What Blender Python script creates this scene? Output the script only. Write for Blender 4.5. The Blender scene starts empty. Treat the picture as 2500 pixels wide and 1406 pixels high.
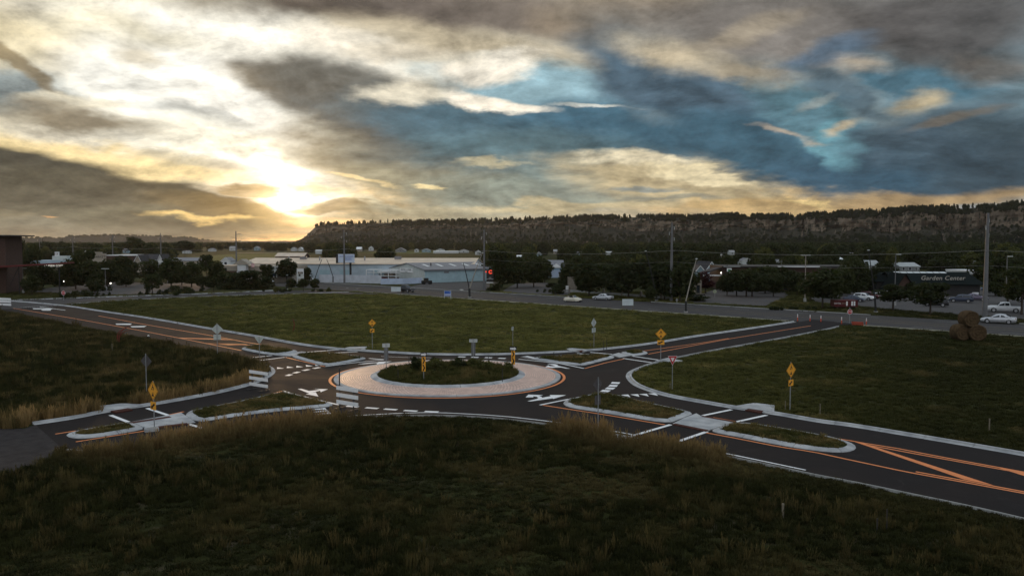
import bpy, bmesh, math, random
import numpy as np
from mathutils import Vector, Matrix

S = bpy.context.scene
COL = S.collection
R = math.radians

# ------------------------------------------------------------------ camera
CAM_H, FOC, PITCH = 13.0, 2024.0, R(3.2)          # metres, photo pixels (2500 wide), radians
cam = bpy.data.cameras.new('camera')
cam.sensor_width = 36.0
cam.lens = 36.0 * FOC / 2500.0
cam.clip_end = 30000.0
cam.clip_start = 0.5
camo = bpy.data.objects.new('camera', cam)
COL.objects.link(camo)
camo.location = (0, 0, CAM_H)
camo.rotation_euler = (R(90) - PITCH, 0, 0)
S.camera = camo

def ray(px, py):
    """direction in the world of the photograph's pixel (2500 x 1406)"""
    x, y = (px - 1250.0) / FOC, -(py - 703.0) / FOC
    c, s = math.cos(PITCH), math.sin(PITCH)
    return Vector((x, c + y * s, -s + y * c))

def G(px, py, z=0.0):
    """the point of height z seen at a pixel"""
    d = ray(px, py)
    t = (z - CAM_H) / d.z
    return Vector((d.x * t, d.y * t, z))

def at_depth(px, py, Y):
    d = ray(px, py)
    t = Y / d.y
    return Vector((d.x * t, Y, CAM_H + d.z * t))

# ------------------------------------------------------------------ colour helpers
def lin(c):
    return tuple(((v / 255.0) / 12.92 if v / 255.0 <= 0.04045 else ((v / 255.0 + 0.055) / 1.055) ** 2.4) for v in c)

# ------------------------------------------------------------------ world: sunset sky with broken cloud
SUN_AZ, SUN_EL = math.degrees(math.atan2(690 - 1250, FOC)), 2.9
W = bpy.data.worlds.new('World'); S.world = W
W.use_nodes = True
NT = W.node_tree
NT.nodes.clear()

class Nd:
    """tiny expression builder for shader nodes"""
    def __init__(self, nt): self.nt = nt
    def _set(self, inp, v):
        if isinstance(v, bpy.types.NodeSocket): self.nt.links.new(v, inp)
        elif v is not None:
            if inp.type == 'RGBA' and len(v) == 3: v = (*v, 1.0)
            inp.default_value = v
    def math(self, op, a, b=None, c=None, clamp=False):
        n = self.nt.nodes.new('ShaderNodeMath'); n.operation = op; n.use_clamp = clamp
        for i, v in enumerate((a, b, c)):
            if v is not None: self._set(n.inputs[i], v)
        return n.outputs[0]
    def vmath(self, op, a, b=None, scale=None):
        n = self.nt.nodes.new('ShaderNodeVectorMath'); n.operation = op
        self._set(n.inputs[0], a)
        if b is not None: self._set(n.inputs[1], b)
        if scale is not None: self._set(n.inputs['Scale'], scale)
        return n.outputs['Value'] if op in ('DOT_PRODUCT', 'LENGTH', 'DISTANCE') else n.outputs['Vector']
    def sep(self, v):
        n = self.nt.nodes.new('ShaderNodeSeparateXYZ'); self._set(n.inputs[0], v); return n.outputs
    def comb(self, x=0.0, y=0.0, z=0.0):
        n = self.nt.nodes.new('ShaderNodeCombineXYZ')
        for i, v in enumerate((x, y, z)): self._set(n.inputs[i], v)
        return n.outputs[0]
    def noise(self, vec, scale=5.0, detail=4.0, rough=0.5, dist=0.0, out='Fac', lac=2.0):
        n = self.nt.nodes.new('ShaderNodeTexNoise')
        if vec is not None: self._set(n.inputs['Vector'], vec)
        n.inputs['Scale'].default_value = scale; n.inputs['Detail'].default_value = detail
        n.inputs['Roughness'].default_value = rough; n.inputs['Distortion'].default_value = dist
        n.inputs['Lacunarity'].default_value = lac
        return n.outputs[out]
    def maprange(self, v, a, b, c=0.0, d=1.0, smooth=True):
        n = self.nt.nodes.new('ShaderNodeMapRange')
        n.interpolation_type = 'SMOOTHSTEP' if smooth else 'LINEAR'
        self._set(n.inputs['Value'], v)
        for k, x in zip(('From Min', 'From Max', 'To Min', 'To Max'), (a, b, c, d)): self._set(n.inputs[k], x)
        return n.outputs[0]
    def mix(self, fac, a, b, blend='MIX'):
        n = self.nt.nodes.new('ShaderNodeMix'); n.data_type = 'RGBA'; n.blend_type = blend; n.clamp_factor = True
        self._set(n.inputs[0], fac); self._set(n.inputs[6], a); self._set(n.inputs[7], b)
        return n.outputs[2]
    def ramp(self, fac, stops, interp='LINEAR'):
        n = self.nt.nodes.new('ShaderNodeValToRGB'); self._set(n.inputs[0], fac)
        e = n.color_ramp.elements; n.color_ramp.interpolation = interp
        while len(e) > 1: e.remove(e[-1])
        e[0].position = stops[0][0]; e[0].color = (*stops[0][1][:3], 1)
        for p, c in stops[1:]:
            k = e.new(p); k.color = (*c[:3], 1)
        return n.outputs[0]

def px_azel(px, py):
    d = ray(px, py).normalized()
    return math.degrees(math.atan2(d.x, d.y)), math.degrees(math.asin(d.z))

def build_sky():
    q = Nd(NT)
    tc = NT.nodes.new('ShaderNodeTexCoord')
    d = q.vmath('NORMALIZE', tc.outputs['Generated'])
    x, y, z = q.sep(d)
    az = q.math('MULTIPLY', q.math('ARCTAN2', x, y), 180 / math.pi)
    el = q.math('MULTIPLY', q.math('ARCSINE', z), 180 / math.pi)
    zc = q.math('ADD', q.math('ABSOLUTE', z), 0.13)
    P = q.comb(q.math('DIVIDE', x, zc), q.math('DIVIDE', y, zc), 0.0)
    # shear: the cloud streets run down to the right
    nW = q.noise(P, 0.9, 4, 0.55, 0.3, 'Color')
    wx, wy, _ = q.sep(nW)
    zd = q.math('ADD', q.math('ABSOLUTE', z), 0.30)
    Q = q.comb(q.math('DIVIDE', x, zd), q.math('DIVIDE', y, zd), 0.0)
    nW2 = q.noise(Q, 4.6, 6, 0.6, 0.15, 'Color')
    wx2, wy2, nz2 = q.sep(nW2)
    nB1 = q.noise(Q, 3.2, 10, 0.66, 0.25)
    nB2 = q.noise(q.vmath('ADD', Q, (-0.018, 0.05, 0.0)), 3.2, 10, 0.66, 0.25)
    nF = q.noise(Q, 10.0, 6, 0.62, 0.2)
    nB = q.math('ADD', q.math('MULTIPLY', nB1, 0.6), q.math('ADD', q.math('MULTIPLY', wx2, 0.18), q.math('MULTIPLY', nF, 0.22)))
    relief = q.math('SUBTRACT', nB1, nB2)
    azw = q.math('ADD', az, q.math('ADD', q.math('MULTIPLY_ADD', wx, 9.0, -4.5), q.math('MULTIPLY_ADD', wx2, 3.4, -1.7)))
    elw = q.math('ADD', el, q.math('ADD', q.math('MULTIPLY_ADD', wy, 2.6, -1.3), q.math('MULTIPLY_ADD', wy2, 2.0, -1.0)))
    V = q.comb(azw, elw, 0.0)
    sun = (math.sin(R(SUN_AZ)) * math.cos(R(SUN_EL)), math.cos(R(SUN_AZ)) * math.cos(R(SUN_EL)), math.sin(R(SUN_EL)))
    th = q.math('MULTIPLY', q.math('ARCCOSINE', q.vmath('DOT_PRODUCT', d, sun)), 1 / math.pi)
    # clear sky
    sk = NT.nodes.new('ShaderNodeTexSky'); sk.sky_type = 'NISHITA'; sk.sun_disc = False
    sk.sun_elevation = R(SUN_EL); sk.sun_rotation = R(SUN_AZ)
    sk.altitude = 950.0; sk.air_density = 1.0; sk.dust_density = 2.0; sk.ozone_density = 2.0
    ns = q.mix(1.0, sk.outputs[0], (0.10, 0.10, 0.10), 'MULTIPLY')
    glow = q.ramp(th, [(0.0, (1.2, 1.05, 0.7)), (0.04, (0.7, 0.60, 0.38)), (0.10, (0.48, 0.44, 0.32)), (0.17, (0.34, 0.38, 0.36)),
                       (0.25, (0.27, 0.40, 0.46)), (0.45, (0.40, 0.50, 0.60)), (0.65, (0.72, 0.78, 0.86)), (1.0, (0.78, 0.80, 0.86))])
    c = q.mix(0.25, glow, ns)
    # open cloud field over the whole dome, coarser overhead
    nC = q.noise(P, 0.55, 7, 0.6, 0.4)
    cloudcol = q.ramp(th, [(0.0, (1.3, 1.15, 0.85)), (0.12, (0.62, 0.56, 0.46)), (0.3, (0.42, 0.44, 0.47)), (0.55, (0.76, 0.77, 0.80)), (1.0, (1.05, 1.0, 1.0))])
    c = q.mix(q.maprange(nC, 0.46, 0.66), c, cloudcol)
    # overhead the cloud thins to bright haze
    c = q.mix(q.maprange(el, 17.0, 50.0), c, q.mix(q.maprange(nC, 0.40, 0.65), UPPER[0], UPPER[1]))
    for (px, py, rx, ry, rot, col, soft, ns_, amax, gain) in BLOBS:
        a0, e0 = px_azel(px, py)
        a1, _ = px_azel(px + 10, py); _, e1 = px_azel(px, py + 10)
        kx, ky = abs(a1 - a0) / 10, abs(e1 - e0) / 10
        m = NT.nodes.new('ShaderNodeMapping'); m.vector_type = 'TEXTURE'
        NT.links.new(V, m.inputs[0])
        m.inputs['Location'].default_value = (a0, e0, 0)
        m.inputs['Rotation'].default_value = (0, 0, R(-rot))
        m.inputs['Scale'].default_value = (1.12 * rx * kx, 1.12 * ry * ky, 1)
        g = NT.nodes.new('ShaderNodeTexGradient'); g.gradient_type = 'SPHERICAL'
        NT.links.new(m.outputs[0], g.inputs[0])
        t = q.math('ADD', g.outputs['Fac'], q.math('MULTIPLY_ADD', nB, 1.9 * ns_, -0.95 * ns_))
        a = q.maprange(t, 0.14, 0.16 + 0.92 * soft, 0.0, amax)
        cl = tuple(v * gain for v in lin(col))
        c = q.mix(a, c, cl)
    # fine wisps modulate everything a little
    w = q.maprange(nz2, 0.25, 0.75, 0.80, 1.20, False)
    w2 = q.maprange(q.noise(Q, 13.0, 5, 0.65), 0.25, 0.75, 0.87, 1.13, False)
    c = q.mix(1.0, c, q.comb(w, w, w), 'MULTIPLY')
    c = q.mix(1.0, c, q.comb(w2, w2, w2), 'MULTIPLY')
    w3 = q.math('MAXIMUM', q.math('MULTIPLY_ADD', relief, 2.6, 1.0), 0.5)
    c = q.mix(1.0, c, q.comb(w3, w3, w3), 'MULTIPLY')
    # sun breaking through just above the bluff
    c = q.mix(1.0, c, q.ramp(th, [(0.0, (1.6, 1.25, 0.70)), (0.006, (0.70, 0.46, 0.18)), (0.016, (0.16, 0.09, 0.022)), (0.035, (0.03, 0.016, 0.003)), (0.07, (0, 0, 0))], 'EASE'), 'ADD')
    c = q.mix(1.0, c, (10.0, 10.0, 10.0), 'MULTIPLY')
    bg = NT.nodes.new('ShaderNodeBackground'); bg.inputs['Strength'].default_value = SKY_STRENGTH
    NT.links.new(c, bg.inputs['Color'])
    out = NT.nodes.new('ShaderNodeOutputWorld')
    NT.links.new(bg.outputs[0], out.inputs['Surface'])
    W.cycles.sampling_method = 'MANUAL'; W.cycles.sample_map_resolution = 1024

SKY_STRENGTH = 0.1
UPPER = ((0.50, 0.60, 0.72), (0.72, 0.73, 0.76))
# px, py, rx, ry, tilt (right end down), colour, softness, noise, opacity, gain
BLOBS = [
 (430, 250, 560, 300, 20, (255, 250, 232), .55, .30, 1, 1.15),
 (660, 115, 580, 135, 6, (255, 250, 234), .45, .2, 1, 1.12),
 (640, 390, 290, 120, 35, (255, 250, 232), .5, .3, 1, 1.15),
 (250, 385, 480, 70, 6, (244, 218, 160), .5, .3, .95, 1.05),
 (300, 80, 330, 80, 4, (240, 230, 200), .5, .35, .8, 1),
 (480, 210, 440, 140, 10, (255, 252, 240), .5, .2, 1, 1.1),
 (520, 335, 360, 62, 8, (255, 248, 226), .5, .25, 1, 1.1),
 # upper left
 (40, 100, 280, 130, 5, (216, 200, 160), .7, .4, .75, 1),
 (40, 215, 260, 60, -4, (128, 142, 146), .6, .45, .85, 1),
 (70, 165, 230, 26, 28, (140, 122, 90), .6, .3, .8, 1),
 (200, 240, 190, 24, -3, (236, 226, 200), .5, .4, .8, 1),
 (210, 285, 270, 52, 8, (124, 110, 86), .7, .5, .9, 1),
 (420, 258, 140, 22, 8, (176, 178, 172), .8, .4, .5, 1),
 (385, 130, 90, 45, 20, (196, 180, 146), .8, .5, .6, 1),
 (520, 290, 200, 32, 10, (188, 190, 184), .6, .45, .6, 1),
 (480, 385, 160, 22, 6, (190, 182, 160), .6, .4, .6, 1),
 # the break where the sun stands
 (690, 430, 110, 75, 50, (255, 246, 220), .5, .25, 1, 1.8),
 (700, 500, 115, 32, 5, (255, 243, 205), .5, .3, 1, 2.2),
 (835, 482, 250, 22, 13, (255, 240, 200), .5, .35, .95, 1.15),
 (690, 570, 260, 45, 0, (222, 178, 104), .9, .1, .65, 1),
 (830, 505, 150, 20, 2, (150, 126, 84), .5, .3, .75, 1),
 (1020, 535, 330, 45, 0, (150, 148, 126), .6, .2, .85, 1),
 # dark bank over the left horizon
 (40, 440, 580, 118, 7, (88, 84, 72), .30, .22, 1, 1),
 (330, 500, 480, 98, 7, (100, 94, 78), .32, .22, 1, 1),
 (240, 555, 700, 75, 0, (116, 110, 90), .5, .15, .9, 1),
 (560, 512, 250, 48, 6, (126, 110, 80), .45, .25, .95, 1),
 (595, 460, 90, 18, 3, (168, 140, 95), .5, .3, .8, 1),
 (490, 541, 165, 17, 1, (255, 216, 140), .6, .3, .9, 1),
 (128, 546, 46, 6, 0, (225, 172, 115), .6, .3, .8, 1),
 # dark cloud along the top
 (820, 0, 560, 105, 3, (98, 89, 80), .6, .35, 1, 1),
 (1180, 30, 480, 110, 2, (112, 103, 95), .55, .4, .95, 1),
 (1500, 30, 330, 90, -8, (160, 144, 122), .6, .4, .9, 1),
 (1900, 60, 700, 190, 3, (122, 116, 110), .65, .4, .95, 1),
 (2350, 50, 480, 200, 5, (88, 86, 85), .65, .35, .95, 1),
 (1080, 125, 470, 85, 5, (198, 184, 156), .6, .45, .85, 1),
 (850, 130, 250, 50, 10, (255, 246, 226), .6, .4, .8, 1.1),
 # grey shelf in the middle
 (1010, 380, 460, 170, 12, (138, 136, 122), .55, .3, .95, 1),
 (760, 205, 270, 58, 9, (132, 122, 104), .5, .4, 1, 1),
 (930, 275, 400, 112, 20, (110, 110, 104), .42, .3, .98, 1),
 (1080, 450, 420, 75, 4, (160, 152, 126), .6, .3, .9, 1),
 # clear blue window
 (1330, 208, 420, 66, 6, (150, 182, 192), .45, .3, 1, 1),
 (1600, 245, 190, 62, 20, (130, 164, 180), .6, .3, .9, 1),
 # blue grey band below it
 (1190, 312, 470, 96, 7, (82, 108, 120), .46, .25, 1, 1),
 (1500, 320, 340, 108, 4, (70, 102, 119), .42, .28, 1, 1),
 (1330, 398, 540, 105, 8, (94, 118, 124), .6, .25, .9, 1),
 (1270, 480, 440, 80, 2, (142, 150, 138), .7, .25, .85, 1),
 # white cumulus
 (1190, 168, 190, 44, -8, (244, 236, 218), .5, .5, 1, 1),
 (1010, 150, 220, 36, 0, (226, 214, 190), .6, .45, .8, 1),
 (1215, 246, 190, 26, 10, (250, 240, 220), .5, .4, 1, 1.05),
 (985, 228, 140, 30, -4, (232, 222, 198), .6, .5, .85, 1),
 (1450, 258, 120, 10, 4, (205, 205, 195), .6, .4, .8, 1),
 (1580, 285, 80, 50, 20, (150, 160, 160), .8, .5, .6, 1),
 # heavy cloud to the right
 (1640, 165, 420, 130, 27, (130, 128, 122), .65, .35, .9, 1),
 (1760, 270, 500, 130, 27, (80, 100, 114), .38, .22, 1, 1),
 (1950, 395, 570, 140, 14, (66, 96, 112), .40, .2, 1, 1),
 (2180, 430, 520, 105, -2, (60, 88, 106), .45, .2, .95, 1),
 (2430, 360, 340, 200, 0, (60, 76, 86), .6, .25, .9, 1),
 (1640, 130, 240, 60, 12, (206, 190, 160), .9, .6, .9, 1),
 (1840, 178, 190, 40, 12, (164, 152, 130), .6, .5, .85, 1),
 (1800, 75, 240, 40, -10, (160, 148, 128), .7, .5, .7, 1),
 # blue gap on the right
 (2010, 275, 300, 82, 20, (94, 128, 140), .45, .3, 1, 1),
 (2078, 340, 85, 85, 10, (108, 154, 166), .5, .2, 1, 1),
 (2230, 185, 290, 62, 15, (76, 110, 126), .5, .35, .95, 1),
 (2000, 135, 220, 46, -10, (84, 106, 126), .6, .4, .8, 1),
 (2060, 215, 300, 36, 20, (76, 96, 108), .6, .35, .85, 1),
 (2250, 330, 240, 80, -12, (72, 90, 102), .6, .3, .95, 1),
 (2080, 155, 170, 32, 2, (172, 160, 142), .9, .6, .9, 1),
 (2282, 232, 80, 50, 10, (178, 162, 130), .9, .6, .9, 1),
 (2115, 295, 80, 24, -20, (186, 170, 142), .9, .5, .9, 1),
 (1930, 311, 120, 12, 9, (186, 170, 150), .9, .5, .8, 1),
 (2030, 336, 70, 10, 14, (180, 168, 150), .9, .5, .7, 1),
 (1985, 240, 70, 22, -15, (146, 152, 148), .7, .4, .7, 1),
 (2380, 285, 180, 20, -6, (116, 106, 92), .7, .4, .7, 1),
 (2440, 150, 190, 60, 10, (108, 99, 90), .7, .4, .7, 1),
 # warm strip over the bluff
 (1640, 450, 420, 66, 7, (196, 178, 140), .55, .35, .95, 1),
 (1900, 505, 560, 50, 0, (196, 166, 116), .6, .3, .95, 1),
 (2300, 488, 460, 42, -4, (168, 142, 104), .65, .3, .9, 1),
 (1360, 508, 420, 22, -2, (200, 184, 146), .6, .35, .9, 1),
 (1560, 398, 180, 24, 6, (240, 226, 192), .6, .5, .95, 1),
 (1690, 428, 190, 16, 6, (236, 220, 180), .6, .5, .9, 1),
 (1560, 452, 150, 12, 2, (120, 136, 140), .7, .4, .7, 1),
 (1640, 480, 210, 14, -2, (128, 132, 122), .7, .4, .7, 1),
 (1960, 486, 130, 10, 2, (228, 200, 140), .6, .4, .9, 1),
 (1180, 405, 110, 14, 4, (196, 184, 150), .6, .4, .8, 1),
 (1040, 457, 60, 10, 2, (246, 224, 170), .6, .3, .95, 1),
 (870, 436, 120, 10, 14, (240, 214, 160), .6, .4, .8, 1),
]
build_sky()

# ------------------------------------------------------------------ sun, veiled by cloud
sl = bpy.data.lights.new('sun', 'SUN'); sl.energy = 1.1; sl.angle = R(7); sl.color = (1.0, 0.62, 0.30)
so = bpy.data.objects.new('sun', sl); COL.objects.link(so)
so.rotation_euler = (R(90 - SUN_EL), 0, R(180 - SUN_AZ) )

S.view_settings.view_transform = 'Standard'
S.view_settings.look = 'None'
S.view_settings.exposure = 0.0
S.view_settings.gamma = 1.0
S.view_settings.use_curve_mapping = False
S.cycles.max_bounces = 5
S.cycles.diffuse_bounces = 2
S.cycles.glossy_bounces = 2
S.cycles.transmission_bounces = 3
S.cycles.volume_bounces = 0
S.cycles.use_denoising = True

# ------------------------------------------------------------------ object helpers
rng = np.random.default_rng(7)
random.seed(11)

def tag(o, label=None, cat=None, group=None, kind=None):
    if label: o['label'] = label
    if cat: o['category'] = cat
    if group: o['group'] = group
    if kind: o['kind'] = kind
    return o

def empty(name, loc=(0, 0, 0), rz=0.0, label=None, cat=None, group=None, kind=None):
    o = bpy.data.objects.new(name, None)
    o.empty_display_size = 0.2
    COL.objects.link(o); o.location = loc; o.rotation_euler = (0, 0, rz)
    return tag(o, label, cat, group, kind)

def link_mesh(name, me, parent=None, mat=None):
    o = bpy.data.objects.new(name, me)
    COL.objects.link(o)
    if mat is not None and not me.materials: me.materials.append(mat)
    if parent is not None: o.parent = parent
    return o

def copy_tree(o, parent=None):
    c = o.copy(); COL.objects.link(c); c.parent = parent
    for ch in list(o.children): copy_tree(ch, c)
    return c

class MB:
    """collects simple shapes; build() links them as one mesh object"""
    def __init__(self): self.v = []; self.f = []; self.smooth = False
    def add(self, vs, fs):
        b = len(self.v)
        self.v += [tuple(p) for p in vs]
        self.f += [tuple(b + i for i in f) for f in fs]
        return self
    def box(self, c, s, rz=0.0, rx=0.0):
        hx, hy, hz = s[0] / 2, s[1] / 2, s[2] / 2
        m = Matrix.Rotation(rz, 3, 'Z') @ Matrix.Rotation(rx, 3, 'X')
        vs = [Vector(c) + m @ Vector((x * hx, y * hy, z * hz)) for z in (-1, 1) for y in (-1, 1) for x in (-1, 1)]
        return self.add(vs, [(0, 2, 3, 1), (4, 5, 7, 6), (0, 1, 5, 4), (2, 6, 7, 3), (0, 4, 6, 2), (1, 3, 7, 5)])
    def tube(self, pts, r, n=8, cap=True):
        pts = [Vector(p) for p in pts]
        rs = r if isinstance(r, (list, tuple)) else [r] * len(pts)
        vs, fs = [], []
        up = Vector((0, 0, 1))
        for i, p in enumerate(pts):
            t = (pts[min(i + 1, len(pts) - 1)] - pts[max(i - 1, 0)]).normalized()
            a = t.cross(up if abs(t.dot(up)) < 0.95 else Vector((1, 0, 0))).normalized(); b = t.cross(a)
            for k in range(n):
                w = 2 * math.pi * k / n
                vs.append(p + (a * math.cos(w) + b * math.sin(w)) * rs[i])
        for i in range(len(pts) - 1):
            for k in range(n):
                k2 = (k + 1) % n
                fs.append((i * n + k, i * n + k2, (i + 1) * n + k2, (i + 1) * n + k))
        if cap:
            fs.append(tuple(range(n)))
            fs.append(tuple((len(pts) - 1) * n + k for k in reversed(range(n))))
        return self.add(vs, fs)
    def prism(self, poly, z0, z1):
        """vertical prism over a plan polygon"""
        n = len(poly)
        vs = [(p[0], p[1], z0) for p in poly] + [(p[0], p[1], z1) for p in poly]
        tr = tess(poly)
        fs = [(i, (i + 1) % n, n + (i + 1) % n, n + i) for i in range(n)]
        fs += [tuple(n + i for i in t) for t in tr] + [tuple(reversed(t)) for t in tr]
        return self.add(vs, fs)
    def plate(self, poly, y0, y1):
        """polygon in the local x,z plane given thickness along y"""
        n = len(poly)
        vs = [(p[0], y0, p[1]) for p in poly] + [(p[0], y1, p[1]) for p in poly]
        tr = tess(poly)
        fs = [(i, (i + 1) % n, n + (i + 1) % n, n + i) for i in range(n)]
        fs += [tuple(n + i for i in t) for t in tr] + [tuple(t) for t in tr]
        return self.add(vs, fs)
    def sheet(self, poly, z):
        return self.add([(p[0], p[1], z) for p in poly], tess(poly))
    def ico(self, c, r, sub=1):
        bm = bmesh.new(); bmesh.ops.create_icosphere(bm, subdivisions=sub, radius=1.0)
        r = r if isinstance(r, (tuple, list)) else (r, r, r)
        vs = [(c[0] + v.co.x * r[0], c[1] + v.co.y * r[1], c[2] + v.co.z * r[2]) for v in bm.verts]
        fs = [tuple(v.index for v in f.verts) for f in bm.faces]
        bm.free()
        return self.add(vs, fs)
    def build(self, name, mat, parent=None, smooth=False):
        me = bpy.data.meshes.new(name)
        me.from_pydata(self.v, [], self.f); me.update()
        bm = bmesh.new(); bm.from_mesh(me); bmesh.ops.recalc_face_normals(bm, faces=bm.faces); bm.to_mesh(me); bm.free()
        if smooth: me.shade_smooth()
        return link_mesh(name, me, parent, mat)

from mathutils.geometry import tessellate_polygon
def tess(poly):
    pts = [Vector((p[0], p[1], 0)) for p in poly]
    out = []
    for t in tessellate_polygon([pts]):
        a, b, c = (pts[i] for i in t)
        if (b - a).cross(c - a).z < 0: t = (t[0], t[2], t[1])
        out.append(tuple(t))
    return out

def resample(pts, step, closed=False):
    pts = [Vector(p) for p in pts]
    if closed: pts = pts + [pts[0]]
    d = [0.0]
    for a, b in zip(pts, pts[1:]): d.append(d[-1] + (b - a).length)
    n = max(2, int(round(d[-1] / step)) + 1)
    out = []; j = 0
    for i in range(n):
        t = d[-1] * i / (n - 1)
        while j < len(d) - 2 and d[j + 1] < t: j += 1
        w = (t - d[j]) / max(1e-9, d[j + 1] - d[j])
        out.append(pts[j].lerp(pts[j + 1], w))
    return out[:-1] if closed else out

def smooth_line(pts, closed=False, it=2):
    """Chaikin corner cutting"""
    pts = [Vector(p) for p in pts]
    for _ in range(it):
        out = [] if closed else [pts[0]]
        n = len(pts)
        for i in range(n if closed else n - 1):
            a, b = pts[i], pts[(i + 1) % n]
            out += [a.lerp(b, .25), a.lerp(b, .75)]
        if not closed: out.append(pts[-1])
        pts = out
    return pts

# ------------------------------------------------------------------ materials
_M = {}
def mat(name, base, rough=0.85, spec=0.3, var=0.12, scale=2.0, bump=0.0, metal=0.0, base2=None, detail=5, coords='Object', bscale=None):
    if name in _M: return _M[name]
    m = bpy.data.materials.new(name); m.use_nodes = True; _M[name] = m
    nt = m.node_tree; q = Nd(nt)
    b = nt.nodes['Principled BSDF']
    b.inputs['Roughness'].default_value = rough
    b.inputs['Specular IOR Level'].default_value = spec
    b.inputs['Metallic'].default_value = metal
    tc = nt.nodes.new('ShaderNodeTexCoord').outputs[coords]
    n = q.noise(tc, scale, detail, 0.6)
    lo = tuple(c * (1 - var) for c in base)
    hi = tuple(min(1, c * (1 + var)) for c in (base2 or base))
    nt.links.new(q.mix(q.maprange(n, 0.3, 0.7), lo, hi), b.inputs['Base Color'])
    if bump:
        bn = nt.nodes.new('ShaderNodeBump'); bn.inputs['Strength'].default_value = bump; bn.inputs['Distance'].default_value = 0.05
        nt.links.new(q.noise(tc, bscale or scale * 6, 4, 0.6), bn.inputs['Height']); nt.links.new(bn.outputs[0], b.inputs['Normal'])
    return m

def glow_mat(name, col, strength):
    m = bpy.data.materials.new(name); m.use_nodes = True
    b = m.node_tree.nodes['Principled BSDF']
    b.inputs['Base Color'].default_value = (*col, 1)
    b.inputs['Emission Color'].default_value = (*col, 1); b.inputs['Emission Strength'].default_value = strength
    return m

def asphalt_mat(name, a, b_, rough=0.62, spec=0.35):
    m = bpy.data.materials.new(name); m.use_nodes = True
    nt = m.node_tree; q = Nd(nt); b = nt.nodes['Principled BSDF']
    tc = nt.nodes.new('ShaderNodeTexCoord').outputs['Object']
    n1 = q.noise(tc, 0.18, 5, 0.6, 0.6); n2 = q.noise(tc, 9.0, 3, 0.6); n3 = q.noise(tc, 60.0, 2, 0.7)
    n4 = q.noise(tc, 0.55, 6, 0.7, 1.2)
    c = q.mix(q.maprange(n1, 0.35, 0.65), a, b_)
    c = q.mix(q.maprange(n4, 0.56, 0.70, 0.0, 0.45), c, tuple(v * 1.75 for v in b_))
    c = q.mix(q.maprange(n4, 0.30, 0.42, 0.35, 0.0), c, tuple(v * .55 for v in a))
    k = q.math('ADD', q.maprange(n2, 0.3, 0.7, 0.88, 1.1, False), q.maprange(n3, 0.3, 0.7, -0.08, 0.1, False))
    nt.links.new(q.mix(1.0, c, q.comb(k, k, k), 'MULTIPLY'), b.inputs['Base Color'])
    nt.links.new(q.maprange(n1, 0.3, 0.7, rough - 0.08, rough + 0.12, False), b.inputs['Roughness'])
    b.inputs['Specular IOR Level'].default_value = spec
    bn = nt.nodes.new('ShaderNodeBump'); bn.inputs['Strength'].default_value = 0.35; bn.inputs['Distance'].default_value = 0.01
    nt.links.new(n3, bn.inputs['Height']); nt.links.new(bn.outputs[0], b.inputs['Normal'])
    return m

ASPHALT = asphalt_mat('new asphalt', (0.017, 0.0138, 0.0130), (0.024, 0.0195, 0.0182), 0.80, 0.07)
ASPHALT2 = asphalt_mat('worn asphalt', (0.044, 0.040, 0.0385), (0.060, 0.055, 0.052), 0.78, 0.12)
LOT = asphalt_mat('parking lot', (0.062, 0.056, 0.053), (0.085, 0.077, 0.072), 0.8, 0.15)
GRAVEL = mat('gravel', (0.038, 0.033, 0.031), 0.95, 0.1, 0.25, 1.2, 0.6, bscale=14)
CONC = mat('concrete', (0.35, 0.36, 0.365), 0.85, 0.2, 0.20, 0.7, 0.2, base2=(0.40, 0.405, 0.395), bscale=40)
CONC2 = mat('old concrete', (0.30, 0.30, 0.28), 0.9, 0.2, 0.14, 1.0, 0.1)
WHITE = mat('white paint', (0.78, 0.78, 0.76), 0.6, 0.3, 0.09, 3.0)
ORANGE = mat('yellow road paint', (0.72, 0.225, 0.065), 0.6, 0.3, 0.10, 3.0)
TACT = mat('brick red tactile plate', (0.075, 0.030, 0.022), 0.9, 0.1, 0.15, 6.0, 0.5, bscale=60)
GALV = mat('galvanised steel', (0.30, 0.31, 0.31), 0.5, 0.5, 0.12, 4.0, metal=0.5)
ALU = mat('aluminium sheet', (0.50, 0.52, 0.50), 0.55, 0.5, 0.10, 5.0, metal=0.25)
DARKSTEEL = mat('dark painted steel', (0.035, 0.033, 0.032), 0.55, 0.4, 0.15, 4.0)
YELLOW = mat('orange yellow sign sheeting', (0.80, 0.36, 0.03), 0.55, 0.3, 0.05, 6.0)
BLACK = mat('black sign ink', (0.012, 0.012, 0.012), 0.6, 0.3, 0.1, 6.0)
SIGNWHITE = mat('white sign sheeting', (0.80, 0.80, 0.78), 0.55, 0.3, 0.04, 6.0)
SIGNRED = mat('red sign sheeting', (0.42, 0.025, 0.03), 0.55, 0.3, 0.06, 6.0)
WOOD = mat('weathered wood', (0.16, 0.12, 0.09), 0.9, 0.2, 0.25, 6.0)
RUBBER = mat('tyre rubber', (0.018, 0.018, 0.018), 0.85, 0.2, 0.1, 8.0)
GLASS = mat('dark window glass', (0.02, 0.025, 0.03), 0.08, 0.6, 0.1, 2.0)
CHROME = mat('wheel alloy', (0.45, 0.45, 0.46), 0.35, 0.6, 0.08, 6.0, metal=0.8)

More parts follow.
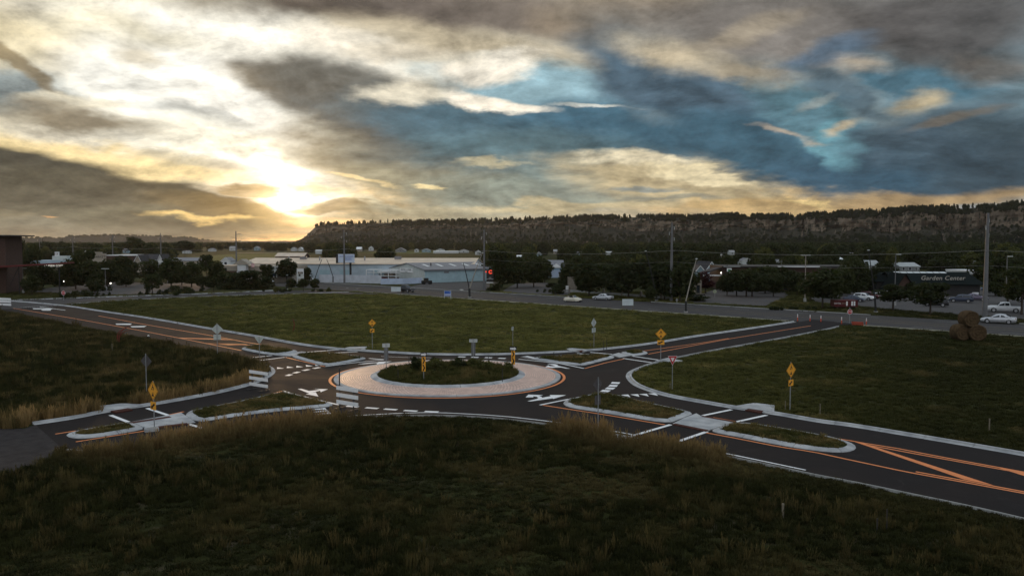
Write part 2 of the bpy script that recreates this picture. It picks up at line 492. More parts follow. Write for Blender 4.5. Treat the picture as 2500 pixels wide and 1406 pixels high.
def soil_material():
    m = bpy.data.materials.new('meadow soil'); m.use_nodes = True
    nt = m.node_tree; q = Nd(nt); b = nt.nodes['Principled BSDF']
    tc = nt.nodes.new('ShaderNodeTexCoord').outputs['Object']
    n1 = q.noise(tc, 0.045, 5, 0.6, 0.5); n2 = q.noise(tc, 0.35, 6, 0.65); n3 = q.noise(tc, 6.0, 4, 0.7)
    g = q.mix(q.maprange(n1, 0.35, 0.65), (0.028, 0.031, 0.009), (0.046, 0.049, 0.016))
    g = q.mix(q.maprange(n2, 0.5, 0.72), g, (0.085, 0.066, 0.045))
    k = q.maprange(n3, 0.25, 0.75, 0.55, 1.35, False)
    nt.links.new(q.mix(1.0, g, q.comb(k, k, k), 'MULTIPLY'), b.inputs['Base Color'])
    b.inputs['Roughness'].default_value = 1.0; b.inputs['Specular IOR Level'].default_value = 0.05
    bn = nt.nodes.new('ShaderNodeBump'); bn.inputs['Strength'].default_value = 0.8; bn.inputs['Distance'].default_value = 0.15
    nt.links.new(n3, bn.inputs['Height']); nt.links.new(bn.outputs[0], b.inputs['Normal'])
    return m
SOIL = soil_material()

# ------------------------------------------------------------------ ground, roads and kerbs (traced from the photograph, laid on the ground)
def W2(pts): return [G(x, y) for x, y in pts]

CEN = Vector((-6.16, 79.6, 0))
K1 = [(-60, 729), (150, 745), (240, 760), (360, 777), (500, 802), (545, 809), (645, 826), (727, 842), (818, 853), (890, 858), (1000, 864.5), (1075, 867), (1150, 867.6), (1264, 865.5), (1355, 861.5), (1400, 859), (1466, 855), (1591, 841), (1705, 821), (1836, 803), (1944, 786)]
K4 = [(2040, 797), (2013, 804), (1890, 828), (1764, 850), (1690, 864), (1640, 874), (1591, 885), (1564, 894), (1534, 906), (1527, 917), (1532, 928), (1548, 942), (1587, 957), (1637, 970.5), (1697, 981), (1786, 997), (1892, 1012), (2000, 1032), (2071, 1040), (2184, 1059), (2327, 1083), (2500, 1113), (2800, 1166)]
K3 = [(150, 1094), (260, 1104), (457, 1066), (543, 1052), (650, 1038), (760, 1024), (873, 1017), (1000, 1013), (1105, 1013), (1219, 1020), (1318, 1031), (1423, 1046), (1503, 1062), (1578, 1076), (1749, 1107), (1859, 1128), (1994, 1158), (2099, 1177), (2241, 1207), (2355, 1230), (2500, 1263), (2800, 1335)]
K2 = [(84, 1037), (186, 1022), (260, 1006), (384, 988), (500, 967), (557, 955), (611, 941), (637, 931), (660, 920), (674, 908), (668, 897), (645, 887), (600, 873), (527, 859), (432, 840), (349, 824), (251, 806), (178, 793), (0, 757), (-60, 745)]
k1, k2, k3, k4 = (smooth_line(W2(k), it=2) for k in (K1, K2, K3, K4))
road_poly = k1 + k4 + list(reversed(k3)) + k2

bm_ground = MB()
# one sheet to the horizon, finer near the camera
rad = [0, 60, 140, 300, 700, 1600, 4000, 9000, 20000]
seg = 48
vs = [(0, 60, -0.03)]; fs = []
for r_ in rad[1:]:
    for k in range(seg): vs.append((r_ * math.cos(2 * math.pi * k / seg), 60 + r_ * math.sin(2 * math.pi * k / seg), -0.03))
for k in range(seg): fs.append((0, 1 + k, 1 + (k + 1) % seg))
for i in range(len(rad) - 2):
    for k in range(seg):
        a, b = 1 + i * seg, 1 + (i + 1) * seg
        fs.append((a + k, b + k, b + (k + 1) % seg, a + (k + 1) % seg))
bm_ground.add(vs, fs)
tag(bm_ground.build('ground', SOIL), 'dark grassy meadow ground running out to the horizon', kind='structure')

road = tag(MB().sheet(road_poly, 0.0).build('road', ASPHALT), 'new dark asphalt roundabout with four arms', kind='structure')

# arterial: straight, from beyond the lumber yard to the right edge
a5, b5 = G(961, 718), G(2500, 823)
a6, b6 = G(800, 692), G(2500, 790)
ua = (b5 - a5).normalized(); na = Vector((-ua.y, ua.x, 0))
if na.y < 0: na = -na
wid = ((a6 - a5).dot(na) + (b6 - a5).dot(na)) / 2
art0, art1 = a5 - ua * 420, b5 + ua * 200
arterial = tag(MB().sheet([art0, art1, art1 + na * wid, art0 + na * wid], 0.004).build('main_road', ASPHALT2), 'wide worn asphalt main road running behind the meadow', kind='structure')
front_poly = W2([(-260, 735), (-100, 738), (46, 733.5), (250, 726), (400, 721.5), (550, 716), (668, 710), (760, 708)]) + W2([(960, 719), (720, 717), (400, 727.5), (250, 735), (165, 743), (27, 752.5), (-100, 763), (-260, 775)])
tag(MB().sheet(front_poly, 0.008).build('side_road', ASPHALT2), 'worn side road along the left edge of the meadow', kind='structure')
ne_mouth = W2([(1944, 787), (1985, 780), (2110, 792), (2040, 797), (2013, 803)])
tag(MB().sheet(ne_mouth, 0.012).build('road_mouth', ASPHALT), 'new asphalt apron where the arm meets the main road', kind='structure')

lots = {
 'left_lot': [(60, 712), (130, 702), (200, 695), (290, 687), (360, 691), (440, 689), (525, 698), (500, 709), (400, 716), (230, 722), (150, 716)],
 'right_lot': [(1985, 737), (2060, 742), (2140, 752), (2300, 764), (2500, 779), (2700, 792), (2700, 708), (2500, 702), (2250, 700), (2100, 704), (1975, 714)],
 'middle_drive': [(1660, 738), (1700, 733), (1722, 714), (1765, 701), (1905, 700), (1925, 722), (1868, 747)],
 'lumber_lot': [(985, 703), (1185, 710), (1200, 687), (1040, 691)],
 'bank_drive': [(1225, 712), (1295, 718), (1390, 722), (1395, 694), (1330, 690), (1260, 692), (1240, 702)],
 'far_lot': [(630, 688), (735, 690), (780, 694), (735, 683), (640, 680)]}
LOTP = {k: W2(v) for k, v in lots.items()}
for k, v in LOTP.items():
    tag(MB().sheet(v, 0.012).build('parking_lot', LOT), None, kind='structure')
gravel_poly = W2([(-120, 1046), (60, 1046), (86, 1036), (150, 1093), (130, 1112), (70, 1140), (-10, 1165), (-140, 1190)])
tag(MB().sheet(gravel_poly, 0.006).build('gravel_track', GRAVEL), 'grey gravel track where the new asphalt ends', kind='structure')

def offset_line(pts, d):
    out = []
    for i, p in enumerate(pts):
        t = (pts[min(i + 1, len(pts) - 1)] - pts[max(i - 1, 0)]); t.z = 0; t.normalize()
        out.append(p + Vector((-t.y, t.x, 0)) * d)
    return out

def kerb_along(line, side, name='kerb', label=None, profile=None, step=3.0, dz=0.0, m_=None):
    """kerb and gutter in 3 m sections; side = +1 puts the kerb on the left of the line's direction"""
    root = empty(name, (0, 0, 0), label=label, kind='structure')
    prof = profile or [(-0.02, 0.0), (0.0, 0.018), (0.32, 0.024), (0.36, 0.15), (0.52, 0.16), (0.54, -0.02)]
    L = resample(line, 0.75)
    per = max(1, int(round(step / 0.75)))
    for i in range(0, len(L) - 1, per):
        seg_ = L[i:i + per + 1]
        if len(seg_) < 2: continue
        seg_ = [p.copy() for p in seg_]
        seg_[-1] = seg_[-1] + (seg_[-2] - seg_[-1]).normalized() * 0.03
        cols = []
        for d, z in prof:
            cols.append([Vector((p.x, p.y, z + dz)) for p in offset_line(seg_, side * d)])
        n = len(seg_); m = MB()
        vs = [c[j] for c in cols for j in range(n)]
        fs = [(a * n + j, a * n + j + 1, (a + 1) * n + j + 1, (a + 1) * n + j) for a in range(len(cols) - 1) for j in range(n - 1)]
        fs += [tuple(a * n for a in range(len(cols))), tuple(a * n + n - 1 for a in range(len(cols)))]
        m.add(vs, fs).build('kerb_section', m_ or CONC, root)
    return root

def clip_line(line, f):
    return [p for p in line if f(p)]
# which side of each traced line is the meadow
kerb_along(k1, +1, label='long pale concrete kerb along the far side of the roundabout')
kerb_along(k4, +1, label='pale concrete kerb round the right hand meadow')
i0 = max(range(len(k2)), key=lambda i: k2[i].x)
kerb_along(k2[:i0 + 14], +1, label='pale concrete kerb round the left hand meadow')
kerb_along(list(reversed(k3)), +1, label='concrete kerb along the near meadow, half hidden by grass', profile=[(.30, -.02), (.32, .11), (.44, .12), (.46, -.02)], m_=CONC2)
# main road kerbs, worn
def strip(name, p, q_, w, z0, z1, m, label=None):
    t = (q_ - p).normalized(); n = Vector((-t.y, t.x, 0)) * (w / 2)
    o = MB().prism([p - n, q_ - n, q_ + n, p + n], z0, z1).build(name, m)
    return tag(o, label, kind='structure')
nearkerb_a, nearkerb_b = G(870, 712), G(1925, 784.5)
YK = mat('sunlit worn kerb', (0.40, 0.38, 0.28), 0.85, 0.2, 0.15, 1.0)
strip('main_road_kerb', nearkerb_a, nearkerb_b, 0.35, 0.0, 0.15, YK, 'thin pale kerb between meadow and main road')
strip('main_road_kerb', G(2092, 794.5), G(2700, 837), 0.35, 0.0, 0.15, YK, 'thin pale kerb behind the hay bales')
pa = a6 - na * 0.0
for s0, s1 in ((-60, 42), (62, 108), (131, 150), (190, 330)):
    p0 = a5 + na * (wid + 0.2) + ua * s0; p1 = a5 + na * (wid + 0.2) + ua * s1
    strip('main_road_kerb', p0, p1, 0.35, 0.0, 0.14, CONC2, None)
fk = smooth_line(W2([(-100, 737.5), (46, 733), (250, 725.5), (400, 721), (550, 715.6), (668, 709.6)]))
kerb_along(list(reversed(fk)), -1, label='worn kerb along the far edge of the side road', step=6.0)
fk2 = smooth_line(W2([(170, 743.5), (250, 735.6), (400, 728), (560, 722), (720, 717.6), (850, 713)]))
kerb_along(fk2, -1, label='worn kerb along the meadow edge of the side road', step=6.0)

# ---- roundabout apron and central island
def ring(name, r0, r1, z0, z1, m, n=96, parent=None, a0=0.0, a1=2 * math.pi, thick=0.2):
    vs, fs = [], []
    closed = abs(a1 - a0 - 2 * math.pi) < 1e-6
    k_ = n if closed else n + 1
    for i in range(k_):
        a = a0 + (a1 - a0) * i / n
        c, s = math.cos(a), math.sin(a)
        vs += [(r0 * c, r0 * s, z0), (r1 * c, r1 * s, z1), (r1 * c, r1 * s, z1 - thick), (r0 * c, r0 * s, z0 - thick)]
    for i in range(n):
        j = (i + 1) % k_
        for e in range(4):
            fs.append((i * 4 + e, j * 4 + e, j * 4 + (e + 1) % 4, i * 4 + (e + 1) % 4))
    if not closed: fs += [(0, 1, 2, 3), tuple(4 * n + e for e in (3, 2, 1, 0))]
    return MB().add(vs, fs).build(name, m, parent)

def brick_material():
    m = bpy.data.materials.new('stamped brick'); m.use_nodes = True
    nt = m.node_tree; q = Nd(nt); b = nt.nodes['Principled BSDF']
    tc = nt.nodes.new('ShaderNodeTexCoord').outputs['Object']
    x, y, z = q.sep(tc)
    ang = q.math('ARCTAN2', x, y); rr = q.math('SQRT', q.math('ADD', q.math('MULTIPLY', x, x), q.math('MULTIPLY', y, y)))
    v = q.comb(q.math('MULTIPLY', ang, 9.0), rr, 0.0)
    br = nt.nodes.new('ShaderNodeTexBrick'); nt.links.new(v, br.inputs['Vector'])
    br.inputs['Scale'].default_value = 1.7; br.inputs['Mortar Size'].default_value = 0.045; br.inputs['Brick Width'].default_value = 0.62; br.inputs['Row Height'].default_value = 0.36
    br.inputs['Color1'].default_value = (0.62, 0.41, 0.325, 1); br.inputs['Color2'].default_value = (0.83, 0.585, 0.47, 1); br.inputs['Mortar'].default_value = (0.26, 0.16, 0.12, 1)
    n2 = q.noise(tc, 0.7, 4, 0.6); k = q.maprange(n2, 0.3, 0.7, 0.85, 1.12, False)
    nt.links.new(q.mix(1.0, br.outputs['Color'], q.comb(k, k, k), 'MULTIPLY'), b.inputs['Base Color'])
    b.inputs['Roughness'].default_value = 0.5; b.inputs['Specular IOR Level'].default_value = 0.45
    bn = nt.nodes.new('ShaderNodeBump'); bn.inputs['Strength'].default_value = 0.5; bn.inputs['Distance'].default_value = 0.02; bn.invert = True
    nt.links.new(br.outputs['Fac'], bn.inputs['Height']); nt.links.new(bn.outputs[0], b.inputs['Normal'])
    return m
BRICK = brick_material()
apron = empty('truck_apron', CEN, label='ring of pinkish stamped brick paving round the central island', kind='structure')
ring('brick_paving', 7.44, 10.42, 0.20, 0.105, BRICK, 128, apron)
N_AP = 22
for i in range(N_AP):
    g_ = 0.0022
    a0 = 2 * math.pi * i / N_AP + g_; a1 = 2 * math.pi * (i + 1) / N_AP - g_
    ring('kerb_section', 10.42, 10.84, 0.11, 0.10, CONC, 8, apron, a0, a1)
isl = empty('central_island', CEN, label='round planted island with a pale sloping kerb', kind='structure')
ring('soil', 0.05, 6.80, 0.75, 0.33, SOIL, 64, isl, thick=0.4)
N_IS = 14
for i in range(N_IS):
    a0 = 2 * math.pi * i / N_IS + 0.003; a1 = 2 * math.pi * (i + 1) / N_IS - 0.003
    # sloped face plus flat top
    vs, fs = [], []
    n = 10
    for k in range(n + 1):
        a = a0 + (a1 - a0) * k / n; c, s = math.cos(a), math.sin(a)
        for r_, z_ in ((6.80, 0.28), (6.80, 0.36), (7.0, 0.365), (7.34, 0.24), (7.44, 0.19), (7.44, 0.02)): vs.append((r_ * c, r_ * s, z_))
    for k in range(n):
        for e in range(6): fs.append((k * 6 + e, (k + 1) * 6 + e, (k + 1) * 6 + (e + 1) % 6, k * 6 + (e + 1) % 6))
    fs += [(0, 1, 2, 3, 4, 5), tuple(n * 6 + e for e in range(6))]
    MB().add(vs, fs).build('kerb_section', CONC, isl)

# ---- splitter islands
MED = {
 'near right': [(1373, 985), (1380, 978), (1395, 973), (1425, 967), (1455, 960), (1466, 958), (1480, 960), (1560, 978), (1640, 996), (1699, 1008), (1665, 1021), (1632, 1034), (1540, 1019), (1460, 1005.5), (1409, 998), (1385, 993)],
 'far right': [(1730, 1053), (1745, 1047), (1797, 1029.5), (1900, 1044), (1970, 1056), (2030, 1067), (2071, 1078), (2090, 1088), (2091, 1095), (2080, 1101.5), (2056, 1105), (2014, 1103), (1960, 1096), (1900, 1086), (1810, 1068)],
 'near left': [(443, 1007.5), (520, 993), (600, 977), (650, 965), (680, 959), (700, 957.5), (740, 968), (797, 981), (812, 986), (814, 990), (796, 994), (705, 1001), (614, 1011), (540, 1022), (478, 1032)],
 'far left': [(159, 1063), (168, 1057.5), (195, 1051), (270, 1038.5), (318, 1031), (340, 1039), (357, 1047), (310, 1056), (270, 1063), (235, 1068), (200, 1071), (172, 1069)],
 'upper left inner': [(709, 870), (722, 865), (757, 861.5), (800, 862), (860, 868), (893, 873.5), (893, 877), (850, 885), (815, 891), (797, 892.5), (775, 889), (740, 880)],
 'upper left outer': [(588, 853), (593, 849), (605, 846), (637, 842.5), (690, 850), (735, 858), (705, 863), (668, 867.5), (625, 861)],
 'upper right inner': [(1297, 877), (1305, 873.5), (1330, 871), (1432, 866.5), (1490, 867), (1505, 872.5), (1470, 881), (1432, 891), (1418, 893), (1400, 891), (1350, 884.5)],
 'upper right outer': [(1512, 861.5), (1530, 857.5), (1556, 855.5), (1575, 857.5), (1583, 862), (1575, 865.5), (1556, 868.3), (1541, 868.5)]}
MEDW = {}
def median(key):
    P = W2(MED[key])
    if sum(a.x * b.y - b.x * a.y for a, b in zip(P, P[1:] + P[:1])) < 0: P.reverse()
    P = smooth_line(P, True, 1)
    root = empty('median', (0, 0, 0), label='grassy %s splitter island with a pale sloping kerb' % key.replace('upper', 'upper').replace('near', 'nearer').replace('far ', 'farther '), kind='structure')
    L = resample(P, 0.6, True)
    n = len(L)
    def inset(d):
        out = []
        for i, p in enumerate(L):
            t = (L[(i + 1) % n] - L[i - 1]); t.normalize()
            out.append(p + Vector((-t.y, t.x, 0)) * d)
        A_ = np.array([(p.x, p.y) for p in L])
        good = [np.min(np.hypot(A_[:, 0] - q_.x, A_[:, 1] - q_.y)) > .90 * d for q_ in out]
        if any(good):
            for i in range(n):
                if not good[i]:
                    k = min((j for j in range(-9, 10) if good[(i + j) % n]), key=abs, default=None)
                    if k is not None: out[i] = out[(i + k) % n].copy()
        return out
    prof = [(0.0, -0.02), (0.03, 0.045), (0.36, 0.15), (0.52, 0.165), (0.54, 0.05)]
    cols = [[Vector((p.x, p.y, z)) for p in inset(d)] for d, z in prof]
    per = 5
    for i in range(0, n, per):
        idx = [(i + k) % n for k in range(min(per, n - i) + 1)]
        vs = []
        for c in cols:
            cc = [c[j].copy() for j in idx]
            cc[-1] = cc[-1].lerp(cc[-2], 0.06)
            vs += cc
        m_ = len(idx); fs = [(a * m_ + j, a * m_ + j + 1, (a + 1) * m_ + j + 1, (a + 1) * m_ + j) for a in range(len(cols) - 1) for j in range(m_ - 1)]
        fs += [tuple(a * m_ for a in range(len(cols))), tuple(a * m_ + m_ - 1 for a in range(len(cols)))]
        MB().add(vs, fs).build('kerb_section', CONC, root)
    inner = inset(0.53)
    MEDW[key] = inner
    MB().sheet(inner, 0.12).build('soil', SOIL, root)
for k_ in MED: median(k_)

# ---- concrete pads and ramps
PADS = [
 ([(1700, 1010), (1711, 1016), (1796, 1030), (1727, 1052), (1642, 1035), (1668, 1022)], 'concrete crossing pad between the right hand islands'),
 ([(416, 1013.5), (442, 1008), (477, 1031.5), (459, 1035), (358, 1046.5), (340, 1039), (319, 1031)], 'concrete crossing pad between the left hand islands'),
 ([(736, 858.5), (757, 861), (708, 870), (669, 867)], 'concrete crossing pad between the upper left islands'),
 ([(1510, 861.8), (1540, 868.3), (1512, 873), (1492, 867)], 'concrete crossing pad between the upper right islands'),
 ([(838, 852.5), (852, 848.5), (896, 847.5), (890, 857.5), (850, 857)], 'pale concrete kerb ramp on the upper left'),
 ([(1380, 853), (1393, 850.8), (1442, 855.5), (1424, 859.6), (1397, 858.8)], 'pale concrete kerb ramp on the upper right'),
 ([(1784, 995), (1842, 985.5), (1891, 991.5), (1890, 1010), (1868, 1009)], 'pale concrete kerb ramp by the right hand crossing'),
 ([(238, 994), (297, 986.5), (356, 990), (330, 996), (262, 1006), (247, 1008)], 'pale concrete kerb ramp by the left hand crossing'),
 ([(1600, 882), (1630, 875.5), (1667, 882), (1645, 885), (1612, 884)], 'small concrete ramp under the yield sign'),
 ([(1503, 1061.5), (1578, 1075), (1570, 1083), (1499, 1075)], 'concrete ramp at the near end of the crossing'),
]
for P, lab in PADS:
    Pw = W2(P)
    hi = 0.10 if 'ramp' in lab else 0.05
    root = empty('crossing_pad', (0, 0, 0), label=lab, kind='structure')
    # two slabs with a joint between them
    m = MB().prism(Pw, -0.02, hi).build('slab', CONC, root)
TACTS = [[(1711, 1016.2), (1719, 1014.6), (1797, 1027.8), (1792, 1030.6)], [(1640, 1034.8), (1649, 1032.8), (1730, 1049), (1724, 1052)],
 [(316, 1030), (413, 1015.4), (419, 1018.4), (324, 1033)], [(361, 1043), (456, 1031.5), (460, 1034.4), (366, 1046)],
 [(1819, 999.8), (1830, 996), (1865, 1002.7), (1857, 1006.4)], [(270, 1002.4), (312, 995.6), (324, 999), (282, 1006)],
 [(1405, 856), (1413, 853.8), (1428, 855.6), (1420, 857.8)], [(858, 853.2), (868, 850.8), (884, 850.4), (876, 853.8)]]
for P in TACTS:
    hi = 0.104 if P[0][0] in (1819, 270, 1405, 858) else 0.054
    Pw = [G(x, y, hi) for x, y in P]
    tag(MB().prism(Pw, 0.0, hi).build('tactile_plate', TACT), None, kind='structure')

# ---- road markings, thin paint sheets
MARK = empty('road_markings', (0, 0, 0), label='white and orange paint lines, arrows and yield teeth on the new asphalt', kind='structure')
ZM = 0.006
def line_mark(pts, w, m, name='lane_line', z=ZM, it=0, world=False):
    P = pts if world else W2(pts)
    if it: P = smooth_line(P, it=it)
    if len(P) > 2: P = resample(P, 1.0)
    a, b = offset_line(P, w / 2), offset_line(P, -w / 2)
    n = len(P)
    vs = [(p.x, p.y, z) for p in a] + [(p.x, p.y, z) for p in b]
    return MB().add(vs, [(i, i + 1, n + i + 1, n + i) for i in range(n - 1)]).build(name, m, MARK)
def poly_mark(P, m, name, z=ZM):
    return MB().sheet(W2(P), z).build(name, m, MARK)
WL, OL = 0.17, 0.20
# orange ring
vs, fs = [], []
for i in range(128):
    a = 2 * math.pi * i / 128; c, s = math.cos(a), math.sin(a)
    vs += [(CEN.x + 11.06 * c, CEN.y + 11.06 * s, ZM), (CEN.x + 11.32 * c, CEN.y + 11.32 * s, ZM)]
fs = [(2 * i, 2 * i + 1, (2 * i + 3) % 256, (2 * i + 2) % 256) for i in range(128)]
MB().add(vs, fs).build('edge_line', ORANGE, MARK)
for a, b in ([(1786, 999.5), (1716, 1014)], [(1638, 1036), (1532, 1067)], [(1871.6, 1013), (1797, 1029.4)], [(1726, 1053), (1646, 1080.5)],
             [(359, 996), (414, 1014.6)], [(459, 1034.5), (521.6, 1052.5)], [(270, 1013), (313.5, 1030)],
             [(741, 860), (830, 853.3)], [(789, 862.8), (873, 858.4)], [(614, 873), (664, 867.6)], [(636.5, 879.5), (700, 871.2)],
             [(1441, 859.8), (1494, 864.6)], [(1409, 862.4), (1450, 866.4)], [(1543.6, 869), (1614, 879.5)], [(1521, 874.6), (1591, 885)]):
    line_mark([a, b], 0.32, WHITE, 'crosswalk_line')
def dash(cx, cy, along, L, w, m=WHITE):
    c = G(cx, cy); t = along.normalized(); n = Vector((-t.y, t.x, 0))
    P = [c - t * L / 2 - n * w / 2, c + t * L / 2 - n * w / 2, c + t * L / 2 + n * w / 2, c - t * L / 2 + n * w / 2]
    return MB().sheet(P, ZM).build('yield_dash', m, MARK)
def dashes(pts, w=0.42, frac=0.55):
    P = W2(pts)
    for i, p in enumerate(P):
        t = (P[min(i + 1, len(P) - 1)] - P[max(i - 1, 0)])
        L = t.length / (1 if 0 < i < len(P) - 1 else 0.5) / 2 * frac * (2 if not (0 < i < len(P) - 1) else 2) / 2
        step = (P[1] - P[0]).length
        dash(*pts[i], t, step * frac, w)
dashes([(705.5, 915.4), (724, 909), (747, 903), (773, 898)], 0.5)
dashes([(1502.6, 934.6), (1497, 941.4), (1489.6, 947.8), (1478, 954)], 0.75, 0.62)
dashes([(860, 992), (908, 995.8), (953.5, 999), (1002.4, 1002.4), (1053.6, 1004.6)], 0.45, 0.62)
dashes([(1127.6, 871), (1159.5, 872), (1192.5, 873), (1225.5, 874.6)], 0.6)
def teeth(cents, toward):
    """shark teeth: each triangle points towards a pixel offset"""
    P = W2(cents)
    for i, p in enumerate(P):
        t = (P[min(i + 1, len(P) - 1)] - P[max(i - 1, 0)]).normalized()
        d = (G(cents[i][0] + toward[0], cents[i][1] + toward[1]) - p)
        d = d - t * d.dot(t); d.normalize()
        tri = [p - t * 0.36 - d * 0.55, p + t * 0.36 - d * 0.55, p + d * 0.65]
        MB().sheet(tri, ZM).build('yield_tooth', WHITE, MARK)
teeth([(681, 898), (705, 896), (728, 894.5), (751.5, 892.5), (774, 890.6)], (-30, -12))
teeth([(1511, 967.6), (1531, 966), (1554, 965), (1576, 964), (1598, 962.6)], (40, 14))
teeth([(778, 998.5), (783, 1004), (789, 1009.5)], (-60, 6))
teeth([(1282, 870.4), (1290, 872.2), (1298, 874), (1306, 875.6)], (-40, 2))
def c4(P): return [(1250 + x / 4.394, 760 + y / 4.394) for x, y in P]
def c3(P): return [(900 + x / 4.394, 760 + y / 4.394) for x, y in P]
def c2(P): return [(500 + x / 4.394, 760 + y / 4.394) for x, y in P]
def c1(P): return [(x / 3.7, 720 + y / 3.7) for x, y in P]
def c6(P): return [(1900 + x / 3.515, 900 + y / 3.515) for x, y in P]
def c8(P): return [(1500 + x / 4.167, 740 + y / 4.167) for x, y in P]
# turn arrows: a fish hook pair each
arrow = MB().sheet(W2(c4([(163, 962), (205, 964), (436, 932), (442, 938), (580, 897), (404, 896), (416, 908), (320, 926)])), ZM)
arrow.sheet(W2(c4([(146, 922), (176, 892), (335, 897), (290, 906), (316, 914), (325, 930), (262, 944), (282, 926), (262, 914), (228, 911), (230, 921)])), ZM + 0.002)
arrow.build('turn_arrow', WHITE, MARK)
arrow = MB().sheet(W2(c2([(998, 831), (1038, 829), (1110, 850), (1170, 868), (1188, 864), (1218, 912), (1082, 886), (1122, 881)])), ZM)
arrow.sheet(W2(c2([(1110, 853), (1190, 846), (1240, 838), (1168, 829), (1322, 834), (1244, 866), (1236, 850), (1166, 866)])), ZM + 0.002)
arrow.build('turn_arrow', WHITE, MARK)
arrow = MB().sheet(W2(c4([(626, 614), (582, 612), (470, 590), (440, 578), (376, 560), (470, 566), (498, 575), (480, 580)])), ZM)
arrow.sheet(W2(c4([(560, 601), (470, 602), (430, 606), (356, 597), (390, 578), (408, 588), (470, 588)])), ZM + 0.002)
arrow.build('turn_arrow', WHITE, MARK)
arrow = MB().sheet(W2(c2([(1640, 566), (1700, 566), (1850, 552), (1880, 560), (2006, 536), (1850, 540), (1868, 546), (1770, 550)])), ZM)
arrow.sheet(W2(c2([(1840, 556), (1900, 549), (1990, 566), (1850, 569)])), ZM + 0.002)
arrow.build('turn_arrow', WHITE, MARK)
for P in ([(282, 790), (322, 790), (318, 793), (284, 792.4)], [(318, 796.4), (358, 795.6), (352, 798.4), (322, 798.8)], [(79, 752.6), (130, 752.8), (126, 755), (82, 754.6)], [(100, 756), (124, 755.6), (124, 758), (104, 758)]):
    poly_mark(P, WHITE, 'turn_arrow')
# white lines
for P in (c4([(300, 1003), (600, 942), (890, 889)]), c4([(70, 512), (500, 555), (775, 612)]), c2([(835, 851), (960, 890), (1300, 970), (1440, 1002)]), c2([(1290, 590), (1600, 550), (1925, 518)]), c2([(1760, 504), (1925, 517)]),
          [(27, 752.4), (151, 744.6)], [(97, 749.4), (159.5, 757.2)], [(1985, 793.4), (2042, 798)],
          [(519, 1052), (545, 1048)]):
    line_mark(P, 0.25 if len(P) > 2 else 0.3, WHITE, 'white_line')
line_mark(c2([(1440, 1130), (1640, 1115), (2197, 1090)])[:2] + [(960, 1009), (1014, 1007), (1060, 1006.6), (1105, 1008), (1219, 1014.4), (1318, 1025), (1423, 1039), (1546, 1060.5)], WL, WHITE, 'edge_line', it=1)
line_mark([(1705, 1093), (1805, 1113), (1967, 1147)], WL, WHITE, 'edge_line')
line_mark([(930, 870), (1000, 872.5), (1060, 873.2)], 0.12, WHITE, 'edge_line')
# orange lines
for P in (c4([(330, 1005), (1000, 1108), (1640, 1215)]), [(1724, 1056), (1800, 1070)] + c6([(0, 668), (300, 712), (540, 765), (1100, 884), (1600, 974), (2400, 1122)]), [(1740, 1018.5), (1797, 1028.5)],
          c6([(470, 595), (560, 605), (700, 632), (1000, 678), (1380, 752), (2109, 885), (2500, 958)]), c6([(1180, 882), (1700, 978), (2400, 1108)]), c6([(760, 652), (1380, 766), (2109, 897)]),
          [(32, 752.4), (178, 777), (251, 790), (349, 808), (432, 824), (527, 843), (589, 855.4)], [(240.5, 771), (351, 791.6), (527, 821), (600, 835.2), (637, 841)],
          c8([(345, 518), (1170, 362), (2010, 228)]), c8([(290, 487), (900, 402), (1165, 358)]), c4([(780, 612), (1000, 552), (1210, 507)]),
          c2([(850, 488), (1080, 543), (1290, 592)]), c2([(690, 892), (835, 853)]), c1([(685, 1325), (1000, 1275), (1340, 1222)]), c1([(500, 1255), (690, 1225)]), c1([(1530, 1081), (1660, 1053)]), c1([(1345, 1208), (1690, 1166)])):
    line_mark(P, OL, ORANGE, 'median_line')
for P in (c6([(640, 621), (720, 634), (1850, 1000), (1600, 952)]), c6([(1880, 846), (2000, 866), (2500, 972), (2400, 1010)]), c1([(1610, 386), (1990, 396), (2140, 408), (1640, 393)]), c1([(1870, 436), (2220, 444), (2260, 454), (1900, 442)]), c2([(0, 340), (250, 352), (520, 360), (250, 362)])):
    poly_mark(P, ORANGE, 'hatch_stripe', ZM + 0.003)

# main road paint, worn
AM = empty('main_road_markings', (0, 0, 0), label='worn yellow and white lane paint on the main road', kind='structure')
WORNY = mat('worn yellow paint', (0.26, 0.17, 0.055), 0.7, 0.2, 0.35, 0.8)
WORNW = mat('worn white paint', (0.34, 0.33, 0.30), 0.7, 0.2, 0.3, 0.8)
def art_line(off, s0, s1, w, m):
    p0 = a5 + na * off + ua * s0; p1 = a5 + na * off + ua * s1
    P = [p0, p1]; a, b = offset_line(P, w / 2), offset_line(P, -w / 2)
    MB().add([(p.x, p.y, 0.011) for p in a + b], [(0, 1, 3, 2)]).build('lane_line', m, AM)
for off in (wid * 0.42, wid * 0.58):
    art_line(off, -300, 40, 0.14, WORNY); art_line(off, 75, 240, 0.14, WORNY)
for k_ in range(-16, 20):
    if 3 < k_ < 6: continue
    for off in (wid * 0.21, wid * 0.79): art_line(off, k_ * 12.0, k_ * 12.0 + 3.0, 0.14, WORNW)
for P in ([(1120, 706.5), (1126, 709), (1133, 708), (1129, 706)], [(843, 702.6), (848, 703.6), (852, 703)], [(868, 704), (872, 705), (878, 704.4)]):
    MB().sheet(W2(P), 0.013).build('turn_arrow', WORNW, AM)

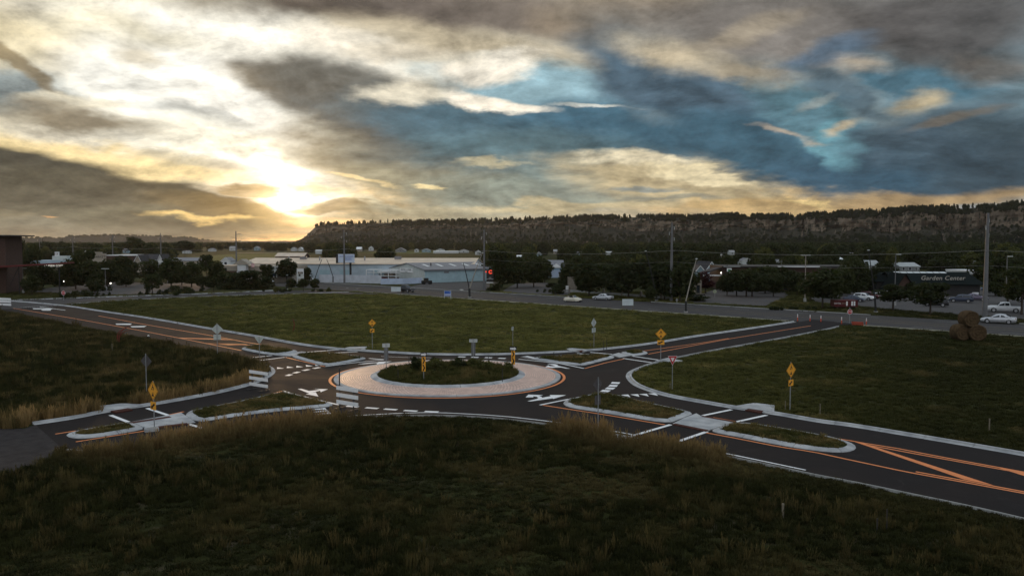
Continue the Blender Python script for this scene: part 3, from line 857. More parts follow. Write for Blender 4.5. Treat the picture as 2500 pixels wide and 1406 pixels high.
# fields out in the valley
FIELD = mat('irrigated field', (0.060, 0.075, 0.020), 1.0, 0.05, 0.2, 0.03)
DRY = mat('dry verge', (0.22, 0.19, 0.12), 1.0, 0.05, 0.2, 0.05)
for P, m in (([(430, 630), (560, 621), (690, 618), (742, 622), (750, 640), (560, 644)], FIELD), ([(870, 617), (960, 613.5), (1130, 613), (1125, 617), (1000, 620)], FIELD), ([(575, 617.2), (700, 615.6), (700, 617), (575, 618.4)], DRY), ([(480, 604), (640, 600.5), (660, 602), (520, 607)], FIELD)):
    tag(MB().sheet(W2(P), 0.02).build('field', m), None, kind='structure')

# ------------------------------------------------------------------ signs and small roadside things
def text(body, size, m, parent, loc, rot=(R(90), 0, 0), name='lettering', ext=0.012, align='CENTER', shear=0.0, sx=1.0):
    cu = bpy.data.curves.new(name, 'FONT'); cu.body = body; cu.size = size; cu.extrude = ext
    cu.align_x = align; cu.align_y = 'CENTER'; cu.shear = shear; cu.space_character = 1.05; cu.resolution_u = 3
    tmp = bpy.data.objects.new('tmp', cu)
    me = bpy.data.meshes.new_from_object(tmp); me.name = name; me.materials.clear(); me.materials.append(m)
    bpy.data.objects.remove(tmp)
    o = bpy.data.objects.new(name, me); COL.objects.link(o); o.parent = parent; o.location = loc; o.rotation_euler = rot
    o.scale = (sx, 1, 1)
    return o

def up_from(base, px_y):
    """height above ground of a pixel row over a base point"""
    d = ray(1250, px_y); t = base.y / d.y
    return CAM_H + d.z * t
def scale_at(base): return FOC / (base.y * math.cos(PITCH) + CAM_H * math.sin(PITCH))   # photo pixels per metre

def diamond(s): return [(0, -s), (s, 0), (0, s), (-s, 0)]
def rounded(w, h, r=0.05):
    out = []
    for cx, cy, a0 in ((w / 2 - r, h / 2 - r, 0), (-w / 2 + r, h / 2 - r, 90), (-w / 2 + r, -h / 2 + r, 180), (w / 2 - r, -h / 2 + r, 270)):
        for k in range(4): a = R(a0 + 30 * k); out.append((cx + r * math.cos(a), cy + r * math.sin(a)))
    return out
def shift(P, dx, dz, k=1.0): return [(x * k + dx, z * k + dz) for x, z in P]
def plate_obj(P, z, m, parent, name, y0=-0.035, y1=-0.030):
    o = MB().plate(shift(P, 0, 0), y0, y1).build(name, m, parent); o.location = (0, 0, z); return o

WALKER = [  # striding figure, unit height, local x right, z up
 [(-.045, .40), (.05, .40), (.055, .47), (.025, .505), (-.02, .505), (-.05, .47)],                       # head
 [(-.08, .37), (.07, .37), (.10, .30), (.22, .16), (.18, .12), (.07, .22), (.065, .0), (.20, -.42), (.25, -.45), (.15, -.46), (.0, -.10), (-.06, -.26), (-.20, -.45), (-.29, -.42), (-.14, -.22), (-.07, .02), (-.075, .22), (-.14, .14), (-.22, .17), (-.24, .12), (-.16, .06)]]
ARROW_DL = [(-.42, -.40), (-.02, -.40), (-.12, -.26), (.36, .16), (.20, .40), (-.30, -.08), (-.42, .04)]
CHEV = [(-.42, .5), (-.02, .5), (.42, 0), (-.02, -.5), (-.42, -.5), (.02, 0)]

def post(parent, h, r=0.035, m=None):
    return MB().tube([(0, 0, -0.1), (0, 0, h)], r, 8).build('post', m or GALV, parent)

def ped_sign(px, by, ty, py, ph, plate_y, plate_w, plate_h, yaw, label):
    b = G(px, by); s = scale_at(b)
    root = empty('pedestrian_sign', b, R(yaw), label, 'road sign', 'yellow pedestrian crossing signs')
    post(root, up_from(b, ty))
    hd = ph / s / 2
    z1, z2 = up_from(b, py), up_from(b, plate_y)
    d = plate_obj(diamond(hd), z1, YELLOW, root, 'diamond_panel', -0.05, -0.042)
    bo = MB()
    for i in range(4):
        a0, a1 = diamond(hd * 0.93)[i], diamond(hd * 0.93)[(i + 1) % 4]; c0, c1 = diamond(hd * 0.885)[i], diamond(hd * 0.885)[(i + 1) % 4]
        bo.plate([a0, a1, c1, c0], -0.0535, -0.0505)
    o = bo.build('border', BLACK, d)
    w = MB()
    for P in WALKER: w.plate(shift(P, 0, 0, hd * 1.28), -0.054, -0.0505)
    w.build('walking_figure', BLACK, d)
    vx = max(.4, abs(math.cos(R(yaw) + math.atan2(b.x, b.y)))); pw, ph2 = plate_w / s / vx, plate_h / s
    p = plate_obj(rounded(pw, ph2, 0.03), z2, YELLOW, root, 'arrow_panel', -0.05, -0.042)
    MB().plate([(x * pw * 0.9, z * ph2 * 0.85) for x, z in ARROW_DL], -0.054, -0.0505).build('arrow', BLACK, p)
    return root

ped_sign(909, 851, 779, 788.5, 19.5, 807, 10.5, 9, 9, 'yellow pedestrian diamond sign on the meadow behind the ring, before the far kerb')
ped_sign(1613, 881, 801, 815, 27, 835.6, 17, 11, -9, 'bright yellow pedestrian diamond sign beside the red yield sign')
ped_sign(377, 1047, 930, 953, 48, 990, 12, 20, -38, 'yellow pedestrian diamond sign turned edgeways beside the left hand crossing')
ped_sign(1928.5, 1003, 884, 903, 38, 934, 11, 15, 36, 'yellow pedestrian diamond sign in the dark right hand meadow')

def back_sign(px, by, ty, parts, yaw, m, label, group=None, name='road_sign', cat='road sign'):
    b = G(px, by); s = scale_at(b)
    root = empty(name, b, R(yaw), label, cat, group)
    post(root, up_from(b, ty), 0.035, GALV if m is ALU else None)
    k = max(0.3, abs(math.cos(R(yaw) + math.atan2(b.x, b.y))))
    for kind, cy, w, h in parts:
        z = up_from(b, cy); w_, h_ = w / s / k, h / s
        if kind == 'diamond': P = diamond(h_ / 2)
        elif kind == 'yield': P = [(-w_ / 2, h_ / 2), (-w_ / 2 + .03, h_ / 2 + .03), (w_ / 2 - .03, h_ / 2 + .03), (w_ / 2, h_ / 2), (.04, -h_ / 2), (-.04, -h_ / 2)]
        elif kind == 'oct': P = [(h_ / 2 * 1.08 * math.cos(R(22.5 + 45 * i)), h_ / 2 * 1.08 * math.sin(R(22.5 + 45 * i))) for i in range(8)]
        else: P = rounded(w_, h_, min(0.04, w_ / 4))
        p = plate_obj(P, z, m, root, {'diamond': 'diamond_panel', 'yield': 'yield_panel', 'oct': 'octagon_panel'}.get(kind, 'panel'), 0.038, 0.045)
        MB().box((0, -0.038, z), (0.10, 0.012, 0.05)).build('bracket', GALV, root)
    return root
PALE = mat('pale sign back', (0.46, 0.50, 0.46), 0.6, 0.4, 0.08, 5.0, metal=0.1)
DIM = mat('dull bronze sign back', (0.075, 0.068, 0.066), 0.6, 0.35, 0.1, 5.0)
back_sign(531, 867, 789, [('diamond', 803.5, 27, 27), ('panel', 823, 17, 13)], 8, PALE, 'pale diamond sign back with small plate at the edge of the upper left arm')
back_sign(633.5, 872, 821, [('yield', 831, 22, 16)], -6, PALE, 'pale triangle yield sign back on the upper left splitter island')
back_sign(358, 963, 863, [('diamond', 881.5, 25, 34)], -20, DIM, 'dark diamond sign back standing in the left hand meadow')
back_sign(1450, 848, 776, [('diamond', 788, 15, 24), ('panel', 806, 9, 11)], 52, PALE, 'narrow pale diamond sign back on the middle meadow by the upper right arm')
back_sign(1252, 845, 797, [('panel', 802, 5, 9)], 55, PALE, 'thin post with a tiny sign back behind the ring')
back_sign(1460, 1047, 921, [('diamond', 938, 24, 36), ('panel', 976, 14, 23)], 46, DIM, 'dark diamond sign back with a grey plate beneath by the right hand island')

def oneway(px, by, front, ow, ch, yaw, label, zb=0.45):
    b = G(px, by, zb); s = scale_at(b)
    root = empty('one_way_sign', b, R(yaw), label, 'road sign', 'one way and chevron signs on the central island')
    k = max(0.4, abs(math.cos(R(yaw) + math.atan2(b.x, b.y))))
    zt = up_from(b, ow[0] - ow[2] / 2) - zb
    post(root, zt, 0.035)
    z1 = up_from(b, ow[0]) - zb; z2 = up_from(b, ch[0]) - zb
    w1, h1 = ow[1] / s / k, ow[2] / s; w2, h2 = ch[1] / s / k, ch[2] / s
    sgn = -1 if front else 1
    y = lambda a, c: (sgn * a, sgn * c)
    if front:
        p = plate_obj(rounded(w1, h1, 0.03), z1, BLACK, root, 'one_way_panel', *y(.05, .042))
        A = [(-.44, .24), (.16, .24), (.16, .42), (.46, 0), (.16, -.42), (.16, -.24), (-.44, -.24)]
        MB().plate([(x_ * w1, z_ * h1) for x_, z_ in A], *y(.0535, .0505)).build('white_arrow', SIGNWHITE, p)
        text('ONE WAY', h1 * 0.30, BLACK, p, (-w1 * 0.10, -0.0545, -0.0), ext=0.001)
        for zz in (h2 * .25, -h2 * .25):
            c = plate_obj([(-w2 / 2, -h2 * .245), (w2 / 2, -h2 * .245), (w2 / 2, h2 * .245), (-w2 / 2, h2 * .245)], z2 + zz, YELLOW, root, 'chevron_panel', *y(.05, .042))
            MB().plate([(x_ * w2 * .95, z_ * h2 * .44) for x_, z_ in CHEV], *y(.0535, .0505)).build('chevron', BLACK, c)
    else:
        plate_obj(rounded(w1, h1, 0.03), z1, ALU, root, 'one_way_panel', *y(.05, .042))
        for zz in (h2 * .25, -h2 * .25):
            plate_obj([(-w2 / 2, -h2 * .245), (w2 / 2, -h2 * .245), (w2 / 2, h2 * .245), (-w2 / 2, h2 * .245)], z2 + zz, GREYBACK, root, 'chevron_panel', *y(.05, .042))
    return root
GREYBACK = mat('grey sign back', (0.15, 0.15, 0.15), 0.6, 0.4, 0.08, 5.0)
oneway(943, 901, False, (843, 18, 9.5), (864, 10, 31), 12, 'grey back of one way sign at the left of the planted island')
oneway(1034.5, 927, True, (865, 15, 10.5), (888.5, 9, 36), 12, 'one way sign over black and orange chevrons, nearest on the island')
oneway(1155.5, 886, False, (831.7, 20, 8), (852, 10, 32), -5, 'grey back of one way sign at the far edge of the planted island')
oneway(1253, 900, True, (851, 17, 10.5), (872.6, 9, 34), -10, 'one way sign over black and orange chevrons at the right of the island')

# yield sign, face on
b = G(1641, 953); s = scale_at(b)
yr = empty('yield_sign', b, R(2), 'red and white yield triangle on a post in the right hand meadow', 'road sign')
zt, zb_ = up_from(b, 868.4), up_from(b, 891.8)
post(yr, zt, 0.03)
w = 23 / s; h = zt - zb_
def tri(k, dz=0.0):
    zc = h / 6
    P = [(-w / 2, h / 2), (w / 2, h / 2), (0, -h / 2)]
    cz = h / 6
    return [(x * k, (z - cz) * k + cz + dz) for x, z in P]
yp = plate_obj(tri(1.0), (zt + zb_) / 2, SIGNWHITE, yr, 'yield_panel', -.05, -.042)
MB().plate(tri(0.93), -.0525, -.0505).build('red_border', SIGNRED, yp)
MB().plate(tri(0.42), -.0545, -.0528).build('white_centre', SIGNWHITE, yp)
text('YIELD', 0.11, SIGNRED, yp, (0, -.0560, h * .20), ext=0.001)

def stop_sign(px, by, ty, cy, size, yaw, label):
    b = G(px, by); s = scale_at(b)
    root = empty('stop_sign', b, R(yaw), label, 'road sign', 'red stop signs')
    post(root, up_from(b, ty), 0.04)
    r_ = size / s / 2 * 1.06
    oc = lambda k: [(r_ * k * math.cos(R(22.5 + 45 * i)), r_ * k * math.sin(R(22.5 + 45 * i))) for i in range(8)]
    p = plate_obj(oc(1.0), up_from(b, cy), SIGNWHITE, root, 'stop_panel', -.05, -.042)
    MB().plate(oc(0.90), -.053, -.0505).build('red_face', SIGNRED, p)
    text('STOP', r_ * 0.72, SIGNWHITE, p, (0, -.055, 0), ext=0.001)
stop_sign(2074, 789, 750, 761, 12, 3, 'red octagon stop sign at the mouth of the upper right arm')
stop_sign(155.5, 733, 708, 715, 10.5, -8, 'red octagon stop sign in front of the left hand hedge')
back_sign(1745, 727, 706, [('oct', 711.5, 8.5, 9)], 4, mat('sign back olive', (0.30, 0.33, 0.22), 0.6, 0.3, .1, 4), 'pale octagon sign back on the middle driveway')

# sign boards along the main road
def board(pxl, pxr, by, top, bot, m, label, legm, yaw=None, frame=None, name='sign_board'):
    bl = G((pxl + pxr) / 2, by); s = scale_at(bl)
    w = (pxr - pxl) / s; zt, zb2 = up_from(bl, top), up_from(bl, bot)
    root = empty(name, bl, 0.0, label, 'sign board')
    for sx in (-1, 1):
        MB().box((sx * (w / 2 - .02), 0.06, zt / 2), (0.09, 0.09, zt)).build('leg', legm, root)
    MB().box((0, 0, (zt + zb2) / 2), (w * .97, 0.03, (zt - zb2) * .97)).build('panel', m, root)
    fr = MB(); t_ = 0.06
    fr.box((0, -.01, zt - t_ / 2), (w, .05, t_)).box((0, -.01, zb2 + t_ / 2), (w, .05, t_))
    fr.box((-w / 2 + t_ / 2, -.01, (zt + zb2) / 2), (t_, .05, zt - zb2 - 2 * t_)).box((w / 2 - t_ / 2, -.01, (zt + zb2) / 2), (t_, .05, zt - zb2 - 2 * t_))
    fr.build('frame', frame or m, root)
    return root, w, zt, zb2
PALEB = mat('pale blue board', (0.52, 0.58, 0.60), 0.6, 0.3, 0.08, 0.8)
BLUEB = mat('blue vinyl', (0.03, 0.11, 0.42), 0.5, 0.4, 0.2, 2.0)
board(955, 978.5, 721, 700.5, 712, PALEB, 'blank pale sign board in front of the dark pickup', WOOD)
board(1519, 1546, 759, 730, 745.5, PALEB, 'blank pale sign board on two posts beside the main road', WOOD)
br_, bw, bt, bb = board(1084.5, 1101, 731, 709.5, 723, BLUEB, 'blue and white advertising board on thin white legs', PALEB, frame=PALEB)
MB().box((0, -.03, bb + (bt - bb) * .3), (bw * .88, .02, (bt - bb) * .13)).build('white_stripe', SIGNWHITE, br_)
text('H', bw * .12, SIGNWHITE, br_, (bw * .30, -.05, bb + (bt - bb) * .75), ext=.004)
# speed plate with a black square
b = G(1384.5, 720); s = scale_at(b); root = empty('speed_sign', b, 0, 'small white rectangular sign on a post beside the dark shrub', 'road sign')
post(root, up_from(b, 697)); zt, zb_ = up_from(b, 697.5), up_from(b, 706)
p = plate_obj(rounded(6.4 / s, zt - zb_, .04), (zt + zb_) / 2, SIGNWHITE, root, 'panel', -.05, -.042)
text('40', .36, BLACK, p, (0, -.053, -.1), ext=.001); text('SPEED', .13, BLACK, p, (0, -.053, .28), ext=.001)

# barricades
def barricade(pl, pr, tops, label, n=3, hh=7.0, tall=None):
    a, b = G(*pl), G(*pr); t = (b - a); L = t.length; rz = math.atan2(t.y, t.x)
    root = empty('barricade', a.lerp(b, .5), rz, label, 'barricade', 'white three board road barricades')
    s = scale_at(a)
    zt = up_from(a, tops[0])
    for i, x in enumerate((-L * .42, L * .30)):
        MB().box((x, 0.0, (tall or zt + .1) / 2 if i == 0 else (zt + .1) / 2), (.07, .07, (tall or zt + .1) if i == 0 else zt + .1)).build('upright', DARKSTEEL, root)
        MB().box((x, 0.0, .045), (.08, 1.2, .06)).build('foot', DARKSTEEL, root)
    for k in range(n):
        z = up_from(a, tops[k])
        MB().box((0, -.06, z), (L * 1.12, .03, hh / s)).build('board', SIGNWHITE, root)
    return root
barricade((613, 950), (653, 956.5), [906.5, 921.5, 936.5], 'white three board barricade on the left arm in front of the kerb nose', hh=7.5)
barricade((826, 996), (873, 1004), [946, 963, 980], 'white three board barricade beside the ring road', hh=9.5, tall=3.2)
barricade((-8, 748), (26, 750), [728.5, 735, 742], 'white barricade at the far end of the upper left arm', hh=4.6)

# thin marker posts
STAKE = mat('pale survey stake', (0.17, 0.15, 0.11), .9, .2, .2, 5)
FLEX = mat('dark fibreglass marker', (0.03, 0.028, 0.026), .6, .3, .2, 5)
def stake(px, by, ty, m, label, w=0.06, zb=0.0, name='marker_post', tip=None):
    b = G(px, by, zb)
    h = up_from(b, ty) - zb
    o = empty(name, b, 0, label, 'marker post', 'thin marker posts')
    MB().box((0, 0, h / 2 - .1), (w, w * .6, h + .2)).build('shaft', m, o)
    MB().box((0, 0, h + .004), (w * 1.15, w * .8, .10)).build('cap', tip or m, o)
for a in ((998.6, 896, 868, FLEX, 'dark marker post on the left rear of the planted island', .06, .3), (1192.5, 892, 868, FLEX, 'dark marker post at the back of the planted island right of the chevrons', .06, .3),
          (972, 928, 902, FLEX, 'dark leaning marker at the left front of the planted island', .06, .4), (1226.5, 929, 901, FLEX, 'dark marker post at the right front of the planted island', .06, .4)):
    stake(*a[:6], zb=a[6])
for a in ((513, 862, 846, STAKE, 'pale thin stake beside the upper left arm', .07), (274, 858, 840, STAKE, 'short pale stake in the left hand meadow', .07), (1474, 854, 833, FLEX, 'dark thin post on the kerb by the upper right arm', .06),
          (1481, 853, 831, FLEX, 'taller dark thin post beside its twin on the upper right kerb', .06), (1352, 876, 861, FLEX, 'short dark post on the upper right splitter island', .06), (1740.5, 1101, 1062, FLEX, 'dark marker post on the near kerb of the right arm', .05),
          (2415, 1054, 1023, STAKE, 'grey wooden stake far out in the right hand meadow', .07), (2164.5, 1296, 1245, FLEX, 'dark post deep in the near meadow to the right', .05), (2141, 1300, 1268, FLEX, 'short dark post in the near meadow beside a taller one', .05),
          (1911, 1265, 1231, STAKE, 'weathered wooden stake leaning in the near meadow', .09), (2002, 1014, 987, STAKE, 'pale tipped stake beyond the kerb of the right arm', .06), (1636, 951, 937, STAKE, 'short pale stake by the yield post', .06),
          (1441, 848, 838, STAKE, 'short pale stake by the narrow diamond sign', .06), (1917, 1003, 980, STAKE, 'pale stake beside the dim pedestrian sign', .05), (854, 878, 862, FLEX, 'dark post on the upper left splitter island', .05), (719.5, 968, 961, FLEX, 'stub of dark post on the left splitter island', .05), (901, 850, 838, STAKE, 'short pale stake beside the far pedestrian sign', .06)):
    stake(*a)

# traffic delineators on the main road
ORG = mat('orange plastic', (0.55, 0.075, 0.03), .55, .3, .1, 5)
for px, by, ty, l in ((1947, 784, 768, 'first orange delineator at the arm mouth, by the kerb end'), (1977.5, 785, 770, 'second orange delineator across the arm mouth'), (2004, 786, 771.5, 'third orange delineator across the arm mouth'), (2054.5, 791, 775, 'orange delineator in front of the stop sign'), (2115, 793, 778, 'orange delineator at the right beyond the stop sign')):
    b = G(px, by); h = up_from(b, ty)
    o = empty('delineator', b, 0, l, 'delineator', 'orange delineators across the arm mouth')
    MB().box((0, 0, .03), (.38, .38, .06)).build('base', RUBBER, o)
    MB().tube([(0, 0, .05), (0, 0, h)], [.088, .053], 10).build('tube', ORG, o)
    MB().tube([(0, 0, h * .62), (0, 0, h * .74)], [.081, .074], 10).build('reflective_band', SIGNWHITE, o)
    MB().tube([(0, 0, h * .82), (0, 0, h * .97)], [.070, .062], 10).build('reflective_band', SIGNWHITE, o)
    MB().ico((0, 0, h + .02), .07).build('cap', SIGNWHITE, o)
# fallen barricade
b = G(2093, 796); o = empty('fallen_barricade', b, R(-35), 'orange barricade lying tilted on the kerb by the arm mouth', 'barricade')
MB().box((0, 0, .55), (1.7, .05, .22), rx=R(20)).build('board', ORG, o)
MB().box((0, .25, .25), (1.7, .05, .22), rx=R(20)).build('board', ORG, o)
for x in (-.7, .7): MB().tube([(x, .5, 0), (x, -.1, .8)], .03, 6).build('leg', DARKSTEEL, o)

# rust red curved rods in the meadows
RUST = mat('rust red rod', (0.16, 0.028, 0.018), .7, .3, .2, 6)
b = G(289, 838); o = empty('curved_rods', b, 0, 'clump of arching rust red rods at the edge of the left arm', 'rods')
for k, (tx, tz) in enumerate(((1.75, 2.3), (1.35, 2.1), (.95, 1.95), (1.5, 1.7), (.6, 1.8), (.25, 1.5))):
    MB().tube([(math.sin(k) * .12 + tx * f ** 2.2, .1 * math.cos(k * 2), tz * (1.75 * f - .75 * f * f)) for f in (0, .2, .4, .6, .8, 1)], [.06, .055, .05, .045, .04, .02], 6).build('rod', RUST, o)
b = G(715, 811); o = empty('curved_rod', b, 0, 'single bowed rust red rod standing in the middle meadow', 'rods')
MB().tube([(-.10, 0, -.1), (.15, 0, .5), (.22, 0, 1.0), (.2, 0, 1.4), (.08, 0, 1.8), (-.02, 0, 2.0)], [.07, .07, .07, .06, .05, .03], 6).build('rod', RUST, o)
# small white hydrant-like marker at the arm's edge
b = G(362.5, 829); o = empty('hydrant', b, 0, 'small white topped hydrant at the grass edge of the left arm', 'hydrant')
MB().tube([(0, 0, 0), (0, 0, .45)], [.14, .12], 10).build('barrel', DARKSTEEL, o)
MB().ico((0, 0, .5), (.15, .15, .13)).build('bonnet', SIGNWHITE, o)
MB().tube([(-.24, 0, .36), (.24, 0, .36)], .06, 8).build('outlet', DARKSTEEL, o)
b = G(1652.5, 738); o = empty('hydrant', b, 0, 'pale hydrant on the verge left of the middle driveway', 'hydrant')
MB().tube([(0, 0, 0), (0, 0, .62)], [.17, .14], 10).build('barrel', CONC2, o)
MB().ico((0, 0, .68), (.18, .18, .16)).build('bonnet', CONC2, o)
MB().tube([(-.28, 0, .46), (.28, 0, .46)], .07, 8).build('outlet', CONC2, o)

# white concrete block by the left arm
b = G(370, 1052); o = empty('drain_block', b, R(30), 'small pale concrete drain block at the near edge of the left arm', 'drain')
MB().box((0, 0, .11), (.9, .5, .22)).build('block', CONC, o); MB().box((0, 0, .235), (.6, .3, .03)).build('lid', CONC2, o)

# hay bales
HAY = mat('weathered hay', (0.072, 0.048, 0.026), 1.0, .05, .3, 3.0, .9, bscale=9)
def bale(px, cy, r_px, by, z0, label, rz):
    b = G(px, by); s = scale_at(b); r = r_px / s; L = 1.5
    o = empty('hay_bale', (b.x, b.y, z0), rz, label, 'hay bale', 'stack of three round hay bales')
    vs, fs = [], []
    n = 28
    rings_ = [(-L / 2, .86), (-L / 2 + .10, 1.0), (-.2, 1.02), (.2, 1.01), (L / 2 - .10, 1.0), (L / 2, .86)]
    for y, k in rings_:
        for i in range(n):
            a = 2 * math.pi * i / n; q_ = r * k * (1 + .02 * math.sin(5 * a + y * 3) + rng.uniform(-.012, .012))
            vs.append((q_ * math.cos(a), y, r + q_ * math.sin(a) * .97))
    for j in range(len(rings_) - 1):
        for i in range(n): fs.append((j * n + i, j * n + (i + 1) % n, (j + 1) * n + (i + 1) % n, (j + 1) * n + i))
    MB().add(vs, fs).build('roll', HAY, o, True)
    for sgn in (-1, 1):   # spiral end face, dished
        v2 = [(0, sgn * (L / 2 - .05), r)]; f2 = []
        for j in range(1, 6):
            for i in range(n):
                a = 2 * math.pi * i / n; q_ = r * .86 * j / 5 * (1 + .025 * math.sin(a * 3 + j))
                v2.append((q_ * math.cos(a), sgn * (L / 2 - .05 + .03 * (j % 2) + (.02 if j == 5 else 0)), r + q_ * math.sin(a)))
        for i in range(n): f2.append((0, 1 + i, 1 + (i + 1) % n))
        for j in range(4):
            for i in range(n): f2.append((1 + j * n + i, 1 + j * n + (i + 1) % n, 1 + (j + 1) * n + (i + 1) % n, 1 + (j + 1) * n + i))
        MB().add(v2, f2).build('end_face', HAY, o)
    return r
r_ = bale(2343, 811, 20.5, 831, 0, 'round hay bale at the left foot of the stack', R(8))
bale(2383, 811, 20.5, 832, 0, 'round hay bale at the right foot of the stack', R(-14))
bale(2363, 788, 20.5, 831.5, r_ * 1.62, 'round hay bale balanced on top of the two others', R(4))

# ------------------------------------------------------------------ buildings
def bmat(name, c, rough=.8, var=.08, scale=.6, **k): return mat(name, c, rough, .25, var, scale, **k)
M_BLUE = bmat('blue grey metal siding', (0.40, 0.48, 0.53))
M_PALE = bmat('pale metal siding', (0.50, 0.53, 0.50))
M_TEAL = bmat('teal metal siding', (0.33, 0.46, 0.50))
M_ROOFT = mat('sunlit tan metal roof', (0.60, 0.47, 0.34), 0.36, 0.5, .14, .25)  # sunset reflection put into the base colour, on top of the tan
M_ROOFG = mat('grey metal roof', (0.17, 0.17, 0.18), 0.5, .4, .1, .4)
M_ROOFD = mat('dark shingle roof', (0.045, 0.043, 0.045), .9, .2, .2, 1.5)
M_BRICK = mat('brown brick', (0.070, 0.043, 0.034), .9, .2, .2, 3.0, .3)  # lens vignette over the left tower put into the brick tone
M_STONE = mat('tan stone', (0.20, 0.175, 0.14), .9, .2, .2, 2.0, .4)
M_TRIM = bmat('white trim', (0.66, 0.67, 0.66), .6)
M_BEIGE = bmat('beige stucco', (0.33, 0.29, 0.23))
M_DGREEN = mat('dark green roof', (0.007, 0.011, 0.0105), .95, .05, .1, .8)
M_DARK = bmat('dark cladding', (0.03, 0.029, 0.028))
M_RED = bmat('dark red steel', (0.10, 0.014, 0.014), .6)
M_SKYL = mat('skylight sheet', (0.72, 0.74, 0.72), .4, .4, .05, 1)

def ground_frame(pa, pb):
    """origin at pa, x along pa->pb on the ground"""
    t = pb - pa
    return pa, math.atan2(t.y, t.x), t.length

def gable(root, L, Wd, eave, ridge, wall, roof, trim=M_TRIM, ridge_along='x', over=.4, th=.18):
    """walls L by Wd (x, y from 0), gable roof as two slabs"""
    e = eave
    if ridge_along == 'x':
        m = MB()
        m.add([(0, 0, -.2), (L, 0, -.2), (L, Wd, -.2), (0, Wd, -.2), (0, 0, e), (L, 0, e), (L, Wd, e), (0, Wd, e), (0, Wd / 2, ridge), (L, Wd / 2, ridge)],
              [(0, 1, 5, 4), (2, 3, 7, 6), (3, 0, 4, 8, 7), (1, 2, 6, 9, 5), (4, 5, 9, 8), (6, 7, 8, 9)])
        m.build('wall', wall, root)
        sl = (ridge - e) / (Wd / 2)
        for sgn in (0, 1):
            y0, y1 = (-over, Wd / 2) if sgn == 0 else (Wd + over, Wd / 2)
            z0 = e - over * sl
            vs = [(-over, y0, z0 + .02), (L + over, y0, z0 + .02), (L + over, y1, ridge + .02), (-over, y1, ridge + .02)]
            vs += [(x, y, z + th) for x, y, z in vs]
            MB().add(vs, [(0, 1, 2, 3), (7, 6, 5, 4), (0, 4, 5, 1), (1, 5, 6, 2), (2, 6, 7, 3), (3, 7, 4, 0)]).build('roof', roof, root)
    else:
        m = MB()
        m.add([(0, 0, -.2), (L, 0, -.2), (L, Wd, -.2), (0, Wd, -.2), (0, 0, e), (L, 0, e), (L, Wd, e), (0, Wd, e), (L / 2, 0, ridge), (L / 2, Wd, ridge)],
              [(0, 1, 5, 8, 4), (2, 3, 7, 9, 6), (3, 0, 4, 7), (1, 2, 6, 5), (4, 8, 9, 7), (5, 6, 9, 8)])
        m.build('wall', wall, root)
        sl = (ridge - e) / (L / 2)
        for sgn in (0, 1):
            x0, x1 = (-over, L / 2) if sgn == 0 else (L + over, L / 2)
            z0 = e - over * sl
            vs = [(x0, -over, z0 + .02), (x0, Wd + over, z0 + .02), (x1, Wd + over, ridge + .02), (x1, -over, ridge + .02)]
            vs += [(x, y, z + th) for x, y, z in vs]
            MB().add(vs, [(0, 1, 2, 3), (7, 6, 5, 4), (0, 4, 5, 1), (1, 5, 6, 2), (2, 6, 7, 3), (3, 7, 4, 0)]).build('roof', roof, root)
            if trim:   # barge boards on the near gable
                d = Vector((x1 - x0, 0, ridge - z0))
                MB().add([(x0, -over - .05, z0 - .12), (x1, -over - .05, ridge - .12), (x1, -over - .05, ridge + th + .06), (x0, -over - .05, z0 + th + .06),
                          (x0, -over - .004, z0 - .12), (x1, -over - .004, ridge - .12), (x1, -over - .004, ridge + th + .06), (x0, -over - .004, z0 + th + .06)],
                         [(0, 1, 2, 3), (4, 5, 6, 7), (0, 1, 5, 4), (3, 2, 6, 7), (0, 3, 7, 4), (1, 2, 6, 5)]).build('barge_board', trim, root)

def window(root, x, z, w, h, y=0.0, frame=M_TRIM, glass=GLASS):
    f = MB(); t = .09
    f.box((x, y - .03, z + h / 2 + t / 2), (w + 2 * t, .08, t)).box((x, y - .03, z - h / 2 - t / 2), (w + 2 * t, .08, t))
    f.box((x - w / 2 - t / 2, y - .03, z), (t, .08, h)).box((x + w / 2 + t / 2, y - .03, z), (t, .08, h))
    fo = f.build('window', frame, root)
    MB().box((x, y - .012, z), (w, .02, h)).build('pane', glass, fo)

HOUSES = []
def house(pxl, pxr, by, ey, ry, depth, wall, roof, label, axis='y', yaw=0.0, trim=M_TRIM, wins=2, over=.4):
    HOUSES.append((pxl, pxr, by))
    a, b = G(pxl, by), G(pxr, by)
    root = empty('house', a, R(yaw), label, 'house', 'small houses below the bluff')
    L = (b - a).length
    e, r_ = up_from(a, ey), up_from(a, ry)
    gable(root, L, depth, max(e, 1.8), max(r_, e + .5), wall, roof, trim, axis, over)
    for k in range(wins):
        window(root, L * (k + .5) / wins, max(e, 1.8) * .55, min(1.3, L / wins * .35), 1.2)
    return root

# 1  long lumber store with the sunlit tan roof
a = G(702, 686); b = G(1120, 700)
o_ = Vector((-93, 285, 0))
root = empty('lumber_store', o_, R(-3), 'long blue grey metal store with a broad sunlit tan roof', 'building')
e_, r_ = 5.3, 6.95
gable(root, 80, 30, e_, r_, M_BLUE, M_ROOFT, M_TRIM, 'x', .5)
rib = MB()
for k in range(39): rib.box((1 + k * 2.0, -.03, e_ / 2), (.10, .06, e_ - .2))
rib.build('siding_rib', M_BLUE, root)
for k in range(20): MB().add([(2 + k * 3.8, -.4, e_ + .2), (2.12 + k * 3.8, -.4, e_ + .2), (2.12 + k * 3.8, 14.9, r_ + .24), (2 + k * 3.8, 14.9, r_ + .24)], [(0, 1, 2, 3)]).build('roof_seam', M_ROOFT, root)
for x in (29, 36, 48): MB().box((x, -.08, 1.7), (3.6, .10, 3.4)).build('loading_door', M_TEAL, root)
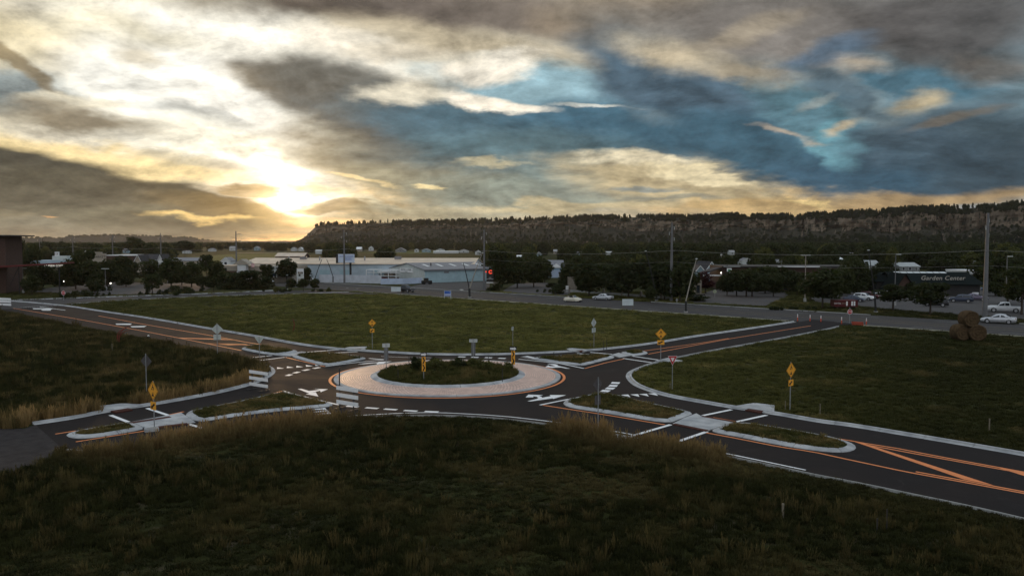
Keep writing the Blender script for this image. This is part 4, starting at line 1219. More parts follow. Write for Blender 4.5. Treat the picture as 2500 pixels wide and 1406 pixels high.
for x in (14, 25, 41): MB().tube([(x, 8, r_ - 1.2), (x, 8, r_ + .9)], .25, 8).build('roof_vent', GALV, root)
for x in (18, 52): MB().box((x, 12, r_ + .2), (2.2, 1.6, 1.2)).build('roof_unit', M_ROOFG, root)
MB().box((57, -3.4, 3.0), (17, 6.5, .22)).build('canopy', M_TRIM, root)
for k in range(5): MB().box((49 + k * 4, -6.4, 1.45), (.18, .18, 2.9)).build('canopy_post', M_TRIM, root)
# store front facing the junction: entrance tower
fr = empty('store_front', G(590, 688), R(-12), 'store entrance front with a white peaked portal and dark band', 'building')
s_ = scale_at(G(590, 688))
MB().box((4, 6, 2.6), (27, 11, 5.2)).build('wall', M_BEIGE, fr)
MB().box((4, .42, 3.1), (27.3, .3, .8)).build('dark_band', M_BRICK, fr)
MB().box((1, -.8, 4.6), (3.0, 1.6, 2.2)).build('portal_head', M_TRIM, fr)
for x in (-.6, 2.6): MB().box((x, -.8, 1.7), (.5, 1.2, 3.5)).build('portal_pier', M_TRIM, fr)
MB().plate([(-2.2, 5.6), (4.2, 5.6), (1, 7.4)], -1.9, 1.5).build('portal_roof', M_BEIGE, fr)
MB().box((1.2, -.2, 1.3), (2.0, .2, 2.6)).build('door', M_PALE, fr)
MB().box((12, -.6, 4.3), (6.4, 1.4, 1.9)).build('annex', M_PALE, fr)
for x in (10.6, 13.2): MB().box((x, -1.32, 4.5), (.9, .05, .4)).build('vent', M_DARK, fr)
MB().box((12.1, -1.6, 2.6), (2.6, .12, 1.9)).build('sign_panel', SIGNWHITE, fr)
MB().plate([(11.2, 2.1), (11.7, 3.1), (12.1, 2.5), (12.6, 3.2), (13.0, 2.1)], -1.68, -1.665).build('emblem', BLUEB, fr)
for x in (-6, 9): window(fr, x, 3.9, .8, 1.0, .45, M_DARK)
flag = empty('flag', G(614, 689), R(20), 'striped flag hanging from a pole by the store entrance', 'flag')
MB().tube([(0, 0, 0), (0, 0, 7.4)], .06, 8).build('pole', GALV, flag)
for k in range(7): MB().box((.55, .0, 5.9 - k * .17), (1.0, .03, .165), 0.25).build('stripe', SIGNRED if k % 2 == 0 else SIGNWHITE, flag)
MB().box((.32, -.03, 5.68), (.5, .03, .55), .25).build('canton', BLUEB, flag)

# 2  lumber shed with the gable sign
o_ = G(1037, 690.5); al = R(36)
root = empty('lumber_shed', o_, al, 'pale gabled lumber shed with a name board and roof skylights', 'building')
L2, W2_ = 27, 22.5
gable(root, L2, W2_, 4.05, 5.9, M_TEAL, M_ROOFG, None, 'x', .5)
# pale cladding on the gable wall, proud of the frame
MB().add([(-.03, 0, 0), (-.03, W2_, 0), (-.03, W2_, 4.05), (-.03, W2_ / 2, 5.85), (-.03, 0, 4.05), (-.10, 0, 0), (-.10, W2_, 0), (-.10, W2_, 4.05), (-.10, W2_ / 2, 5.85), (-.10, 0, 4.05)],
         [(0, 1, 2, 3, 4), (5, 6, 7, 8, 9), (0, 1, 6, 5), (1, 2, 7, 6), (2, 3, 8, 7), (3, 4, 9, 8), (4, 0, 5, 9)]).build('gable_cladding', M_PALE, root)
sl = (5.9 - 4.05) / (W2_ / 2)
for k in range(5):
    x = 3.5 + k * 5.1
    MB().add([(x, 4.2, 4.05 + 4.2 * sl + .24), (x + 1.0, 4.2, 4.05 + 4.2 * sl + .24), (x + 1.0, 8.2, 4.05 + 8.2 * sl + .24), (x, 8.2, 4.05 + 8.2 * sl + .24)], [(0, 1, 2, 3)]).build('skylight', M_SKYL, root)
MB().box((L2 / 2, -.55, 3.85), (L2 + 1, .12, .22)).build('gutter', M_ROOFG, root)
for x in (11.5, 18.5): MB().box((x, -.04, 1.9), (.10, .06, 3.7)).build('siding_seam', M_BLUE, root)
MB().box((8, -.06, 3.2), (1.8, .08, .5)).build('wall_sign', M_ROOFG, root)
MB().tube([(5.5, 5.5, 5.0), (5.5, 5.5, 6.1)], .18, 8).build('roof_vent', M_DARK, root)
sb = MB().box((-.22, W2_ / 2 + .4, 3.62), (.12, 8.6, 1.35)).build('name_board', SIGNWHITE, root)
text('GRAND LUMBER', 0.92, BLACK, sb, (-.29, W2_ / 2 + .4, 3.82), (R(90), 0, R(-90)), ext=.005, sx=1.0)
text('COMPANY', 0.38, BLACK, sb, (-.29, W2_ / 2 + .4, 3.18), (R(90), 0, R(-90)), ext=.005)

# white yard fence, panel by panel
def panel_fence(pts, htop, label, m, pw=2.6, name='yard_fence', post_m=None):
    root = empty(name, pts[0], 0, label, 'fence')
    o = pts[0]
    for a_, b_ in zip(pts, pts[1:]):
        t = b_ - a_; n = max(1, round(t.length / pw)); rz = math.atan2(t.y, t.x)
        for k in range(n):
            c = a_.lerp(b_, (k + .5) / n) - o
            MB().box((c.x, c.y, htop / 2 + .05), (t.length / n - .10, .06, htop), rz).build('panel', m, root)
            c = a_.lerp(b_, k / n) - o
            MB().box((c.x, c.y, htop / 2 + .08), (.12, .12, htop + .16), rz).build('post', post_m or m, root)
    return root
WFENCE = bmat('white fence board', (0.50, 0.53, 0.57), .7, .12, .5)
panel_fence([G(780, 689.6), G(857, 691), G(930, 692.8)], 2.5, 'long white board fence in front of the lumber yard', WFENCE, 3.4)
panel_fence([G(930, 694.6), G(985, 694), G(1031, 692)], 1.75, 'lower pale blue fence before the gabled shed', bmat('pale blue fence', (0.42, 0.50, 0.62), .7), 2.4)
st = empty('lumber_rack', G(915, 690), R(-18), 'open lumber rack with stacked boards left of the gabled shed', 'rack')
for z in (1.0, 2.0, 3.0, 3.9): MB().box((0, 6, z), (11, 3, .16)).build('shelf', M_TRIM, st)
for x in (-5.3, -2.6, 0, 2.6, 5.3): MB().box((x, 4.4, 2.0), (.2, .2, 4.0)).build('rack_post', M_TRIM, st)
for k, (x, z, m_) in enumerate(((-3.5, 1.3, WOOD), (0.2, 1.3, M_RED), (3.6, 1.3, WOOD), (-2.5, 2.35, M_BLUE), (2.4, 2.35, WOOD))): MB().box((x, 6, z), (3.0, 2.4, .45)).build('timber_stack', m_, st)

# 3 billboard
b = G(833, 686); s = scale_at(b); root = empty('billboard', b, R(-6), 'white billboard with blue lettering on one dark post', 'billboard')
zt, zb_ = up_from(b, 620.5), up_from(b, 641); w_ = 40 / s
px0 = (843.5 - 833) / s
MB().box((px0 + .3, .3, (zt + zb_) / 2), (w_, .5, zt - zb_)).build('panel', mat('billboard face', (.55, .62, .72), .5, .3, .05, .4), root)
MB().box((px0 - w_ / 2 - .15, 1.2, (zt + zb_) / 2), (.5, 2.6, zt - zb_ + .2)).build('side_panel', M_DARK, root)
MB().box((px0 + 1.6, .6, zb_ / 2), (.55, .55, zb_)).build('post', M_DARK, root)
MB().box((px0, .2, zb_ - .18), (w_ * 1.15, 1.1, .12)).build('catwalk', M_DARK, root)
text('ENGINE STORM', .62, BLUEB, root, (px0 + .5, -.02, zb_ + (zt - zb_) * .74), ext=.01)
text('SERVICE', .60, BLUEB, root, (px0 + 1.0, -.02, zb_ + (zt - zb_) * .50), ext=.01)
MB().box((px0 + 1.0, -.0, zb_ + (zt - zb_) * .34), (2.4, .1, .09)).build('underline', BLUEB, root)

# 4 monument sign with the red lit emblem
b = G(1196, 706); s = scale_at(b); root = empty('monument_sign', b, 0, 'dark roadside sign with a glowing red emblem and white base', 'sign')
MB().box((0, .3, up_from(b, 674)), (17 / s, .5, (up_from(b, 660) - up_from(b, 688)))).build('cabinet', M_DARK, root)
for x in (-7.2, -2.5, 7.2): MB().box((x / s, .3, up_from(b, 690) / 2), (.25 if abs(x) > 5 else .4, .4, up_from(b, 690))).build('leg', M_STONE, root)
MB().box((0, .28, up_from(b, 690)), (17 / s, .5, .22)).build('beam', M_TRIM, root)
REDGLOW = glow_mat('red neon', (1.0, .07, .03), .8)
P = [(math.cos(R(a_)) * .42, math.sin(R(a_)) * .42) for a_ in range(30, 360, 30)]
em = MB(); em.tube([(x, 0, z) for x, z in P], .13, 6); e1 = em.build('red_emblem', REDGLOW, root); e1.location = (1.7 / s, -.05, up_from(b, 664))
e2 = MB().ico((0, 0, 0), (.16, .1, .3)).build('red_emblem', REDGLOW, root); e2.location = (-9.2 / s, -.1, up_from(b, 663.4))
text('THE', .30, SIGNWHITE, root, (0, .02, up_from(b, 678)), ext=.01); text('BAR SALOON', .30, SIGNWHITE, root, (0, .02, up_from(b, 681.2)), ext=.01)

# 5 City Brew coffee building, left
b = G(125, 690); s = scale_at(b); root = empty('coffee_shop', b, R(6), 'blue white coffee shop with dark lettered sign band', 'building')
w_ = 86 / s; H1, H0 = up_from(b, 636), up_from(b, 650)
MB().box((0, 5, H0 / 2), (w_, 10, H0)).build('wall', M_STONE, root)
MB().box((0, 4.8, (H1 + H0) / 2 + .005), (w_ + .5, 10.6, H1 - H0)).build('parapet', bmat('pale blue parapet', (.36, .46, .52)), root)
MB().box((18 / s, 3, H1 + .75), (34 / s, 4, 1.3)).build('roof_screen', M_PALE, root)
cu = MB().box((6 / s, 3, H1 + 2.0), (8 / s, 1.0, 1.4)).build('cupola', M_TRIM, root)
text('CB', .8, M_RED, cu, (6 / s, 2.46, H1 + 2.0), ext=.01)
bd = MB().box((8 / s, -.62, H0 + .15), (50 / s, .2, 1.15)).build('sign_band', BLACK, root)
LIT = glow_mat('lit white letter', (1, .93, .80), .55)
text('CITY BREW COFFEE', .92, LIT, bd, (8 / s, -.73, H0 + .15), ext=.01, sx=.82)
MB().box((37 / s, -.66, H0 + .1), (14 / s, .1, .3)).build('awning_light', LIT, root)
for x in (-30, 30): window(root, x / s, 2.0, 2.0, 1.8, -.02)

# 6 tall brick building at the left edge with canopy
o_ = G(26, 716); root = empty('brick_tower', o_, R(10), 'dark brown brick tower with columns and red canopy at the left edge', 'building')
s = scale_at(o_); H1 = up_from(o_, 577)
MB().box((-9, 6, H1 / 2), (15, 12, H1)).build('wall', M_BRICK, root)
for x in (-1.5, -6.2, -11): MB().box((x, -.5, (H1 - .6) / 2), (1.9, 1.0, H1 - .6)).build('column', M_BRICK, root)
MB().box((-8.0, 5.0, H1 + .15), (19, 15, .3)).build('roof', M_ROOFD, root)
for x in (-3.9, -8.6):
    for z in (2.5, 6.0, 9.5): window(root, x, z, 2.2, 2.2, -.03, M_DARK)
cz = up_from(o_, 651)
MB().add([(-14, -7, cz - .9), (14.5, -4, cz + .75), (14.5, 2, cz + .75), (-14, -1.05, cz - .9), (-14, -7, cz - .4), (14.5, -4, cz + 1.1), (14.5, 2, cz + 1.1), (-14, -1.05, cz - .4)], [(0, 1, 2, 3), (4, 5, 6, 7), (0, 1, 5, 4), (1, 2, 6, 5), (2, 3, 7, 6), (3, 0, 4, 7)]).build('canopy', M_RED, root)
for x in (3.2, 12.5): MB().tube([(x, -3, 0), (x, -3, cz + .1)], .14, 8).build('canopy_post', M_DARK, root)
MB().tube([(.8, -2.6, 1.9), (3.1, -3, cz - .3)], .09, 6).build('brace', M_DARK, root)

# 7 pharmacy row on the left: tan box store with a raised sign parapet
b = G(228, 662); s = scale_at(b); root = empty('tan_store', b, R(-4), 'low tan brick store with a raised sign parapet', 'building')
MB().box((50 / s, 9, up_from(b, 624) / 2), (104 / s, 18, up_from(b, 624))).build('wall', M_BRICK, root)
MB().box((17 / s, -.3, up_from(b, 625) - 1.0), (34 / s, 1.0, 4.2)).build('sign_parapet', M_BEIGE, root)
MB().box((12 / s, -.2, up_from(b, 618)), (22 / s, 1.2, 1.0)).build('parapet_top', M_BEIGE, root)
text('MARKET', 1.5, M_DARK, root, (17 / s, -.85, up_from(b, 627.4)), ext=.02, shear=.2)
MB().box((66 / s, 8.9, up_from(b, 623.4)), (72 / s, 18.2, .35)).build('coping', M_TRIM, root)
house(330, 345, 668, 637, 623, 9, M_BEIGE, M_ROOFD, 'white gabled storefront bay right of the tan store', 'y', wins=1)
house(345, 400, 664, 633, 622, 8, M_BLUE, M_ROOFD, 'long dark roofed building with a pale blue front', 'x', wins=4)
house(386, 398, 668, 636, 623, 8, M_TRIM, M_ROOFD, 'small white gabled bay at the end of the dark roofed building', 'y', wins=1)
house(415, 490, 650, 637, 630, 10, M_BEIGE, M_ROOFG, 'low long building with pale front below the big dome shaped tree', 'x', wins=6)
house(540, 562, 650, 637, 629, 9, M_TRIM, M_ROOFG, 'small white building left of the store portal', 'y', wins=1)
house(672, 742, 636, 626, 618.5, 16, M_BRICK, M_ROOFT, 'distant barn with a sunlit roof beyond the long store', 'x', wins=0)

# 8 suburban houses
PB = bmat('pale blue siding', (.42, .58, .72)); GB = bmat('grey blue siding', (.24, .33, .36)); WB = bmat('off white siding', (.55, .57, .56)); DB = bmat('dim grey siding', (.20, .21, .21))
# bright blue garage
b = G(1334, 678); s = scale_at(b); root = empty('garage', b, R(3), 'bright pale blue garage with a wide white panelled door', 'garage')
L = 42 / s; ez, rz_ = up_from(b, 652), up_from(b, 637)
gable(root, L, 10, ez, rz_, PB, M_ROOFG, None, 'x', .5)
MB().plate([(L * .30, ez - .1), (L * .85, ez - .1), (L * .58, up_from(b, 643))], -.35, -.05).build('porch_gable', M_TRIM, root)
MB().box((L / 2, -.45, ez - .05), (L + .6, .5, .5)).build('fascia', M_TRIM, root)
for r__ in range(4):
    for c__ in range(4): MB().box((L * .36 + c__ * 1.02, -.06, .45 + r__ * .66), (.94, .08, .58)).build('door_panel', bmat('garage door', (.50, .58, .72)), root)
for a_ in ((1224, 1247, 652, 642, 634.5, 8, GB, M_ROOFG, 'grey blue house with two white gables above the trees', 'y', 1),
           (1458, 1474, 666, 653, 646, 8, WB, M_ROOFG, 'small white house glimpsed through the dark tree row', 'y', 1),
           (1606, 1626, 644, 635, 630, 9, GB, M_ROOFG, 'grey gabled house left of the tall steel pole', 'y', 1),
           (1708, 1722, 628, 620, 615.5, 9, PB, M_ROOFD, 'tiny blue house high among the trees', 'y', 1),
           (1812, 1838, 648, 637, 631, 9, WB, M_ROOFG, 'pale roofed house above the dark commercial block', 'y', 1),
           (1894, 1914, 648, 641, 634, 8, DB, M_ROOFG, 'grey gable end above the dark commercial block', 'y', 1),
           (2112, 2150, 658, 650, 637, 12, WB, mat('pale roof', (.34, .36, .35), .7, .3, .1, .8), 'house with a bright pale roof behind the parking lot', 'x', 3),
           (2198, 2245, 662, 651, 642.5, 12, DB, mat('pale roof2', (.36, .38, .37), .7, .3, .1, .8), 'wide house with a pale roof left of the garden store', 'x', 3),
           (2202, 2228, 646, 640, 633.5, 9, DB, M_ROOFD, 'dark roofed house peeping over the wide pale roof', 'x', 2),
           (1404, 1424, 624, 618, 615.5, 9, GB, M_ROOFG, 'tiny grey house in the dark belt of trees', 'x', 2),
           (1475, 1500, 622, 616, 614.6, 9, WB, M_SKYL, 'tiny long house with a white roof in the belt of trees', 'x', 2),
           (1012, 1021, 616, 610.5, 608, 9, WB, M_ROOFG, 'tiny white house, first in the row under the bluff', 'y', 1),
           (1030, 1050, 616, 611, 607, 10, GB, M_ROOFG, 'tiny blue grey house, second in the row under the bluff', 'y', 1),
           (966, 990, 616, 611, 605, 10, DB, M_ROOFG, 'tiny dim house with wide roof under the bluff', 'y', 1),
           (1064, 1084, 616, 611, 607.5, 10, WB, M_ROOFG, 'tiny white house over the long white shed', 'y', 1),
           (1120, 1144, 617, 613, 609, 10, WB, M_ROOFG, 'tiny white gabled house at the right of the row', 'y', 1),
           (1058, 1118, 618.5, 614.4, 613.2, 12, M_TRIM, M_SKYL, 'long low white shed in the row under the bluff', 'x', 0),
           (770, 784, 620, 613, 610.5, 9, WB, M_TRIM, 'small bright white house beyond the long store roof', 'x', 0),
           (710, 722, 613, 608, 604, 10, WB, M_ROOFG, 'two peaked white barn, far beyond the store', 'y', 0),
           (728, 738, 613, 608, 604, 10, WB, M_TRIM, 'white barn with bright roof, far beyond the store', 'y', 0),
           (508, 522, 614, 609.5, 606.5, 10, WB, M_ROOFG, 'white house far out among the valley trees', 'y', 0),
           (445, 460, 619, 614.5, 612, 10, WB, M_ROOFG, 'tiny pale house far left of the tall two armed pole', 'y', 0)):
    house(*a_[:9], axis=a_[9], wins=a_[10])
PR = mat('pale shingle', (.30, .30, .29), .8, .2, .15, 1.0)
for k, (x, by, w_, l) in enumerate(((1262, 634, 14, 'tiny pale roof in the belt left of the blue garage'), (1310, 626, 12, 'tiny white gable high in the belt over the bank drive trees'), (1352, 620, 10, 'tiny pale gable far up the belt above the blue garage'),
      (1540, 632, 16, 'small pale roof above the third roadside tree'), (1662, 622, 10, 'tiny yellowish gable right of the steel pole'), (1755, 632, 14, 'small pale gable above the plum leaved tree'), (1782, 622, 12, 'tiny pale roof up the belt over the shop block'),
      (1852, 628, 12, 'tiny white gable beside the light olive tree'), (1934, 636, 16, 'small pale roof right of the grey gable end'), (1985, 630, 14, 'small pale gable right of the rusty lamp post'), (2040, 640, 18, 'pale roof over the dark trees above the red trailer'),
      (2075, 628, 12, 'tiny pale gable up the belt above the parked cars'), (2268, 640, 18, 'pale roof peeping over the garden store'), (2330, 634, 16, 'small pale gable up the belt right of the garden lettering'), (2420, 644, 20, 'pale roof right of the nearest steel pole'),
      (1160, 622, 14, 'small pale gable left of the steel pole by the red emblem'), (300, 618, 12, 'tiny pale gable left of the big dome shaped tree'), (205, 622, 12, 'tiny pale roof above the cluster behind the hedge'), (560, 612, 12, 'tiny pale roof left of the two armed pole'), (620, 612, 12, 'tiny white gable right of the two armed pole'), (870, 614, 12, 'tiny white house right of the billboard'), (900, 612, 10, 'tiny pale barn further right of the billboard'))):
    house(x, x + w_, by, by - 6, by - 10.5, 9, (WB, GB, M_BEIGE)[k % 3], (PR, M_ROOFG, PR)[k % 3] if k % 5 else M_SKYL, l, 'xy'[k % 2], wins=1)
# pair of houses by the middle drive
house(1696, 1722, 692, 665, 649.5, 9, GB, M_ROOFD, 'steep gabled house with white trim beside the stone pylon', 'y', yaw=-4, wins=1)
house(1722, 1752, 686, 661, 640, 12, bmat('blue siding', (.25, .36, .42)), M_ROOFD, 'blue house with a tall steep gable right of the stone pylon', 'y', yaw=8, wins=2)

# 9 stone pylon sign
b = G(1704, 722); s = scale_at(b); root = empty('stone_pylon', b, R(-3), 'tan stone pylon with a dark panel beside the driveway', 'sign')
zt = up_from(b, 684)
for x in (-6.3, 6.3): MB().box((x / s, .3, zt * .34), (4.0 / s, .8, zt * .68)).build('pier', M_STONE, root)
MB().box((0, .3, zt * .84), (16.6 / s, .8, zt * .32)).build('head', M_STONE, root)
MB().box((0, .35, zt * .34), (8.6 / s, .3, zt * .68)).build('panel', GLASS, root)
b = G(1706, 728); root = empty('low_sign', b, R(-3), 'low dark sign wall with pale letters before the stone pylon', 'sign')
MB().box((0, 0, .5), (28 / s, .5, 1.0)).build('wall', M_DARK, root); MB().box((0, 0, 1.06), (29 / s, .6, .12)).build('coping', M_STONE, root)
text('Evergreen', .62, SIGNWHITE, root, (0, -.27, .52), ext=.01, shear=.25)
# pale blue board behind it
b = G(1711, 690); s = scale_at(b); root = empty('notice_board', b, 0, 'pale blue notice board behind the stone pylon', 'sign board')
MB().box((0, 0, up_from(b, 669.5)), (17 / s, .15, 8 / s)).build('panel', PB, root); MB().box((0, .12, up_from(b, 676) / 2), (.3, .08, up_from(b, 676))).build('leg', GALV, root)
MB().box((0, -.02, up_from(b, 680)), (20 / s, .3, .3)).build('beam', M_TRIM, root)

# 10 dark commercial block with the square white sign
b = G(1762, 708); s = scale_at(b); root = empty('shop_block', b, R(-2), 'long dark flat roofed shop block with a square white sign', 'building')
Lb = 330 / s; H = up_from(b, 652)
MB().box((Lb / 2, 8, H / 2), (Lb, 16, H)).build('wall', M_BRICK, root)
MB().box((Lb / 2, -.5, H * .60), (Lb, 1.2, H * .24)).build('fascia', M_DARK, root)
MB().box((Lb / 2, 7.6, H + .12), (Lb + .4, 17, .22)).build('coping', M_DARK, root)
MB().box((182 / s, -1.0, H + .16), (100 / s, .5, .28)).build('light_coping', M_TRIM, root)
MB().box((22 / s, -1.0, H + .16), (40 / s, .3, .12)).build('light_coping', M_PALE, root)
p = MB().box((15 / s, -1.2, up_from(b, 660)), (11 / s, .2, 11 / s)).build('sign_panel', SIGNWHITE, root)
MB().plate([(15 / s - .35, up_from(b, 660) - .3), (15 / s + .4, up_from(b, 660) - .3), (15 / s + .4, up_from(b, 660) + .35), (15 / s - .35, up_from(b, 660) + .35)], -1.33, -1.31).build('emblem', mat('green print', (.05, .2, .1), .6, .3, .3, 3), root)
for k in range(12): MB().box((20 / s + k * 26 / s, -.05, 1.4), (14 / s, .1, 2.6)).build('shop_window', GLASS, root)
text('THE ORCHID', 1.05, LIT, root, (210 / s, -1.25, H * .62), ext=.02)
# gabled canopy left of it
b2 = G(1716, 706); cp = empty('canopy', b2, R(-2), 'dark gabled canopy with a bright lamp beside the shop block', 'canopy')
MB().add([(-.5, -3, 4.2), (6, -3, 6.4), (6, 4, 6.4), (-.5, 4, 4.2), (-.5, -3, 4.5), (6, -3, 6.7), (6, 4, 6.7), (-.5, 4, 4.5)], [(0, 1, 2, 3), (4, 5, 6, 7), (0, 1, 5, 4), (1, 2, 6, 5), (2, 3, 7, 6), (3, 0, 4, 7)]).build('roof', M_ROOFD, cp)
MB().box((2.7, -3.1, 3.9), (6.6, .2, .35)).build('fascia', M_TRIM, cp)
for x in (.2, 5.4): MB().box((x, -2.6, 1.9), (.3, .3, 3.9)).build('post', M_DARK, cp)
LAMP = glow_mat('lamp', (1, .95, .85), 3.0)
MB().ico((4.2, -3.25, 4.6), .22).build('lamp', LAMP, cp)

# 11 Garden Center
b = G(2200, 722); s = scale_at(b); root = empty('garden_center', b, R(-4), 'dark green roofed garden store with script lettering and ridge skylights', 'building')
Lg = 185 / s; e_, r_ = up_from(b, 693), up_from(b, 668.5)
gable(root, Lg, 17, e_, r_, M_DARK, M_DGREEN, None, 'x', .8)
sl = (r_ - e_) / 8.5
for k in range(8):
    x = 12 / s + k * 16.0 / s
    for y0_, y1_ in ((7.3, 7.75), (7.95, 8.4)):
        MB().add([(x, y0_, e_ + y0_ * sl + .26), (x + 14.6 / s, y0_, e_ + y0_ * sl + .26), (x + 14.6 / s, y1_, e_ + y1_ * sl + .26), (x, y1_, e_ + y1_ * sl + .26)], [(0, 1, 2, 3)]).build('ridge_skylight', M_SKYL, root)
tx = text('Garden Center', 1.55, bmat('cream letter', (.33, .30, .25)), root, (101 / s, 1.05, e_ + 2.6 * sl + .6), (R(62), 0, 0), ext=.05, shear=.35, sx=1.02)
fg = empty('entrance_gable', G(2186, 724), R(-4), 'dark brick entrance gable left of the garden store lettering', 'building')
gable(fg, 42 / s, 8, up_from(b, 700), up_from(b, 668), M_BRICK, M_DGREEN, None, 'y', .6)
wg = empty('garden_wing', G(2140, 718), R(-4), 'low dark wing joined to the garden store', 'building')
gable(wg, 44 / s, 12, up_from(b, 690), up_from(b, 671), M_DARK, M_DGREEN, None, 'x', .6)
b = G(2355, 690); s = scale_at(b); root = empty('pale_hall', b, R(5), 'pale flat fronted hall behind the garden store', 'building')
MB().box((25 / s, 5, up_from(b, 662) / 2), (50 / s, 10, up_from(b, 662))).build('wall', WB, root)
MB().plate([(30 / s, up_from(b, 663)), (37 / s, up_from(b, 654)), (56 / s, up_from(b, 652)), (56 / s, up_from(b, 663))], -.1, 3).build('parapet', WB, root)
MB().box((25 / s, 5, up_from(b, 661)), (51 / s, 10.4, .3)).build('coping', M_TRIM, root)

# 12 red shipping box by the lot
b = G(2065.5, 754); s = scale_at(b); root = empty('red_container', b, R(-3), 'dark red sales trailer with white posters at the edge of the lot', 'trailer')
w_ = 56 / s; h_ = up_from(b, 734)
MB().box((0, 1.2, .35 + h_ / 2 - .1), (w_, 2.4, h_ - .3)).build('body', M_RED, root)
for k in range(14): MB().box((-w_ / 2 + (k + .5) * w_ / 14, -.02, .3 + h_ / 2), (.09, .05, h_ - .5)).build('rib', M_RED, root)
for x in (.03, .25, .35): MB().box((x * w_, -.06, h_ * .66), (.30, .03, .85)).build('poster', SIGNWHITE, root)
text('HOTEL', .42, SIGNWHITE, root, (-w_ * .37, -.06, h_ * .66), ext=.01); text('SALE', .38, M_BEIGE, root, (-w_ * .10, -.06, h_ * .68), ext=.01)
for x in (-.35, .35): MB().tube([(x * w_, .2, .3), (x * w_, 2.2, .3)], .3, 12).build('wheel', RUBBER, root)

# 13 small tenant sign by the junction
b = G(733, 692); s = scale_at(b); root = empty('tenant_sign', b, R(-6), 'tall white shop sign with stacked panels by the junction', 'sign')
zt, z1, z2 = up_from(b, 656), up_from(b, 663.5), up_from(b, 680)
for x in (-7.6, 7.6): MB().box((x / s, .15, zt / 2), (.22, .22, zt)).build('leg', M_TRIM, root)
MB().box((0, 0, (zt + z1) / 2), (15 / s, .3, zt - z1)).build('panel', M_TRIM, root)
MB().box((0, 0, (z1 + z2) / 2 - .4), (14.6 / s, .3, (z1 - z2) * .72)).build('panel', M_PALE, root)
MB().box((-1 / s, -.17, (z1 + z2) / 2), (5 / s, .03, 5 / s)).build('emblem', M_DARK, root)

# low stone walls and pillars by the bank
for px, by, ty, w_, l in ((1211, 706.5, 690, 11, 'short tan stone wall end left of the bank drive'), (1399, 711, 677.5, 26, 'broad tan stone gate wall right of the bank drive'),):
    b = G(px, by); s = scale_at(b); root = empty('stone_wall', b, R(-2), l, 'wall')
    MB().box((0, .3, up_from(b, ty) / 2), (w_ / s, .6, up_from(b, ty))).build('wall', M_STONE, root); MB().box((0, .3, up_from(b, ty) + .06), (w_ / s + .16, .76, .12)).build('coping', M_STONE, root)
lw0, lw1 = G(1372, 712), G(1640, 731)
root = empty('low_wall', lw0, math.atan2((lw1 - lw0).y, (lw1 - lw0).x), 'long low grey wall with round topped piers along the tree row', 'wall')
Lw = (lw1 - lw0).length
for k in range(12): MB().box(((k + .5) * Lw / 12, 0, .3), (Lw / 12 - .08, .35, .6)).build('wall_panel', CONC2, root)
for k in range(1, 12, 2):
    pier = MB().box((k * Lw / 12, -.05, .55), (.5, .5, 1.1)).build('pier', M_STONE, root)
    MB().ico((k * Lw / 12, -.05, 1.3), .26).build('finial', M_STONE, pier)

# ------------------------------------------------------------------ vehicles
def paint(name, c, metal=.2): return mat(name, c, .28, .5, .05, 2.0, metal=metal)
HEAD = mat('headlamp glass', (.7, .7, .66), .15, .6, .03, 3)
TAIL = mat('tail lamp', (.25, .01, .01), .3, .5, .05, 3)
PLASTIC = mat('black trim plastic', (.02, .02, .02), .6, .3, .1, 5)
_wheel = {}
def wheel_meshes(r):
    if r in _wheel: return _wheel[r]
    m = MB(); n = 20
    prof = [(-.10, r * .66), (-.11, r * .92), (-.07, r), (.07, r), (.11, r * .92), (.10, r * .66)]
    vs = [(q_ * math.cos(2 * math.pi * i / n), y, q_ * math.sin(2 * math.pi * i / n)) for y, q_ in prof for i in range(n)]
    fs = [(a * n + i, a * n + (i + 1) % n, ((a + 1) % 6) * n + (i + 1) % n, ((a + 1) % 6) * n + i) for a in range(6) for i in range(n)]
    t = m.add(vs, fs).build('tyre', RUBBER)
    h = MB().tube([(0, -.105, 0), (0, -.085, 0)], r * .64, n)
    for k in range(5):
        a = 2 * math.pi * k / 5
        h.box((math.cos(a) * r * .32, -.108, math.sin(a) * r * .32), (r * .6, .02, r * .16))
        h.v[-8:] = [(math.cos(a) * (x - math.cos(a) * r * .32) - math.sin(a) * (z - math.sin(a) * r * .32) + math.cos(a) * r * .32, y, math.sin(a) * (x - math.cos(a) * r * .32) + math.cos(a) * (z - math.sin(a) * r * .32) + math.sin(a) * r * .32) for x, y, z in h.v[-8:]]
    h = h.build('rim', CHROME)
    _wheel[r] = (t.data, h.data)
    bpy.data.objects.remove(t); bpy.data.objects.remove(h)
    return _wheel[r]

def lofted(secs, m, name, parent, smooth=True):
    """secs: list of (x, [(y,z) half outline from bottom centre to top centre]) mirrored"""
    vs, fs = [], []
    n = len(secs[0][1]); N = 2 * n
    for x, o in secs:
        ring_ = [(x, y, z) for y, z in o] + [(x, -y, z) for y, z in reversed(o)]
        vs += ring_
    for i in range(len(secs) - 1):
        for k in range(N):
            fs.append((i * N + k, i * N + (k + 1) % N, (i + 1) * N + (k + 1) % N, (i + 1) * N + k))
    fs.append(tuple(range(N))); fs.append(tuple((len(secs) - 1) * N + k for k in range(N)))
    o = MB().add(vs, fs).build(name, m, parent)
    if smooth:
        o.data.shade_smooth()
        for p in o.data.polygons:
            if len(p.vertices) > 4: p.use_smooth = False
    return o

